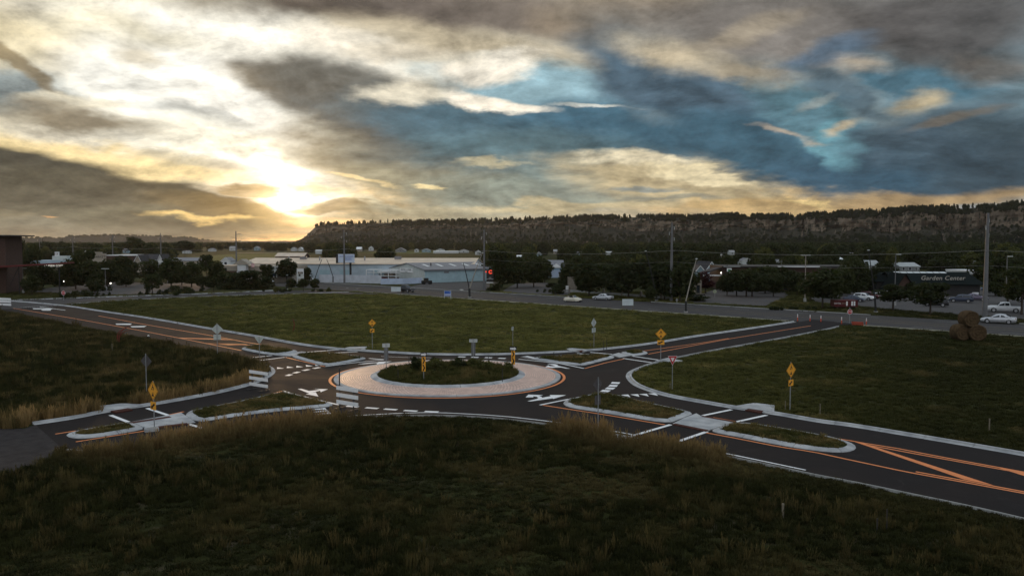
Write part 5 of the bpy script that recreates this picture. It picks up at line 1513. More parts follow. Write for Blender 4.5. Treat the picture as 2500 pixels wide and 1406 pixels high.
CARS = {
 # L, W, wheel r, axle xs, lower body stations (x, z bottom, z belt, half width), roof stations (x, z top, half width at top) , z belt of the cabin
 'sedan': dict(L=4.8, W=1.82, r=.33, ax=(1.42, -1.38), body=[(2.40, .36, .52, .62), (2.30, .25, .66, .78), (1.9, .20, .78, .88), (1.0, .18, .90, .91), (0, .18, .94, .91), (-1.2, .18, .97, .91), (-2.0, .20, 1.0, .88), (-2.32, .28, .98, .80), (-2.40, .40, .82, .70)],
               cab=[(1.05, .90, .78, .90), (.35, 1.36, .58, .93), (-.25, 1.45, .57, .94), (-.9, 1.40, .57, .95), (-1.75, 1.02, .72, .98)]),
 'suv': dict(L=4.7, W=1.88, r=.37, ax=(1.42, -1.36), body=[(2.35, .42, .60, .66), (2.25, .30, .90, .82), (1.9, .26, 1.02, .90), (1.0, .24, 1.10, .93), (-1.2, .24, 1.12, .93), (-2.15, .28, 1.12, .90), (-2.35, .38, 1.02, .84)],
             cab=[(1.15, 1.08, .82, 1.08), (.55, 1.62, .66, 1.1), (-.3, 1.72, .66, 1.1), (-1.7, 1.66, .66, 1.1), (-2.2, 1.12, .80, 1.1)]),
 'pickup': dict(L=5.6, W=1.98, r=.40, ax=(1.75, -1.75), body=[(2.80, .50, .70, .72), (2.70, .38, 1.06, .90), (2.2, .34, 1.16, .97), (1.2, .32, 1.20, .98), (-.5, .32, 1.20, .98), (-2.6, .36, 1.18, .97), (-2.8, .44, 1.14, .93)],
                cab=[(1.25, 1.16, .88, 1.18), (.65, 1.80, .70, 1.2), (0, 1.88, .70, 1.2), (-.75, 1.84, .70, 1.2), (-.98, 1.20, .86, 1.2)]),
 'beetle': dict(L=4.1, W=1.74, r=.33, ax=(1.28, -1.24), body=[(2.02, .34, .46, .50), (1.92, .24, .66, .72), (1.55, .20, .86, .84), (.9, .18, .98, .87), (0, .18, .96, .86), (-.9, .18, 1.02, .87), (-1.5, .20, .94, .84), (-1.9, .26, .70, .70), (-2.02, .36, .48, .50)], cab=None),
}
def car(kind, px, by, yaw, pm, label, scale=1.0, group=None, cat='car', name=None):
    d = CARS[kind]
    b = G(px, by)
    root = empty(name or {'sedan': 'parked_car', 'suv': 'parked_suv', 'pickup': 'pickup_truck', 'beetle': 'convertible_car'}[kind], b, yaw, label, cat, group)
    root.scale = (scale,) * 3
    secs = []
    for x, zb, zt, hw in d['body']:
        secs.append((x, [(hw * .80, zb), (hw * .97, zb + .08), (hw, zb + (zt - zb) * .55), (hw * .97, zt - .09), (hw * .86, zt), (hw * .4, zt + .015)]))
    body = lofted(secs, pm, 'body', root)
    if d['cab']:
        secs = []
        for x, zt, hw, zb in d['cab']:
            zt_ = max(zt, zb + .02)
            secs.append((x, [(.88 if kind != 'sedan' else .84, zb - .06), (.84 if kind != 'sedan' else .80, zb + .02), (hw * 1.02, zt_ - .05 if zt_ - zb > .2 else zt_), (hw * .9, zt_), (hw * .3, zt_ + .02)]))
        lofted(secs, pm, 'cabin', root)
        c = d['cab']
        # side windows, windscreen and rear window set proud of the cabin
        for sgn in (-1, 1):
            for (i, j, f0, f1) in ((0, 2, .30, .95), (2, 4, .05, .72)):
                x0, x1 = c[i][0] + (c[j][0] - c[i][0]) * f0, c[i][0] + (c[j][0] - c[i][0]) * f1
                def top(x):
                    for (xa, za, ha, ba), (xb, zb2, hb, bb2) in zip(c, c[1:]):
                        if xb <= x <= xa: f = (x - xa) / (xb - xa); return za + (zb2 - za) * f, ha + (hb - ha) * f, ba + (bb2 - ba) * f
                    return c[-1][1], c[-1][2], c[-1][3]
                t0, h0, b0 = top(x0); t1, h1, b1 = top(x1)
                base = (.84 if kind != 'sedan' else .80) + .02
                w_ = [(x0, sgn * base, b0 + .05), (x1, sgn * base, b1 + .05), (x1, sgn * (h1 * 1.02 + .025), max(t1 - .12, b1 + .08)), (x0, sgn * (h0 * 1.02 + .025), max(t0 - .12, b0 + .08))]
                MB().add(w_ + [(x, y + sgn * .015, z) for x, y, z in w_], [(0, 1, 2, 3), (4, 5, 6, 7), (0, 1, 5, 4), (1, 2, 6, 5), (2, 3, 7, 6), (3, 0, 4, 7)]).build('side_window', GLASS, root)
        for a_, b_, nm in ((c[0], c[1], 'windscreen'), (c[-1], c[-2], 'rear_window')):
            e = .035 if nm == 'windscreen' else -.035
            w_ = [(a_[0] + e + (b_[0] - a_[0]) * .12, y * .72, a_[1] + (b_[1] - a_[1]) * .12 + .03) for y in (-1, 1)] + [(a_[0] + e + (b_[0] - a_[0]) * .88, y * b_[2] * .92, a_[1] + (b_[1] - a_[1]) * .88 + .03) for y in (1, -1)]
            MB().add(w_ + [(x + e * .4, y, z + .01) for x, y, z in w_], [(0, 1, 2, 3), (4, 5, 6, 7), (0, 1, 5, 4), (1, 2, 6, 5), (2, 3, 7, 6), (3, 0, 4, 7)]).build(nm, GLASS, root)
    else:   # open convertible: windscreen frame, seats, folded hood
        MB().add([(.75, -.66, .96), (.75, .66, .96), (.30, .56, 1.36), (.30, -.56, 1.36), (.78, -.66, .97), (.78, .66, .97), (.33, .56, 1.38), (.33, -.56, 1.38)], [(0, 1, 2, 3), (4, 5, 6, 7), (0, 1, 5, 4), (1, 2, 6, 5), (2, 3, 7, 6), (3, 0, 4, 7)]).build('windscreen', GLASS, root)
        MB().tube([(.76, -.68, .95), (.30, -.58, 1.38), (.30, .58, 1.38), (.76, .68, .95)], .035, 6).build('windscreen_frame', pm, root)
        MB().box((-.25, 0, .99), (1.5, 1.25, .05)).build('cockpit', PLASTIC, root)
        for y in (-.34, .34): MB().box((-.35, y, 1.10), (.22, .46, .46), 0).build('seat', PLASTIC, root)
        MB().tube([(-1.05, -.62, 1.06), (-1.12, 0, 1.13), (-1.05, .62, 1.06)], .15, 8).build('folded_hood', mat('beige hood cloth', (.30, .26, .20), .9, .1, .1, 5), root)
        for sgn in (-1, 1):
            for ax in d['ax']:
                MB().ico((ax, sgn * .74, .46), (.56, .20, .40), 2).build('wing', pm, root, True)
    if kind == 'pickup':
        MB().box((-1.85, 0, 1.17), (1.62, 1.60, .10)).build('load_bed', PLASTIC, root)
    W = d['W']
    for ax in d['ax']:
        for sgn in (-1, 1):
            w_ = empty('wheel', (ax, sgn * (W / 2 - .09), d['r'])); w_.parent = root
            if sgn > 0: w_.rotation_euler = (0, 0, math.pi)
            tm, hm = wheel_meshes(d['r'])
            link_mesh('tyre', tm, w_); link_mesh('rim', hm, w_)
            MB().tube([(ax, sgn * (W / 2 - .22), d['r'] + .03), (ax, sgn * (W / 2 - .02), d['r'] + .03)], d['r'] * 1.17, 18).build('wheel_arch', PLASTIC, root)
    x1, zt = d['body'][1][0], d['body'][1][2]
    xr, zr = d['body'][-2][0], d['body'][-2][2]
    for sgn in (-1, 1):
        MB().ico((x1 - .10, sgn * W * .36, zt - .10), (.16, .22, .10)).build('headlight', HEAD, root)
        MB().ico((xr + .08, sgn * W * .38, zr - .14), (.14, .15, .12)).build('tail_light', TAIL, root)
        MB().ico((d['cab'][0][0] - .25 if d['cab'] else .6, sgn * (W / 2 + .10), zt + .28), (.10, .11, .08)).build('mirror', pm, root)
    MB().box((d['body'][0][0] - .04, 0, d['body'][0][1] + .02), (.16, W * .72, .18)).build('bumper', PLASTIC if kind != 'pickup' else CHROME, root)
    MB().box((d['body'][-1][0] + .04, 0, d['body'][-1][1] + .02), (.16, W * .72, .18)).build('bumper', PLASTIC if kind != 'pickup' else CHROME, root)
    return root

YU = math.atan2(ua.y, ua.x)
SILVER = paint('silver paint', (.50, .51, .52), .4); CREAM = paint('cream paint', (.62, .58, .46), 0); WHITEP = paint('white car paint', (.70, .71, .71), 0)
BLACKP = paint('black car paint', (.018, .018, .02), .2); NAVY = paint('dark blue grey paint', (.045, .055, .085)); MAUVE = paint('mauve paint', (.16, .13, .18)); REDP = paint('dark red paint', (.09, .012, .014)); BLUEP = paint('steel blue paint', (.16, .22, .30), .4)
car('pickup', 990, 713, YU + R(4), BLACKP, 'black pickup with a pale reflecting bonnet behind the blank sign board', cat='pickup truck')
car('beetle', 1398, 737, YU + R(10), CREAM, 'cream open topped convertible driving right on the main road')
car('sedan', 1472, 732.5, YU + math.pi + R(6), SILVER, 'silver sedan driving left on the main road')
car('sedan', 2437, 789, YU + math.pi + R(10), SILVER, 'silver sedan near the right edge, in front of the white pickup', 1.05)
car('pickup', 2452, 762, YU + math.pi + R(16), WHITEP, 'white pickup parked under the tree at the right edge', 1.0, cat='pickup truck')
car('suv', 2108, 733, YU + R(2), WHITEP, 'white two door off roader parked beside the dark blue sedan', .95, 'cars in the right hand lot')
car('sedan', 2086, 736, YU + R(8), NAVY, 'dark blue grey sedan parked above the red trailer', .95, 'cars in the right hand lot')
car('suv', 2124, 729, YU + R(2), REDP, 'dark red car mostly hidden behind the white off roader', .95, 'cars in the right hand lot')
car('pickup', 2158, 727, YU + math.pi + R(14), WHITEP, 'white pickup half hidden by the small tree', .95, 'cars in the right hand lot', 'pickup truck')
car('suv', 2346, 738, YU + math.pi + R(14), NAVY, 'dark blue hatchback parked left of the tall steel pole', 1.0, 'cars in the right hand lot')
car('sedan', 2381, 733, YU + R(10), MAUVE, 'mauve saloon parked just behind the dark blue hatchback', 1.05, 'cars in the right hand lot')
car('suv', 2371, 721.5, YU + R(-50), SILVER, 'pale estate seen from the back beyond the mauve saloon', .95, 'cars in the right hand lot')
car('suv', 2284, 748, YU + math.pi + R(12), BLACKP, 'black car behind the round tree in the lot', 1.0, 'cars in the right hand lot')
car('sedan', 2418, 711, YU + R(10), BLUEP, 'dim bluish car at the back of the lot right of the steel pole', .95, 'cars in the right hand lot')
car('suv', 1371, 679, YU + R(-60), WHITEP, 'white car in front of the bright blue garage', .95)
car('sedan', 656, 690.5, YU + R(4), WHITEP, 'white car driving between the bushes left of the store', .95)
car('sedan', 754, 685.5, YU + R(4), WHITEP, 'white car behind the three small round trees', .95)
car('pickup', 783, 676, YU + math.pi + R(20), BLUEP, 'blue and white pickup parked before the long store', .9, cat='pickup truck')
car('sedan', 766, 677, YU + R(20), WHITEP, 'pale car parked before the long store', .9)

# trailer of boards in the yard, loader
b = G(818, 681); o = empty('flat_trailer', b, R(-8), 'flat white topped trailer in the lumber yard', 'trailer')
MB().box((0, 0, 1.0), (7, 2.2, .25)).build('bed', M_TRIM, o); MB().box((0, 0, 1.4), (6.4, 2.0, .5)).build('load', M_PALE, o)
for x in (-2.2, -1.2, 2.2): MB().tube([(x, -1.05, .42), (x, 1.05, .42)], .42, 14).build('wheel', RUBBER, o)
b = G(1042, 694); o = empty('parked_cart', b, R(20), 'dark farm cart parked before the lumber shed', 'cart')
MB().box((0, 0, .8), (3.0, 1.6, .7)).build('body', M_DARK, o); MB().box((-.2, 0, 1.5), (1.2, 1.3, .8)).build('cab', M_DARK, o)
for x in (-1, 1.0):
    for y in (-.8, .8): MB().tube([(x, y - .12, .45), (x, y + .12, .45)], .45, 14).build('wheel', RUBBER, o)

# ------------------------------------------------------------------ poles, lamps and wires
POLE = mat('weathered steel pole', (.14, .14, .14), .6, .4, .12, 1.0, metal=.2)
def pole(px, by, ty, label, r0=.32, arms=False, dist=None):
    if dist: base = Vector(((px - 1250) / FOC * dist, dist, 0)); 
    else: base = G(px, by)
    h = up_from(base, ty)
    o = empty('utility_pole', base, 0, label, 'utility pole', 'steel utility poles along the main road')
    MB().tube([(0, 0, -.2), (0, 0, h * .5), (0, 0, h)], [r0, r0 * .78, r0 * .50], 12).build('shaft', POLE, o)
    for k, (z, sgn) in enumerate(((h * .94, 1), (h * .87, -1), (h * .80, 1))):
        L_ = 1.9 if arms else 1.0
        MB().tube([(0, 0, z - .15), (ua.x * sgn * 0 + na.x * sgn * L_, na.y * sgn * L_, z + .12)], .07, 6).build('arm', POLE, o)
        MB().tube([(na.x * sgn * L_, na.y * sgn * L_, z + .10), (na.x * sgn * L_, na.y * sgn * L_, z - .55)], .06, 6).build('insulator', M_PALE, o)
    zz = h * .64
    MB().box((0, 0, zz), (.12, 2.2, .12), math.atan2(na.y, na.x) + R(90)).build('crossarm', POLE, o)
    return o, base, h
PL = [pole(2404, 776, 520, 'nearest and tallest steel pole, at the right over the parked pickup', .42), pole(1638.5, 735, 543, 'steel pole rising behind the dark tree row', .36), pole(1182, 706, 560, 'steel pole beside the sign with the red emblem', .34),
      pole(841, 692, 561, 'steel pole crossing the billboard', .33), pole(578, 682, 564.5, 'steel pole with two stub arms against the sunset', .33, True),
      pole(393.5, 0, 569, 'pole over the left lot, right of the dome shaped tree', .30, dist=341), pole(276, 0, 572, 'pole behind the tan store', .30, dist=388), pole(179, 0, 575, 'pole right of the coffee shop', .30, dist=436), pole(98, 0, 577, 'leftmost thin pole over the coffee shop', .30, dist=486)]
first = PL[0][1] + (PL[0][1] - PL[1][1])
def wire(frac, off, r_, sag, label, m=DARKSTEEL):
    pts = []
    P = [(first + na * off, PL[0][2] * frac)] + [(b_ + na * off, h_ * frac) for _, b_, h_ in PL]
    for (a_, za), (b_, zb) in zip(P, P[1:]):
        for k in range(8):
            f = k / 8; p = a_.lerp(b_, f); pts.append((p.x, p.y, za + (zb - za) * f - sag * 4 * f * (1 - f)))
    pts.append((*P[-1][0][:2], P[-1][1]))
    o = MB().tube(pts, r_, 5).build('power_line', m)
    tag(o, label, 'power line', 'wires strung between the steel poles')
CABLE = mat('pale cable', (.26, .25, .22), .6, .3, .1, 1)
wire(.935, 1.6, .010, 1.1, 'highest thin wire between the tall steel poles'); wire(.865, -1.6, .010, 1.1, 'second highest thin wire on the other side of the poles'); wire(.80, 1.0, .010, 1.1, 'third thin wire below the two top ones')
wire(.645, .6, .028, .9, 'thick pale bundled cable sagging between the poles', CABLE); wire(.50, .2, .014, .8, 'lowest thin cable between the poles', CABLE)

def lot_lamp(px, by, ty, label, heads=1, m=None, h0=0.0, rad=.11):
    b = G(px, by); h = up_from(b, ty)
    o = empty('lot_lamp', b, 0, label, 'lamp post', 'parking lot lamp posts')
    m = m or POLE
    MB().tube([(0, 0, 0), (0, 0, .8)], .30, 12).build('footing', CONC2, o)
    MB().tube([(0, 0, .7), (0, 0, h)], [rad, rad * .7], 8).build('post', m, o)
    for k in range(heads):
        s_ = 1 if k == 0 else -1
        MB().box((s_ * .55, 0, h), (.9, .40, .16)).build('lamp_head', M_PALE, o)
RUSTP = mat('pale rusty pole', (.30, .25, .21), .7, .3, .2, 1)
for a_ in ((2184, 746, 621, 'tall lamp post behind the small tree at the middle of the right lot', 1), (2455, 752, 626, 'tall lamp post at the right edge over the parked trees', 1), (1965, 737, 623, 'pale rusty lamp post left of the red trailer', 2, RUSTP), (258, 707, 656, 'lamp post on the long hedge island in the left lot', 2), (312, 689, 644, 'lamp post at the back of the left lot', 2),
           (388, 694, 645, 'lamp post left of a matching one by the left lot', 1), (411, 690, 650, 'shorter lamp post right of its neighbour by the left lot', 1), (57, 716, 655, 'pale lamp post under the red canopy', 1), (2375, 672, 638, 'short lamp post behind the garden store', 1), (2236, 676, 655, 'short lamp post over the garden store roof', 1)):
    lot_lamp(*a_[:5], m=a_[5] if len(a_) > 5 else None)

LAMPD = mat('dark lamp post', (.02, .02, .02), .6, .3, .1, 3)
def lean_lamp(px, by, bend, top, m, label):
    b = G(px, by); Y = b.y
    P = [at_depth(*bend, Y) - b, at_depth(*top, Y) - b]
    o = empty('street_lamp', b, 0, label, 'street lamp', 'leaning street lamps along the main road')
    MB().tube([(0, 0, 0), (0, 0, .25)], .38, 12).build('base', CONC2, o)
    MB().tube([(0, 0, .2), tuple(P[0])], .19, 8).build('lower_post', LAMPD, o)
    mid = P[0].lerp(P[1], .5) + Vector((0, 0, .25))
    MB().tube([tuple(P[0]), tuple(mid), tuple(P[1])], [.12, .10, .07], 8).build('mast', m, o)
    MB().ico(tuple(P[1]), (.28, .28, .10)).build('lamp_head', M_PALE, o)
PALEP = mat('pale lamp mast', (.28, .25, .20), .5, .4, .1, 3)
lean_lamp(1147, 727, (1146.5, 704), (1178, 617), PALEP, 'pale mast leaning right by the arterial kerb, towards the steel pole')
lean_lamp(1146, 726, (1145.5, 704), (1131, 641), LAMPD, 'dark mast leaning left from the foot of the pale one')
lean_lamp(1674.5, 763, (1674.5, 735), (1700.5, 632), PALEP, 'pale mast leaning right before the stone pylon')
lean_lamp(1603, 735, (1602, 718), (1576.5, 613), LAMPD, 'dark mast leaning left in front of the tree row')
lean_lamp(2138, 763, (2136, 730), (2120.5, 611), LAMPD, 'dark mast leaning left beside the red trailer')
lean_lamp(813, 691, (813, 675), (797.5, 633), LAMPD, 'dark mast leaning left across the long store')
lean_lamp(768, 690, (769, 680), (786, 633), LAMPD, 'dark mast leaning right across the long store')
lean_lamp(700, 707, (700, 697), (701, 672), LAMPD, 'short dark mast beside the first small round tree')
for px, by, ty, l in ((38.5, 706, 690, 'glowing garden lamp under the red canopy'), (149.5, 700, 684.3, 'left one of two glowing garden lamps by the hedge'), (157, 702, 686.6, 'right one of two glowing garden lamps by the hedge'), (270.3, 704, 691.6, 'glowing garden lamp at the hedge island')):
    b = G(px, by); o = empty('garden_lamp', b, 0, l, 'lamp', 'lit garden lamps on the left'); h = up_from(b, ty)
    MB().tube([(0, 0, 0), (0, 0, h - .15)], .06, 8).build('post', DARKSTEEL, o); MB().ico((0, 0, h), .20, 2).build('globe', LAMP, o)
b = G(49, 662); o = empty('traffic_light', b, 0, 'distant traffic signal showing red beside the coffee shop', 'traffic light'); h = up_from(b, 631.5)
MB().tube([(0, 0, 0), (0, 0, h)], .15, 8).build('post', GALV, o); MB().box((0, 0, h), (.7, .4, 1.5)).build('housing', M_PALE, o); MB().ico((0, -.25, h + .4), .28, 2).build('red_lamp', REDGLOW, o)

# ------------------------------------------------------------------ trees and shrubs
def leaf_mat(name, a, b_, trans=.38):
    m = bpy.data.materials.new(name); m.use_nodes = True
    nt = m.node_tree; q = Nd(nt); p = nt.nodes['Principled BSDF']
    oi = nt.nodes.new('ShaderNodeObjectInfo')
    geo = nt.nodes.new('ShaderNodeNewGeometry')
    f = q.math('ADD', q.math('MULTIPLY', oi.outputs['Random'], .5), q.math('MULTIPLY', geo.outputs['Random Per Island'], .5))
    c = q.mix(f, a, b_)
    nt.links.new(c, p.inputs['Base Color']); p.inputs['Roughness'].default_value = .8; p.inputs['Specular IOR Level'].default_value = .15
    t = nt.nodes.new('ShaderNodeBsdfTranslucent'); nt.links.new(q.mix(1.0, c, (1.1, 1.2, .5), 'MULTIPLY'), t.inputs['Color'])
    mx = nt.nodes.new('ShaderNodeMixShader'); mx.inputs[0].default_value = trans
    nt.links.new(p.outputs[0], mx.inputs[1]); nt.links.new(t.outputs[0], mx.inputs[2])
    nt.links.new(mx.outputs[0], nt.nodes['Material Output'].inputs['Surface'])
    return m
LEAF = leaf_mat('dark leaf', (.018, .024, .009), (.044, .052, .018))
LEAFO = leaf_mat('olive leaf', (.055, .060, .018), (.10, .10, .032))
LEAFR = leaf_mat('plum leaf', (.030, .008, .012), (.060, .016, .018))
NEEDLE = leaf_mat('pine needle', (.012, .016, .009), (.028, .032, .016), .1)
BARK = mat('bark', (.055, .042, .032), .95, .1, .25, 3.0)

def cloud_of_leaves(cent, rad, n, size, r_):
    """n leaf quads round clump centres (M,3) with radii (M)"""
    k = r_.integers(0, len(cent), n)
    d = r_.normal(size=(n, 3)); d /= np.linalg.norm(d, axis=1)[:, None]
    p = cent[k] + d * (rad[k] * r_.uniform(.45, 1.0, n) ** .6)[:, None]
    nrm = d + r_.normal(size=(n, 3)) * .6; nrm /= np.linalg.norm(nrm, axis=1)[:, None]
    t = np.cross(nrm, r_.normal(size=(n, 3))); t /= np.linalg.norm(t, axis=1)[:, None]
    b = np.cross(nrm, t)
    s = (size * r_.uniform(.6, 1.3, n))[:, None]
    v = np.stack([p - t * s - b * s * .55, p + t * s * .3 - b * s * .6, p + t * s + b * s * .5, p - t * s * .3 + b * s * .6], 1).reshape(-1, 3)
    return v

def quads_mesh(name, v, m):
    n = len(v) // 4
    me = bpy.data.meshes.new(name)
    me.vertices.add(len(v)); me.vertices.foreach_set('co', v.astype(np.float32).ravel())
    me.loops.add(4 * n); me.loops.foreach_set('vertex_index', np.arange(4 * n, dtype=np.int32))
    me.polygons.add(n); me.polygons.foreach_set('loop_start', np.arange(0, 4 * n, 4, dtype=np.int32)); me.polygons.foreach_set('loop_total', np.full(n, 4, np.int32))
    me.update(); me.materials.append(m)
    return me

def crown_mesh(seed, n, size, m, squash=1.0, lobes=26, name='crown'):
    """unit crown: radius .5 sideways, height 1 upward from 0"""
    r_ = np.random.default_rng(seed)
    d = r_.normal(size=(lobes, 3)); d /= np.linalg.norm(d, axis=1)[:, None]
    rr = r_.uniform(.15, .36, lobes)[:, None]
    c = d * rr; c[:, 2] = c[:, 2] * 1.15 + .5
    # narrower towards the top, flat underneath
    k = 1 - .45 * np.clip((c[:, 2] - .55) / .45, 0, 1); c[:, :2] *= k[:, None]
    rad = r_.uniform(.10, .19, lobes)
    v = cloud_of_leaves(c, rad, n, size, r_)
    v[:, 2] = (v[:, 2] - np.percentile(v[:, 2], 1)) / (np.percentile(v[:, 2], 99.6) - np.percentile(v[:, 2], 1))
    v[:, :2] *= .5 / np.percentile(np.hypot(v[:, 0], v[:, 1]), 98.5)
    v[:, 2] = np.clip(v[:, 2], .0, 1.04)
    return quads_mesh(name, v, m)

def pine_mesh(seed, n, size, m, name='crown'):
    r_ = np.random.default_rng(seed)
    L_ = 16; z = np.linspace(.18, .98, L_); c = []; rad = []
    for zz in z:
        w = .34 * (1 - zz) ** .75 + .03
        for _ in range(3):
            a = r_.uniform(0, 6.28); q_ = w * r_.uniform(.2, 1.0)
            c.append((q_ * math.cos(a), q_ * math.sin(a), zz + r_.uniform(-.03, .03))); rad.append(.05 + w * .30)
    return quads_mesh(name, cloud_of_leaves(np.array(c), np.array(rad), n, size, r_), m)

def trunk_mesh(seed, name='trunk'):
    r_ = random.Random(seed); m = MB()
    m.tube([(0, 0, -.05), (.01, 0, .4), (.0, .01, 1.0), (.02, 0, 1.6)], [.5, .38, .30, .12], 8)
    for k in range(4):
        a = k * 1.57 + r_.uniform(-.4, .4); z0 = .8 + .1 * k
        m.tube([(0, 0, z0), (math.cos(a) * 1.4, math.sin(a) * 1.4, z0 + .55), (math.cos(a) * 2.2, math.sin(a) * 2.2, z0 + .9)], [.2, .12, .04], 5)
    o = m.build(name, BARK); me = o.data; bpy.data.objects.remove(o)
    return me
CROWN = [crown_mesh(100 + i, 1700, .042, LEAF, lobes=30) for i in range(5)]
CROWNO = [crown_mesh(120 + i, 1500, .042, LEAFO) for i in range(2)]
CROWNR = [crown_mesh(130, 1500, .042, LEAFR)]
PINE = [pine_mesh(140 + i, 700, .05, NEEDLE) for i in range(3)]
TRUNK = [trunk_mesh(i) for i in range(3)]
BUSH = [crown_mesh(150 + i, 900, .05, LEAF, lobes=18, name='shrub') for i in range(3)]
BUSHO = [crown_mesh(160 + i, 900, .05, LEAFO, lobes=18, name='shrub') for i in range(2)]

def tree(px, by, wpx, top, bot, label, crowns=None, group='trees around the lots and the main road', name='tree', dist=None):
    b = G(px, by) if dist is None else Vector(((px - 1250) / FOC * dist, dist, 0))
    s = scale_at(b)
    w = 1.22 * wpx / s; zt = up_from(b, top - (2 if wpx > 30 else 0)); zb = max(.2, up_from(b, bot)) if bot is not None else zt * .15
    o = empty(name, b, rng.uniform(0, 6.28), label, 'tree', group)
    cr = link_mesh('crown', (crowns or CROWN)[rng.integers(0, len(crowns or CROWN))], o)
    cr.scale = (w, w, zt - zb); cr.location = (0, 0, zb)
    tr = link_mesh('trunk', TRUNK[rng.integers(0, 3)], o)
    tw = max(.10, min(.45, w * .06)); tr.scale = (tw, tw, max(.5, (zb + (zt - zb) * .25)) / 1.0); tr.location = (0, 0, 0)
    return o
def shrub(px, by, wpx, top, label, ms=None, group='shrubs on the verges', depth=1.0):
    b = G(px, by); s = scale_at(b); w = wpx / s
    ms = ms or BUSH
    o = link_mesh('shrub', ms[rng.integers(0, len(ms))])
    o.location = b + Vector((0, w * .3 * depth, -.1)); o.scale = (w, w * depth, up_from(b, top) + .15); o.rotation_euler = (0, 0, 0)
    tag(o, label, 'shrub', group)
    return o

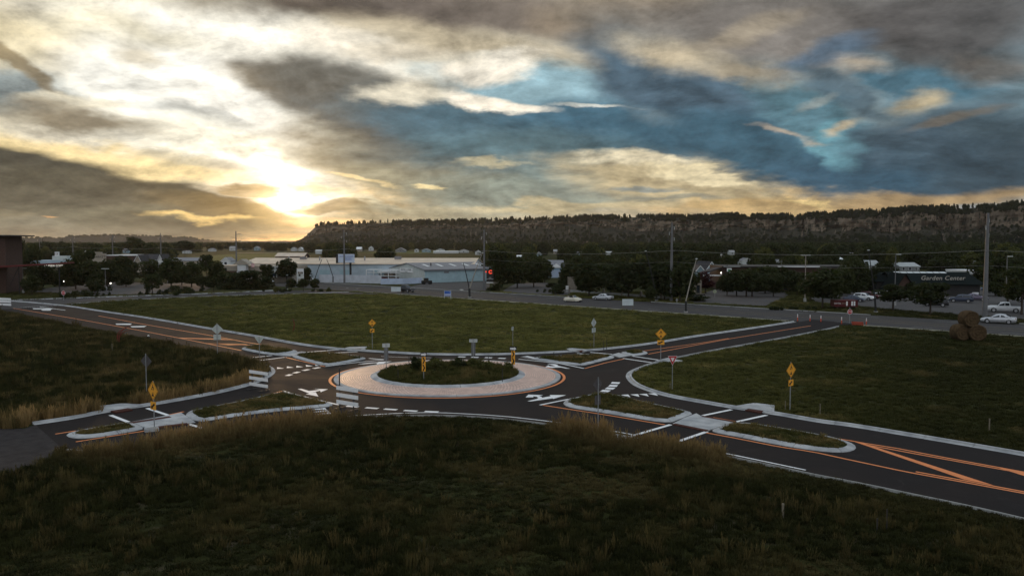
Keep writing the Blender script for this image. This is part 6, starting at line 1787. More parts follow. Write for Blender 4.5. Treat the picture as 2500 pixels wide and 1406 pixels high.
T = [ # px, base y, crown width, crown top, crown bottom, label
 (78, 719, 46, 672, 712, 'round dark tree on the verge in front of the red canopy'),
 (52, 688, 34, 588, 676, 'tall narrow dark tree right of the brick tower'),
 (80, 690, 44, 602, 670, 'second dark tree between the brick tower and the coffee shop'),
 (104, 706, 56, 648, 696, 'dark tree in front of the coffee shop sign'),
 (134, 694, 34, 662, 690, 'small tree at the right corner of the coffee shop'),
 (185, 706, 62, 634, 698, 'big dark tree, leftmost of the cluster behind the long hedge'),
 (207, 690, 56, 612, 680, 'tall dark tree right of the coffee shop pole'),
 (222, 706, 60, 640, 700, 'broad dark tree in the middle of the cluster behind the hedge'),
 (262, 700, 50, 636, 690, 'dark tree before the tan store'),
 (296, 692, 54, 628, 684, 'dark tree over the back of the left lot'),
 (326, 686, 40, 640, 678, 'small tree right of the lot lamp before the dark roofed building'),
 (372, 719, 40, 672, 708, 'round headed street tree on the side road verge, beside the clipped bushes'),
 (374, 690, 54, 636, 684, 'dark tree in front of the long dark roofed building'),
 (418, 700, 60, 632, 692, 'spreading tree right of the two lamp posts'),
 (444, 696, 44, 646, 690, 'rounded tree at the right end of the left lot'),
 (468, 701, 52, 642, 692, 'olive tinged tree at the right of the left lot'),
 (505, 688, 32, 624, 662, 'thin trunked tree standing clear above the drive'),
 (530, 694, 46, 640, 688, 'dark tree left of the steel pole with stub arms'),
 (522, 714, 28, 676, 702, 'small young tree on the side road verge'),
 (552, 704, 50, 664, 702, 'dark bushy tree below the store portal, left one'),
 (612, 706, 60, 662, 704, 'large dark bushy tree below the store portal'),
 (578, 706, 44, 668, 705, 'dark tree between the two bushy ones below the portal'),
 (652, 692, 36, 648, 686, 'rounded tree in front of the dark store band'),
 (652, 704, 30, 676, 702, 'small reddish green tree left of the white car'),
 (700, 690, 48, 634, 676, 'wide tree before the tan store roof'),
 (712, 710, 24, 680, 702, 'first of three small round verge trees'),
 (740.5, 711, 25, 680, 702, 'second of three small round verge trees'),
 (768, 711, 25, 680, 703, 'third of three small round verge trees'),
 (752, 690, 22, 652, 684, 'slim tree right of the tall shop sign'),
 (1218, 704, 54, 612, 698, 'tall dark tree right of the sign with the red emblem'),
 (1263, 703, 58, 630, 692, 'dark spreading tree, left of a pair by the bank drive'),
 (1303, 701, 56, 626, 690, 'dark spreading tree, right of a pair by the bank drive'),
 (1240, 690, 60, 632, 684, 'dark tree behind the pair by the bank drive'),
 (1330, 690, 44, 634, 684, 'dark tree left of the bright blue garage'),
 (1396, 706, 54, 640, 700, 'dark tree right of the bright blue garage'),
 (1438, 722, 86, 640, 712, 'broad dark tree at the left end of the roadside row'),
 (1408, 700, 60, 626, 694, 'dark tree behind the left end of the roadside row'),
 (1490, 716, 80, 634, 708, 'second broad dark tree of the roadside row'),
 (1534, 727, 92, 640, 716, 'third broad dark tree of the roadside row, behind the blank board'),
 (1580, 716, 80, 632, 706, 'tall dark tree behind the row at its middle'),
 (1622, 732, 90, 640, 722, 'broad dark tree under the steel pole'),
 (1660, 736, 72, 646, 726, 'dark tree at the right end of the roadside row'),
 (1588, 740, 26, 700, 730, 'small dark tree beside the leaning dark mast'),
 (1798, 722, 54, 662, 710, 'dark tree, leftmost of three by the middle drive'),
 (1822, 724, 62, 658, 712, 'dark tree, second of three by the middle drive'),
 (1836, 724, 58, 664, 712, 'dark tree, third of three by the middle drive'),
 (1868, 716, 70, 652, 704, 'dark tree in front of the shop block windows'),
 (1912, 712, 70, 654, 704, 'dark tree before the lit shop letters'),
 (1946, 720, 50, 668, 712, 'dark tree left of the pale rusty lamp post'),
 (2008, 752, 92, 656, 728, 'big dark tree right of the pale rusty lamp post'),
 (2050, 730, 62, 652, 718, 'dark tree behind the dark blue sedan'),
 (2088, 722, 62, 636, 714, 'tall dark tree behind the white off roader'),
 (2122, 716, 46, 654, 708, 'dark tree behind the dark leaning mast'),
 (2180, 759, 74, 696, 736, 'small spreading tree in the lot, in front of the tall lamp post'),
 (2271, 768, 84, 692, 746, 'round dark tree in front of the garden store'),
 (2250, 716, 60, 668, 712, 'dark tree against the garden store wall'),
 (2460, 742, 70, 672, 724, 'dark tree behind the white pickup'),
 (2494, 768, 84, 650, 738, 'large dark tree cut by the right edge'),
 (2430, 722, 52, 690, 716, 'low dark tree right of the nearest steel pole'),
 (2440, 700, 70, 632, 694, 'dark tree at the back of the lot near the right edge'),
 (2400, 694, 56, 640, 688, 'dark tree behind the nearest steel pole'),
 (2300, 676, 70, 630, 670, 'dark tree behind the garden store lettering'),
 (2160, 690, 50, 640, 684, 'dark tree between two pale roofs'),
 (1978, 734, 56, 668, 722, 'dark tree at the left shoulder of the big one by the rusty lamp post'),
 (2034, 716, 50, 662, 708, 'dark tree filling the gap behind the big one by the lot'),
 (1888, 724, 46, 672, 714, 'dark tree at the right end of the middle drive planting'),
 (1775, 722, 40, 668, 712, 'slim dark tree at the left end of the middle drive planting'),
 (2322, 716, 44, 690, 712, 'low round dark tree under the garden lettering'),
 (2222, 724, 36, 690, 718, 'low dark tree beside the dark brick entrance gable'),
 (2475, 716, 60, 660, 708, 'dark tree filling the back right corner of the lot'),
 (1425, 694, 50, 632, 688, 'dark tree over the broad stone gate wall'),
 (1350, 708, 30, 690, 704, 'small dark tree right of the bank drive'),
 (160, 700, 50, 652, 694, 'dark tree right of the coffee shop behind the twin lamps'),
 (232, 716, 40, 684, 712, 'low dark tree on the hedge island, left of the lot lamp'),
 (308, 700, 40, 664, 696, 'low dark tree at the back of the left lot'),
 (496, 704, 40, 676, 700, 'dark low tree behind the lone clipped bush')]
for a_ in T: tree(*a_)
for a_ in ((1190, 660, 24, 598, 650, 'pale olive tree just right of the steel pole by the red emblem'), (1862, 668, 48, 605, 655, 'light olive tree above the shop block'), (2176, 668, 28, 604, 650, 'olive yellow tree left of the tall lamp post in the dark belt'), (1560, 690, 44, 624, 680, 'olive tree showing over the dark roadside row')):
    tree(*a_, crowns=CROWNO)
for a_ in ((1722, 716, 44, 666, 704, 'plum leaved tree beside the stone pylon'), (1768, 712, 30, 672, 706, 'small plum leaved tree before the shop block')):
    tree(*a_, crowns=CROWNR)
# the dome shaped trees of the valley
tree(327, 0, 52, 581, 612, 'big dome shaped tree standing alone in the valley', dist=640, group='trees out in the valley')
tree(152, 0, 24, 590, 608, 'small dome shaped tree left of the big one', dist=640, group='trees out in the valley')
tree(452, 0, 48, 590, 612, 'wide flat topped clump of trees left of the two armed pole', dist=700, group='trees out in the valley')
tree(108, 0, 46, 592, 610, 'broad dark clump of trees above the coffee shop', dist=640, group='trees out in the valley')
tree(275, 0, 20, 594, 608, 'small round tree beside the big dome shaped one', dist=680, group='trees out in the valley')

SH = [(236, 724, 12, 712, 'small round clipped bush, first of three on the side road verge'), (251, 724, 9, 716, 'smallest clipped bush of three on the side road verge'), (266, 723, 8, 713, 'narrow clipped bush, third of three on the side road verge'),
 (340, 721, 13, 712, 'clipped bush left of the round headed street tree'), (358, 721, 14, 704, 'taller bush touching the round headed street tree'), (387, 721, 18, 707, 'clipped bush right of the round headed street tree'), (402, 720, 16, 708, 'second clipped bush right of the street tree'),
 (418, 716, 36, 698, 'long dark bush mass along the verge'), (448, 714, 34, 700, 'dark bush mass at the right end of the long one'), (492, 713, 15, 701, 'round clipped bush standing alone on the verge'),
 (545, 707, 40, 694, 'low dark bush under the young verge tree'), (600, 707, 44, 690, 'dark thicket under the bushy trees'), (640, 706, 46, 692, 'thicket at the right of the bushy trees'),
 (673, 714, 15, 701, 'pale topped bush at the side road corner'), (690, 714, 16, 708, 'flat bush right of the pale topped one'), (706, 712, 10, 706, 'tiny bush below the first small round tree'), (763, 711.5, 9, 707, 'tiny bush below the third small round tree'), (781, 712, 18, 706, 'low bush right of the third small round tree'), (801, 712, 14, 702, 'tawny grass like bush by the junction'),
 (1212, 711, 34, 690, 'dark bush under the sign with the red emblem'), (1366, 718, 50, 694, 'big dark bush beside the speed sign'), (1312, 713, 9, 707, 'tiny bush on the bank drive verge'), (1330, 714, 10, 705, 'bush left of a matching one on the bank drive verge'), (1343, 714, 11, 706, 'bush right of a matching one on the bank drive verge'),
 (1712, 736, 64, 722, 'low spreading bush under the stone pylon'), (1196, 708, 22, 701, 'low bush at the foot of the steel pole')]
for a_ in SH: shrub(*a_, ms=BUSHO if a_[0] in (801, 673) else None)
def hedge(pa, pb, w, h, label):
    n = max(2, int((pb - pa).length / (w * .7)))
    r_ = np.random.default_rng(int(pa.x * 7 + 1000)); cs, rs = [], []
    for k in range(n * 2):
        f = r_.uniform(0, 1); p = pa.lerp(pb, f)
        cs.append((p.x + r_.uniform(-.3, .3) * w, p.y + r_.uniform(-.3, .3) * w, h * r_.uniform(.3, .62))); rs.append(h * .42)
    o = link_mesh('hedge', quads_mesh('hedge', cloud_of_leaves(np.array(cs), np.array(rs), n * 160, .20, r_), LEAF))
    tag(o, label, 'hedge', 'hedges round the left lot')
hedge(G(112, 729), G(225, 724.5), 2.6, 1.7, 'long low hedge behind the left stop sign')
hedge(G(228, 712), G(288, 709), 2.4, 1.6, 'island hedge at the foot of the left lot lamp')
hedge(G(128, 700), G(180, 697), 2.4, 1.5, 'low hedge under the twin garden lamps')
hedge(G(240, 699), G(300, 696), 2.4, 1.5, 'hedge behind the island hedge in the left lot')
hedge(G(420, 722), G(470, 717), 2.2, 1.5, 'low hedge along the verge right of the street tree')
hedge(G(700, 711), G(640, 712), 1.6, .8, 'low dark hedge along the side road corner')
hedge(G(1880, 757), G(2000, 756), 1.2, .6, 'sparse low planting on the verge before the big dark tree')

# ------------------------------------------------------------------ scatter by geometry nodes
def scatter(name, pts, scl, protos, kind_idx=None, dry=None, pale=None, label=None, cat=None, rz=None, tilt=0.0, seed=1, parent=None):
    n = len(pts); r_ = np.random.default_rng(seed)
    me = bpy.data.meshes.new(name); me.vertices.add(n); me.vertices.foreach_set('co', np.asarray(pts, np.float32).ravel())
    def attr(nm, typ, arr):
        a = me.attributes.new(nm, typ, 'POINT'); a.data.foreach_set('vector' if typ == 'FLOAT_VECTOR' else 'value', np.ascontiguousarray(arr).ravel())
    scl = np.asarray(scl, np.float32)
    if scl.ndim == 1: scl = np.stack([scl] * 3, 1)
    attr('scl', 'FLOAT_VECTOR', scl.astype(np.float32))
    rot = np.zeros((n, 3), np.float32); rot[:, 2] = r_.uniform(0, 6.283, n); rot[:, 0] = r_.normal(0, tilt, n) if tilt else 0; rot[:, 1] = r_.normal(0, tilt, n) if tilt else 0
    attr('rot', 'FLOAT_VECTOR', rot)
    attr('kindidx', 'INT', (r_.integers(0, len(protos), n) if kind_idx is None else np.asarray(kind_idx)).astype(np.int32))
    attr('dry', 'FLOAT', (np.zeros(n) if dry is None else dry).astype(np.float32))
    attr('pale', 'FLOAT', (np.zeros(n) if pale is None else pale).astype(np.float32))
    me.update()
    o = link_mesh(name, me, parent)
    pc = bpy.data.collections.new(name + '_source')
    for i, p in enumerate(protos):
        po = bpy.data.objects.new('%s_%02d' % (name, i), p); pc.objects.link(po)
    ng = bpy.data.node_groups.new(name, 'GeometryNodeTree')
    ng.interface.new_socket('Geometry', in_out='INPUT', socket_type='NodeSocketGeometry')
    ng.interface.new_socket('Geometry', in_out='OUTPUT', socket_type='NodeSocketGeometry')
    N = ng.nodes; gi = N.new('NodeGroupInput'); go = N.new('NodeGroupOutput')
    mp = N.new('GeometryNodeMeshToPoints'); ci = N.new('GeometryNodeCollectionInfo'); ip = N.new('GeometryNodeInstanceOnPoints')
    ci.inputs['Collection'].default_value = pc; ci.inputs['Separate Children'].default_value = True; ci.inputs['Reset Children'].default_value = True
    ip.inputs['Pick Instance'].default_value = True
    def na_(nm, typ):
        x = N.new('GeometryNodeInputNamedAttribute'); x.data_type = typ; x.inputs['Name'].default_value = nm; return x.outputs['Attribute']
    L = ng.links.new
    L(gi.outputs[0], mp.inputs[0]); L(mp.outputs[0], ip.inputs['Points']); L(ci.outputs[0], ip.inputs['Instance'])
    L(na_('kindidx', 'INT'), ip.inputs['Instance Index'])
    e2r = N.new('FunctionNodeEulerToRotation'); L(na_('rot', 'FLOAT_VECTOR'), e2r.inputs[0]); L(e2r.outputs[0], ip.inputs['Rotation'])
    L(na_('scl', 'FLOAT_VECTOR'), ip.inputs['Scale']); L(ip.outputs[0], go.inputs[0])
    md = o.modifiers.new('scatter', 'NODES'); md.node_group = ng
    tag(o, label, cat, None, 'stuff')
    return o

def inside(poly, P):
    x, y = P[:, 0], P[:, 1]; r_ = np.zeros(len(P), bool)
    q_ = np.array([(p.x, p.y) for p in poly])
    for (x0, y0), (x1, y1) in zip(q_, np.roll(q_, -1, 0)):
        c = (y0 > y) != (y1 > y)
        with np.errstate(divide='ignore', invalid='ignore'):
            r_ ^= c & (x < (x1 - x0) * (y - y0) / (y1 - y0) + x0)
    return r_
def dist_line(line, P):
    d = np.full(len(P), 1e9)
    q_ = np.array([(p.x, p.y) for p in line])
    for a_, b_ in zip(q_[:-1], q_[1:]):
        ab = b_ - a_; t = np.clip(((P - a_) @ ab) / max(1e-9, ab @ ab), 0, 1)
        d = np.minimum(d, np.linalg.norm(P - (a_ + t[:, None] * ab), axis=1))
    return d
def vnoise(P, s, seed):
    """cheap smooth value noise, two octaves, 0..1"""
    r_ = np.random.default_rng(seed); out = 0
    for o_, w_ in ((1, .65), (2.3, .35)):
        T_ = r_.uniform(0, 1, (64, 64)); X = P[:, 0] * s * o_; Y = P[:, 1] * s * o_
        ix, iy = np.floor(X).astype(int), np.floor(Y).astype(int); fx, fy = X - ix, Y - iy
        fx, fy = fx * fx * (3 - 2 * fx), fy * fy * (3 - 2 * fy)
        g_ = lambda a_, b_: T_[a_ % 64, b_ % 64]
        out = out + w_ * ((g_(ix, iy) * (1 - fx) + g_(ix + 1, iy) * fx) * (1 - fy) + (g_(ix, iy + 1) * (1 - fx) + g_(ix + 1, iy + 1) * fx) * fy)
    return out
def frustum(P, margin=3.0): return np.abs(P[:, 0]) < (P[:, 1] * .635 + margin)

# ---- grass tufts
def tuft_mesh(seed, n, h, spread, w, heads=0, m=None):
    r_ = np.random.default_rng(seed); vs, fs = [], []
    for i in range(n):
        a = r_.uniform(0, 6.28); q_ = spread * math.sqrt(r_.uniform()); x, y = q_ * math.cos(a), q_ * math.sin(a)
        hh = h * r_.uniform(.55, 1.1); le = r_.uniform(.05, .45) * hh; b_ = a + r_.uniform(-1, 1)
        dx, dy = math.cos(b_), math.sin(b_); px, py = -dy, dx; ww = w * r_.uniform(.6, 1.3)
        k = len(vs)
        vs += [(x - px * ww, y - py * ww, -.02), (x + px * ww, y + py * ww, -.02), (x + dx * le * .35 + px * ww * .8, y + dy * le * .35 + py * ww * .8, hh * .6), (x + dx * le * .35 - px * ww * .8, y + dy * le * .35 - py * ww * .8, hh * .6), (x + dx * le, y + dy * le, hh)]
        fs += [(k, k + 1, k + 2, k + 3), (k + 3, k + 2, k + 4)]
        if i < heads:
            k = len(vs); z = hh * .98; X, Y = x + dx * le, y + dy * le; g_ = ww * 1.8
            vs += [(X - px * g_, Y - py * g_, z - .05), (X + px * g_, Y + py * g_, z - .05), (X + dx * .02, Y + dy * .02, z + .12 * h / .5)]
            fs += [(k, k + 1, k + 2)]
    me = bpy.data.meshes.new('tuft'); me.from_pydata(vs, [], fs); me.update(); me.materials.append(m)
    return me
def grass_mat(name, g0, g1, d0, d1):
    m = bpy.data.materials.new(name); m.use_nodes = True
    nt = m.node_tree; q = Nd(nt); p = nt.nodes['Principled BSDF']
    oi = nt.nodes.new('ShaderNodeObjectInfo')
    at = nt.nodes.new('ShaderNodeAttribute'); at.attribute_type = 'INSTANCER'; at.attribute_name = 'dry'
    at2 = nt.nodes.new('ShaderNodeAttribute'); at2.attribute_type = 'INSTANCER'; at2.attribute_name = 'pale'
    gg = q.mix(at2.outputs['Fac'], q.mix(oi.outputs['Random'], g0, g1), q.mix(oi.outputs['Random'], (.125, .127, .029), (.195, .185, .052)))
    c = q.mix(at.outputs['Fac'], gg, q.mix(oi.outputs['Random'], d0, d1))
    nt.links.new(c, p.inputs['Base Color']); p.inputs['Roughness'].default_value = .85; p.inputs['Specular IOR Level'].default_value = .12
    t = nt.nodes.new('ShaderNodeBsdfTranslucent'); nt.links.new(c, t.inputs['Color'])
    mx = nt.nodes.new('ShaderNodeMixShader'); mx.inputs[0].default_value = .3
    nt.links.new(p.outputs[0], mx.inputs[1]); nt.links.new(t.outputs[0], mx.inputs[2]); nt.links.new(mx.outputs[0], nt.nodes['Material Output'].inputs['Surface'])
    return m
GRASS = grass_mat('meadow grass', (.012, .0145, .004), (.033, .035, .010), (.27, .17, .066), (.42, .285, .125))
TUFTS = [tuft_mesh(1, 46, .42, .26, .016, 0, GRASS), tuft_mesh(2, 46, .50, .28, .015, 4, GRASS), tuft_mesh(3, 40, .34, .30, .018, 0, GRASS), tuft_mesh(4, 44, .62, .24, .013, 10, GRASS), tuft_mesh(5, 30, .46, .16, .02, 0, GRASS)]
road_all = road_poly
no_grass = [front_poly, gravel_poly, ne_mouth] + [W2(P) for P, _ in PADS] + list(LOTP.values())
art_poly = [art0, art1, art1 + na * (wid + .3), art0 + na * (wid + .3)]

def field_points(y0, y1, dens, seed, xlim=None):
    r_ = np.random.default_rng(seed)
    A = (y1 - y0) * (y1 * 1.30 + 6)
    n = int(A * dens); P = np.stack([r_.uniform(-(y1 * .65 + 3), y1 * .65 + 3, n), r_.uniform(y0, y1, n)], 1)
    P = P[frustum(P)]
    bad = inside(road_all, P) | inside(art_poly, P)
    for q_ in no_grass: bad |= inside(q_, P)
    P = P[~bad]
    k = dist_line(k1, P) < .72
    k |= dist_line(k4, P) < .72
    k |= dist_line(k2, P) < .60
    k |= dist_line(k3, P) < .30
    return P[~k]
bands = [(29, 45, 13), (45, 62, 9), (62, 82, 6), (82, 110, 3.6), (110, 150, 2.0), (150, 215, 1.0)]
ALLP, ALLS, ALLD, ALLK, ALLG = [], [], [], [], []
for i, (y0, y1, dn) in enumerate(bands):
    P = field_points(y0, y1, dn, 50 + i)
    r_ = np.random.default_rng(90 + i); n = len(P)
    n1, n2, n3 = vnoise(P, .09, 3), vnoise(P, .30, 4), vnoise(P, .8, 5)
    d3, d2 = dist_line(k3, P), dist_line(k2, P)
    near = P[:, 1] < np.interp(P[:, 0], [-40, -24, -15, -6, 5, 15, 40], [50, 57, 60, 61.5, 60, 54, 38])   # the meadow this side of the road
    left = (P[:, 0] < -12) & (d2 < dist_line(k1, P)) & ~near
    h = np.full(n, .50)
    h = np.where(near, .55 + .9 * np.clip(n1 - .35, 0, 1) * np.clip(d3 / 9, .15, 1), h)
    h = np.where(left, .85 + .8 * np.clip(n1 - .3, 0, 1), h)
    dry = np.clip((n2 - .62) * 2.0, 0, .5) * np.where(near, .30, np.where(left, .8, .45))
    e2f = np.clip((90 - P[:, 1]) / 14, .12, 1)
    e3 = np.exp(-(d3 / 2.6) ** 2) * near; e2 = np.exp(-(d2 / 2.2) ** 2) * left * e2f
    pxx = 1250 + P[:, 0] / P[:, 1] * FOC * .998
    w3 = np.interp(pxx, [150, 210, 330, 560, 780, 900, 1150, 1330, 1390, 1490, 1520, 1750, 1800, 2600], [.2, .7, .8, 1.15, .9, .2, .0, .1, 1.25, 1.15, .75, .75, .05, .05])
    h = h + e3 * w3 * .95 + e2 * .7
    dry = np.clip(dry + e3 * np.clip(w3, 0, 1) * (.55 + .6 * n3) + e2 * (.5 + .55 * n3), 0, 1)
    h *= r_.uniform(.7, 1.2, n)
    h = np.where(near & (e3 * w3 < .12) & (d3 < 3.0), np.minimum(h, .28 + .09 * d3), h)
    mid = ~near & ~left
    pale = np.where(mid, np.interp(pxx, [200, 700, 1300, 1700, 2300], [.35, .75, .85, .55, .12]) * (.45 + .9 * n2), np.where(left, .12 * n2, .10 * n2))  # pale mid meadow; vignette put into the grass colour towards right and near
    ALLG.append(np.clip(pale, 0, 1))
    # bare patches of pale dead growth
    bare = near & (vnoise(P, .16, 9) > .66)
    h = np.where(bare & (e3 < .2), h * .45, h); dry = np.where(bare & (e3 < .2), np.clip(dry + .10 * (P[:, 0] > 2), 0, .6), dry)
    grow = math.sqrt(13 / dn)
    S_ = np.stack([grow ** .8 * r_.uniform(.8, 1.2, n), grow ** .8 * r_.uniform(.8, 1.2, n), h], 1)
    spike = (near | left) & (r_.uniform(0, 1, n) < .06) & (d3 > 3)
    S_[spike, 2] *= 1.3; dry = np.where(spike, .06 + .14 * n3, dry)
    ALLP.append(np.column_stack([P, np.full(n, -.03)])); ALLS.append(S_); ALLD.append(dry)
    tall = (e3 * w3 + e2 > .35)
    ALLK.append(np.where(tall | spike, r_.choice([1, 3, 3], n), r_.choice([0, 1, 2, 2, 4], n)))
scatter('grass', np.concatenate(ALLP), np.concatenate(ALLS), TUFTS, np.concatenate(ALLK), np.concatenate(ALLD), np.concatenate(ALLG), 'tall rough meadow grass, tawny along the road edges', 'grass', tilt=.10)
# islands
PI_, SI_, DI_ = [], [], []
r_ = np.random.default_rng(77)
for k_, poly in MEDW.items():
    q_ = np.array([(p.x, p.y) for p in poly]); lo, hi = q_.min(0), q_.max(0)
    n = int((hi - lo).prod() * 11); P = r_.uniform(lo, hi, (n, 2)); P = P[inside(poly, P)]
    PI_.append(np.column_stack([P, np.full(len(P), .10)])); SI_.append(np.stack([np.full(len(P), .9), np.full(len(P), .9), .26 + .22 * vnoise(P, .5, 12)], 1)); DI_.append(np.clip((vnoise(P, .6, 13) - .30) * 1.1, 0, .5))
n = 2600; rr_ = 6.7 * np.sqrt(r_.uniform(0, 1, n)); a_ = r_.uniform(0, 6.283, n)
P = np.stack([CEN.x + rr_ * np.cos(a_), CEN.y + rr_ * np.sin(a_)], 1)
PI_.append(np.column_stack([P, .75 - .42 * rr_ / 6.8 - .04])); SI_.append(np.stack([np.full(n, .9), np.full(n, .9), .35 + .4 * vnoise(P, .4, 14)], 1)); DI_.append(np.clip((vnoise(P, .7, 15) - .5) * .9, 0, .35))
DI_ = np.concatenate(DI_)
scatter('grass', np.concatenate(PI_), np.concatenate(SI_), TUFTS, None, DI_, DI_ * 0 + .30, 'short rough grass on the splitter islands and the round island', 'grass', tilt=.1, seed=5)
# leafy weeds over the back half of the round island
for k in range(46):
    a = R(rng.uniform(-20, 200)); q_ = rng.uniform(1.0, 6.0)
    if k > 34: a = R(rng.uniform(180, 380))
    x, y = q_ * math.cos(a), q_ * math.sin(a)
    o = link_mesh('weed', BUSHO[k % 2] if k % 3 else BUSH[k % 3]); s_ = rng.uniform(.55, 1.15) * (1 if k <= 34 else .6)
    o.location = (CEN.x + x, CEN.y + y, .75 - .42 * q_ / 6.8 - .1); o.scale = (s_ * 1.3, s_ * 1.3, s_); o.rotation_euler = (0, 0, rng.uniform(0, 6))
    tag(o, 'leafy green weed growing among the grass of the round island', 'weed', 'weeds on the round island')

# ------------------------------------------------------------------ bluff, hills and the wooded valley
def fbm1(x, seed, s0=.01, oct_=6):
    r_ = np.random.default_rng(seed); out = np.zeros_like(x, float); a_ = 1.0
    for k in range(oct_):
        T_ = r_.uniform(-1, 1, 512); X = x * s0 * 2.1 ** k; i = np.floor(X).astype(int); f = X - i; f = f * f * (3 - 2 * f)
        out += a_ * (T_[i % 512] * (1 - f) + T_[(i + 1) % 512] * f); a_ *= .52
    return out
def bluff_mat():
    m = bpy.data.materials.new('sandstone bluff'); m.use_nodes = True
    nt = m.node_tree; q = Nd(nt); p = nt.nodes['Principled BSDF']
    tc = nt.nodes.new('ShaderNodeTexCoord').outputs['Object']; geo = nt.nodes.new('ShaderNodeNewGeometry')
    nz = q.sep(geo.outputs['Normal'])[2]
    x, y, z = q.sep(tc)
    st = q.comb(q.math('MULTIPLY', x, .02), q.math('MULTIPLY', y, .02), q.math('MULTIPLY', z, .25))
    n1 = q.noise(st, 1.0, 6, .65); n2 = q.noise(tc, .03, 6, .65); n3 = q.noise(tc, .12, 5, .7)
    rock = q.mix(q.maprange(n1, .35, .65), (.125, .094, .065), (.24, .185, .130))
    veg = q.mix(q.maprange(n2, .4, .6), (.024, .022, .014), (.044, .039, .026))
    f = q.math('ADD', nz, q.math('MULTIPLY_ADD', n3, .5, -.25))
    c = q.mix(q.maprange(f, .55, .78), rock, veg)
    nt.links.new(c, p.inputs['Base Color']); p.inputs['Roughness'].default_value = 1.0; p.inputs['Specular IOR Level'].default_value = .05
    bn = nt.nodes.new('ShaderNodeBump'); bn.inputs['Strength'].default_value = .9; bn.inputs['Distance'].default_value = 3.0
    nt.links.new(n3, bn.inputs['Height']); nt.links.new(bn.outputs[0], p.inputs['Normal'])
    return m
BLUFF = bluff_mat()
RIM = [(722, 592), (745, 580), (762, 563), (773, 552), (784, 549.5), (840, 548), (900, 545), (1000, 543.5), (1100, 543), (1200, 541.5), (1260, 538), (1300, 536), (1400, 534), (1500, 532.5), (1600, 531), (1700, 532), (1800, 529), (1900, 532), (2000, 527), (2100, 520), (2200, 515), (2300, 511), (2400, 507), (2500, 500), (2650, 494), (2800, 490)]
rx_, ry_ = np.array([p[0] for p in RIM], float), np.array([p[1] for p in RIM], float)
NS = 520
sx = np.linspace(716, 2790, NS)
top_px = np.interp(sx, rx_, ry_)
Yd = np.interp(sx, [700, 1000, 1500, 2000, 2500, 2800], [2350, 2150, 1800, 1500, 1220, 1080])      # depth of the rim
Xd = (sx - 1250) / FOC * Yd
ang = np.arctan2(703 - top_px, FOC) - PITCH
Ht = CAM_H + np.tan(ang) * Yd
wob = fbm1(sx, 21, .02, 6) * 26
cliff = np.clip(np.interp(sx, [716, 1100, 1500, 2000, 2800], [.26, .16, .26, .34, .36]) + .10 * fbm1(sx, 22, .012, 4), .06, .5)                   # share of the height that is sheer
prof_t = [0, .10, .22, .36, .50, .62, .70, .76, .82, .90, .96, 1.0]
rows = []
for j, t in enumerate(prof_t):
    # from the foot (t=0) to the rim: talus, then cliff, then a short broken slope
    zc = 1 - cliff - .12
    z = np.where(t < .62, zc * (t / .62) ** 1.15, np.where(t < .90, zc + cliff * (t - .62) / .28, 1 - .12 * (1 - t) / .10))
    back = np.where(t < .62, -260 + 225 * (t / .62), np.where(t < .90, -35 + 12 * (t - .62) / .28, -23 + 23 * (t - .90) / .10))
    n_ = fbm1(sx + j * 37.7, 30 + j, .05, 5) * (9 if t < .62 else 7) * (0 if j == 0 else 1)
    d = back + n_ + wob * (1 if j else .6)
    rows.append(np.stack([Xd * (1 + d / Yd), Yd + d, np.maximum(Ht * z + fbm1(sx, 60 + j, .06, 4) * 1.3 * (0 < t < 1), -1)], 1))
for k, (dd, dz) in enumerate(((60, 1.5), (220, 2.0), (900, 4.0))):
    rows.append(np.stack([Xd * (1 + dd / Yd), Yd + dd, Ht + dz + fbm1(sx, 80 + k, .03, 4) * 1.0], 1))
V = np.concatenate(rows); R_ = len(rows)
F = [(j * NS + i, j * NS + i + 1, (j + 1) * NS + i + 1, (j + 1) * NS + i) for j in range(R_ - 1) for i in range(NS - 1)]
me = bpy.data.meshes.new('bluff'); me.from_pydata(V.tolist(), [], F); me.update()
tag(link_mesh('bluff', me, None, BLUFF), 'long flat topped sandstone bluff with pines along its rim', kind='structure')
# pines on the rim, brush on the slopes
r_ = np.random.default_rng(5)
def surf(i_f, j_f):
    i = np.clip(i_f.astype(int), 0, NS - 2); f = (i_f - i)[:, None]; j = np.clip(j_f.astype(int), 0, R_ - 2); g_ = (j_f - j)[:, None]
    A = np.stack(rows)
    return (A[j, i] * (1 - f) + A[j, i + 1] * f) * (1 - g_) + (A[j + 1, i] * (1 - f) + A[j + 1, i + 1] * f) * g_
n = 3800; fi = r_.uniform(14, NS - 2, n); dens = np.interp(sx[fi.astype(int)], [716, 800, 1200, 1300, 1700, 2500], [.15, .5, .8, 1, 1, .9]); cl = vnoise(np.stack([sx[fi.astype(int)], np.zeros(n)], 1), .035, 8)
fi = fi[(r_.uniform(0, 1, n) < dens * np.clip(3.0 * cl - .85, .07, 1))]
fj = r_.choice([10.4, 10.8, 11.0, 11.15, 11.5], len(fi)) + r_.uniform(-.3, .3, len(fi))
P = surf(fi, fj)
hh = (3.0 + 7.0 * r_.uniform(0, 1, len(P)) ** 1.5) * np.interp(P[:, 1], [1000, 2300], [.92, 1.15])
scatter('rim_pines', P - [0, 0, .5], np.stack([hh * r_.uniform(.55, 1.0, len(P)), hh * r_.uniform(.55, 1.0, len(P)), hh], 1), PINE + PINE + CROWN[:3], label='dark ragged pines standing along the rim of the bluff', cat='pines', seed=6)
n = 3400; fi = r_.uniform(2, NS - 2, n); fj = np.where(r_.uniform(0, 1, n) < .75, r_.uniform(0, 5.2, n) ** 1.0, r_.uniform(5, 11, n))
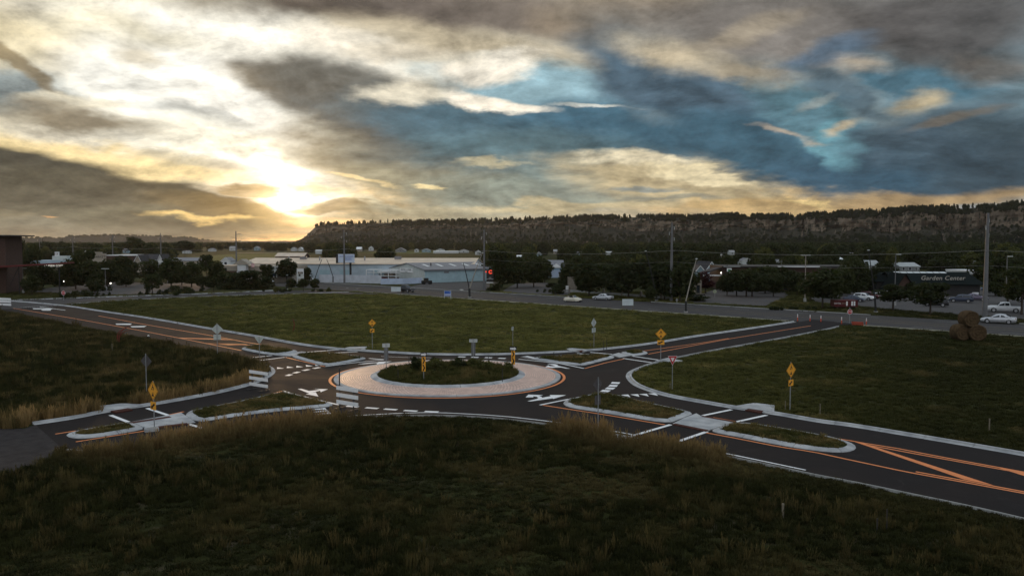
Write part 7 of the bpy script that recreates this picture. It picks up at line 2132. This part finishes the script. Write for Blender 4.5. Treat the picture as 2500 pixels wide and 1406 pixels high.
keep = vnoise(np.stack([fi * 3, fj * 20], 1), .06, 31) > .38; P = surf(fi[keep], fj[keep]); hh = r_.uniform(1.4, 4.6, len(P))
n = 2600; fi = r_.uniform(2, NS - 2, n); fj = r_.uniform(0, 1, n) ** 1.7 * 3.2; P2 = surf(fi, fj); h2 = r_.uniform(4, 9, n)
n = 1700; fi = r_.uniform(60, NS - 2, n); fj = r_.uniform(8.6, 11.2, n); kk = vnoise(np.stack([fi, fj * 3], 1), .09, 41) > .40; P3 = surf(fi, fj)[kk]; h3 = r_.uniform(3, 7.5, kk.sum())
P = np.concatenate([P, P2, P3]); hh = np.concatenate([hh, h2, h3])
scatter('slope_brush', P - [0, 0, .4], np.stack([hh * 1.2, hh * 1.2, hh], 1), BUSH + PINE[:1], label='dark brush and small pines on the slopes of the bluff', cat='brush', seed=7)

# low hills on the left, far off
HILL = [(-150, 581), (0, 577.5), (40, 578.5), (60, 581.5), (100, 580.5), (150, 582), (165, 578), (200, 577), (280, 574), (350, 576), (420, 578.5), (470, 581), (490, 585), (520, 588), (560, 588.4), (640, 588.6), (760, 588.4), (900, 588.6)]
hx = np.linspace(-150, 900, 240); hy = np.interp(hx, [p[0] for p in HILL], [p[1] for p in HILL])
Yh = np.interp(hx, [-150, 490, 540, 900], [4300, 4700, 7500, 8000]); Hh = CAM_H + np.tan(np.arctan2(703 - hy, FOC) - PITCH) * Yh
Hh = np.maximum(Hh, .5) + fbm1(hx, 44, .08, 4) * 1.6
rows2 = []
for t, zf, dd in ((0, 0, -700), (.3, .35, -350), (.6, .72, -120), (.8, .93, -40), (1, 1, 0), (1.2, .9, 900)):
    d = dd + (fbm1(hx + 50 * t, 45, .05, 4) * 60 if 0 < t < 1 else 0)
    rows2.append(np.stack([(hx - 1250) / FOC * (Yh + d), Yh + d, Hh * zf - (.5 if t == 0 else 0)], 1))
V = np.concatenate(rows2); n_ = len(hx)
F = [(j * n_ + i, j * n_ + i + 1, (j + 1) * n_ + i + 1, (j + 1) * n_ + i) for j in range(len(rows2) - 1) for i in range(n_ - 1)]
me = bpy.data.meshes.new('hills'); me.from_pydata(V.tolist(), [], F); me.update()
tag(link_mesh('hills', me, None, mat('far hill', (.034, .031, .023), 1, .05, .3, .01)), 'low far hills along the left horizon', kind='structure')
P = np.stack([np.interp(r_.uniform(0, n_ - 1, 500), np.arange(n_), rows2[4][:, 0]), np.zeros(500), np.zeros(500)], 1)
fi = r_.integers(0, n_, 500); P = rows2[4][fi] + np.stack([r_.uniform(-8, 8, 500), r_.uniform(-8, 8, 500), np.full(500, -2.)], 1)
hh = r_.uniform(4, 11, 500); ok_ = fi < 155
scatter('hill_trees', P[ok_], np.stack([hh * 1.6, hh * 1.6, hh], 1)[ok_], CROWN[:2] + PINE[:1], label='tiny trees along the crest of the far hills', cat='trees', seed=9)

# the wooded valley floor: dark tree mass between the lots and the bluff
def belt(n, fx, fy, hmin, hmax, seed, keepf=None):
    r_ = np.random.default_rng(seed); px = r_.uniform(*fx, n); py = fy[0] + (fy[1] - fy[0]) * r_.uniform(0, 1, n) ** .8
    P = np.array([tuple(G(a_, b_)) for a_, b_ in zip(px, py)])
    k = np.ones(len(px), bool) if keepf is None else keepf(px, py, r_)
    for a_, b_, c_ in HOUSES: k &= ~((px > a_ - 15) & (px < b_ + 15) & (py > c_ - 1.5) & (py < c_ + 40))
    P = P[k]
    hh = r_.uniform(hmin, hmax, len(P)); w_ = hh * r_.uniform(.8, 1.25, len(P))
    return P, np.stack([w_, w_, hh], 1)
def field_gap(px, py):   # leave the open fields and the gaps where houses show
    g_ = ((px > 425) & (px < 752) & (py > 616.5) & (py < 648)) | ((px > 865) & (px < 1140) & (py > 612.5) & (py < 632)) | ((px > 572) & (px < 705) & (py > 614) & (py < 619))
    g_ |= (px > 545) & (px < 1190) & (py > 640)
    g_ |= (px > 200) & (px < 345) & (py > 640) | (px > 330) & (px < 500) & (py > 636) | ((px < 170) & (py > 642))
    return g_
LP, LS = [], []
P, S_ = belt(5200, (1150, 2620), (606.5, 660), 6.5, 13, 61, lambda a_, b_, r: (r.uniform(0, 1, len(a_)) < np.interp(b_, [606, 640, 660], [.8, .62, .38])) & ~((a_ < 1195) & (b_ > 628))); LP.append(P); LS.append(S_)
P, S_ = belt(3000, (-150, 1180), (598, 640), 6, 12.5, 62, lambda a_, b_, r: ~field_gap(a_, b_) & (r.uniform(0, 1, len(a_)) < np.interp(b_, [598, 612, 640], [.85, .7, .5]))); LP.append(P); LS.append(S_)
P, S_ = belt(900, (-150, 640), (593.5, 601), 7, 13, 63); LP.append(P); LS.append(S_)
P, S_ = belt(900, (640, 1300), (595, 606), 6, 11, 64); LP.append(P); LS.append(S_)
P, S_ = belt(170, (1200, 2560), (660, 684), 6, 9.5, 65, lambda a_, b_, r: ~(((a_ > 1325) & (a_ < 1390)) | ((a_ > 1690) & (a_ < 1770)) | ((a_ > 2090) & (a_ < 2420)))); LP.append(P); LS.append(S_)
P = np.concatenate(LP); S_ = np.concatenate(LS)
ki = np.where(np.random.default_rng(3).uniform(0, 1, len(P)) < .88, np.random.default_rng(4).integers(0, 5, len(P)), np.random.default_rng(4).integers(5, 7, len(P)))
scatter('woods', P - [0, 0, .6], S_, CROWN + CROWNO, ki, label='dark belt of trees filling the valley up to the foot of the bluff', cat='woods', seed=11)

# ------------------------------------------------------------------ evening haze in one closed box round the scene
HAZE_D = 0.00003
hz = MB().box((0, 4300, 58.0), (14000, 9000, 122.0)).build('haze', None)
hm = bpy.data.materials.new('haze air'); hm.use_nodes = True
hn = hm.node_tree; hn.nodes.clear()
pv = hn.nodes.new('ShaderNodeVolumePrincipled'); pv.inputs['Color'].default_value = (.86, .84, .80, 1); pv.inputs['Density'].default_value = HAZE_D; pv.inputs['Anisotropy'].default_value = .55
ho = hn.nodes.new('ShaderNodeOutputMaterial'); hn.links.new(pv.outputs[0], ho.inputs['Volume'])
hz.data.materials.clear(); hz.data.materials.append(hm)
hz['kind'] = 'stuff'
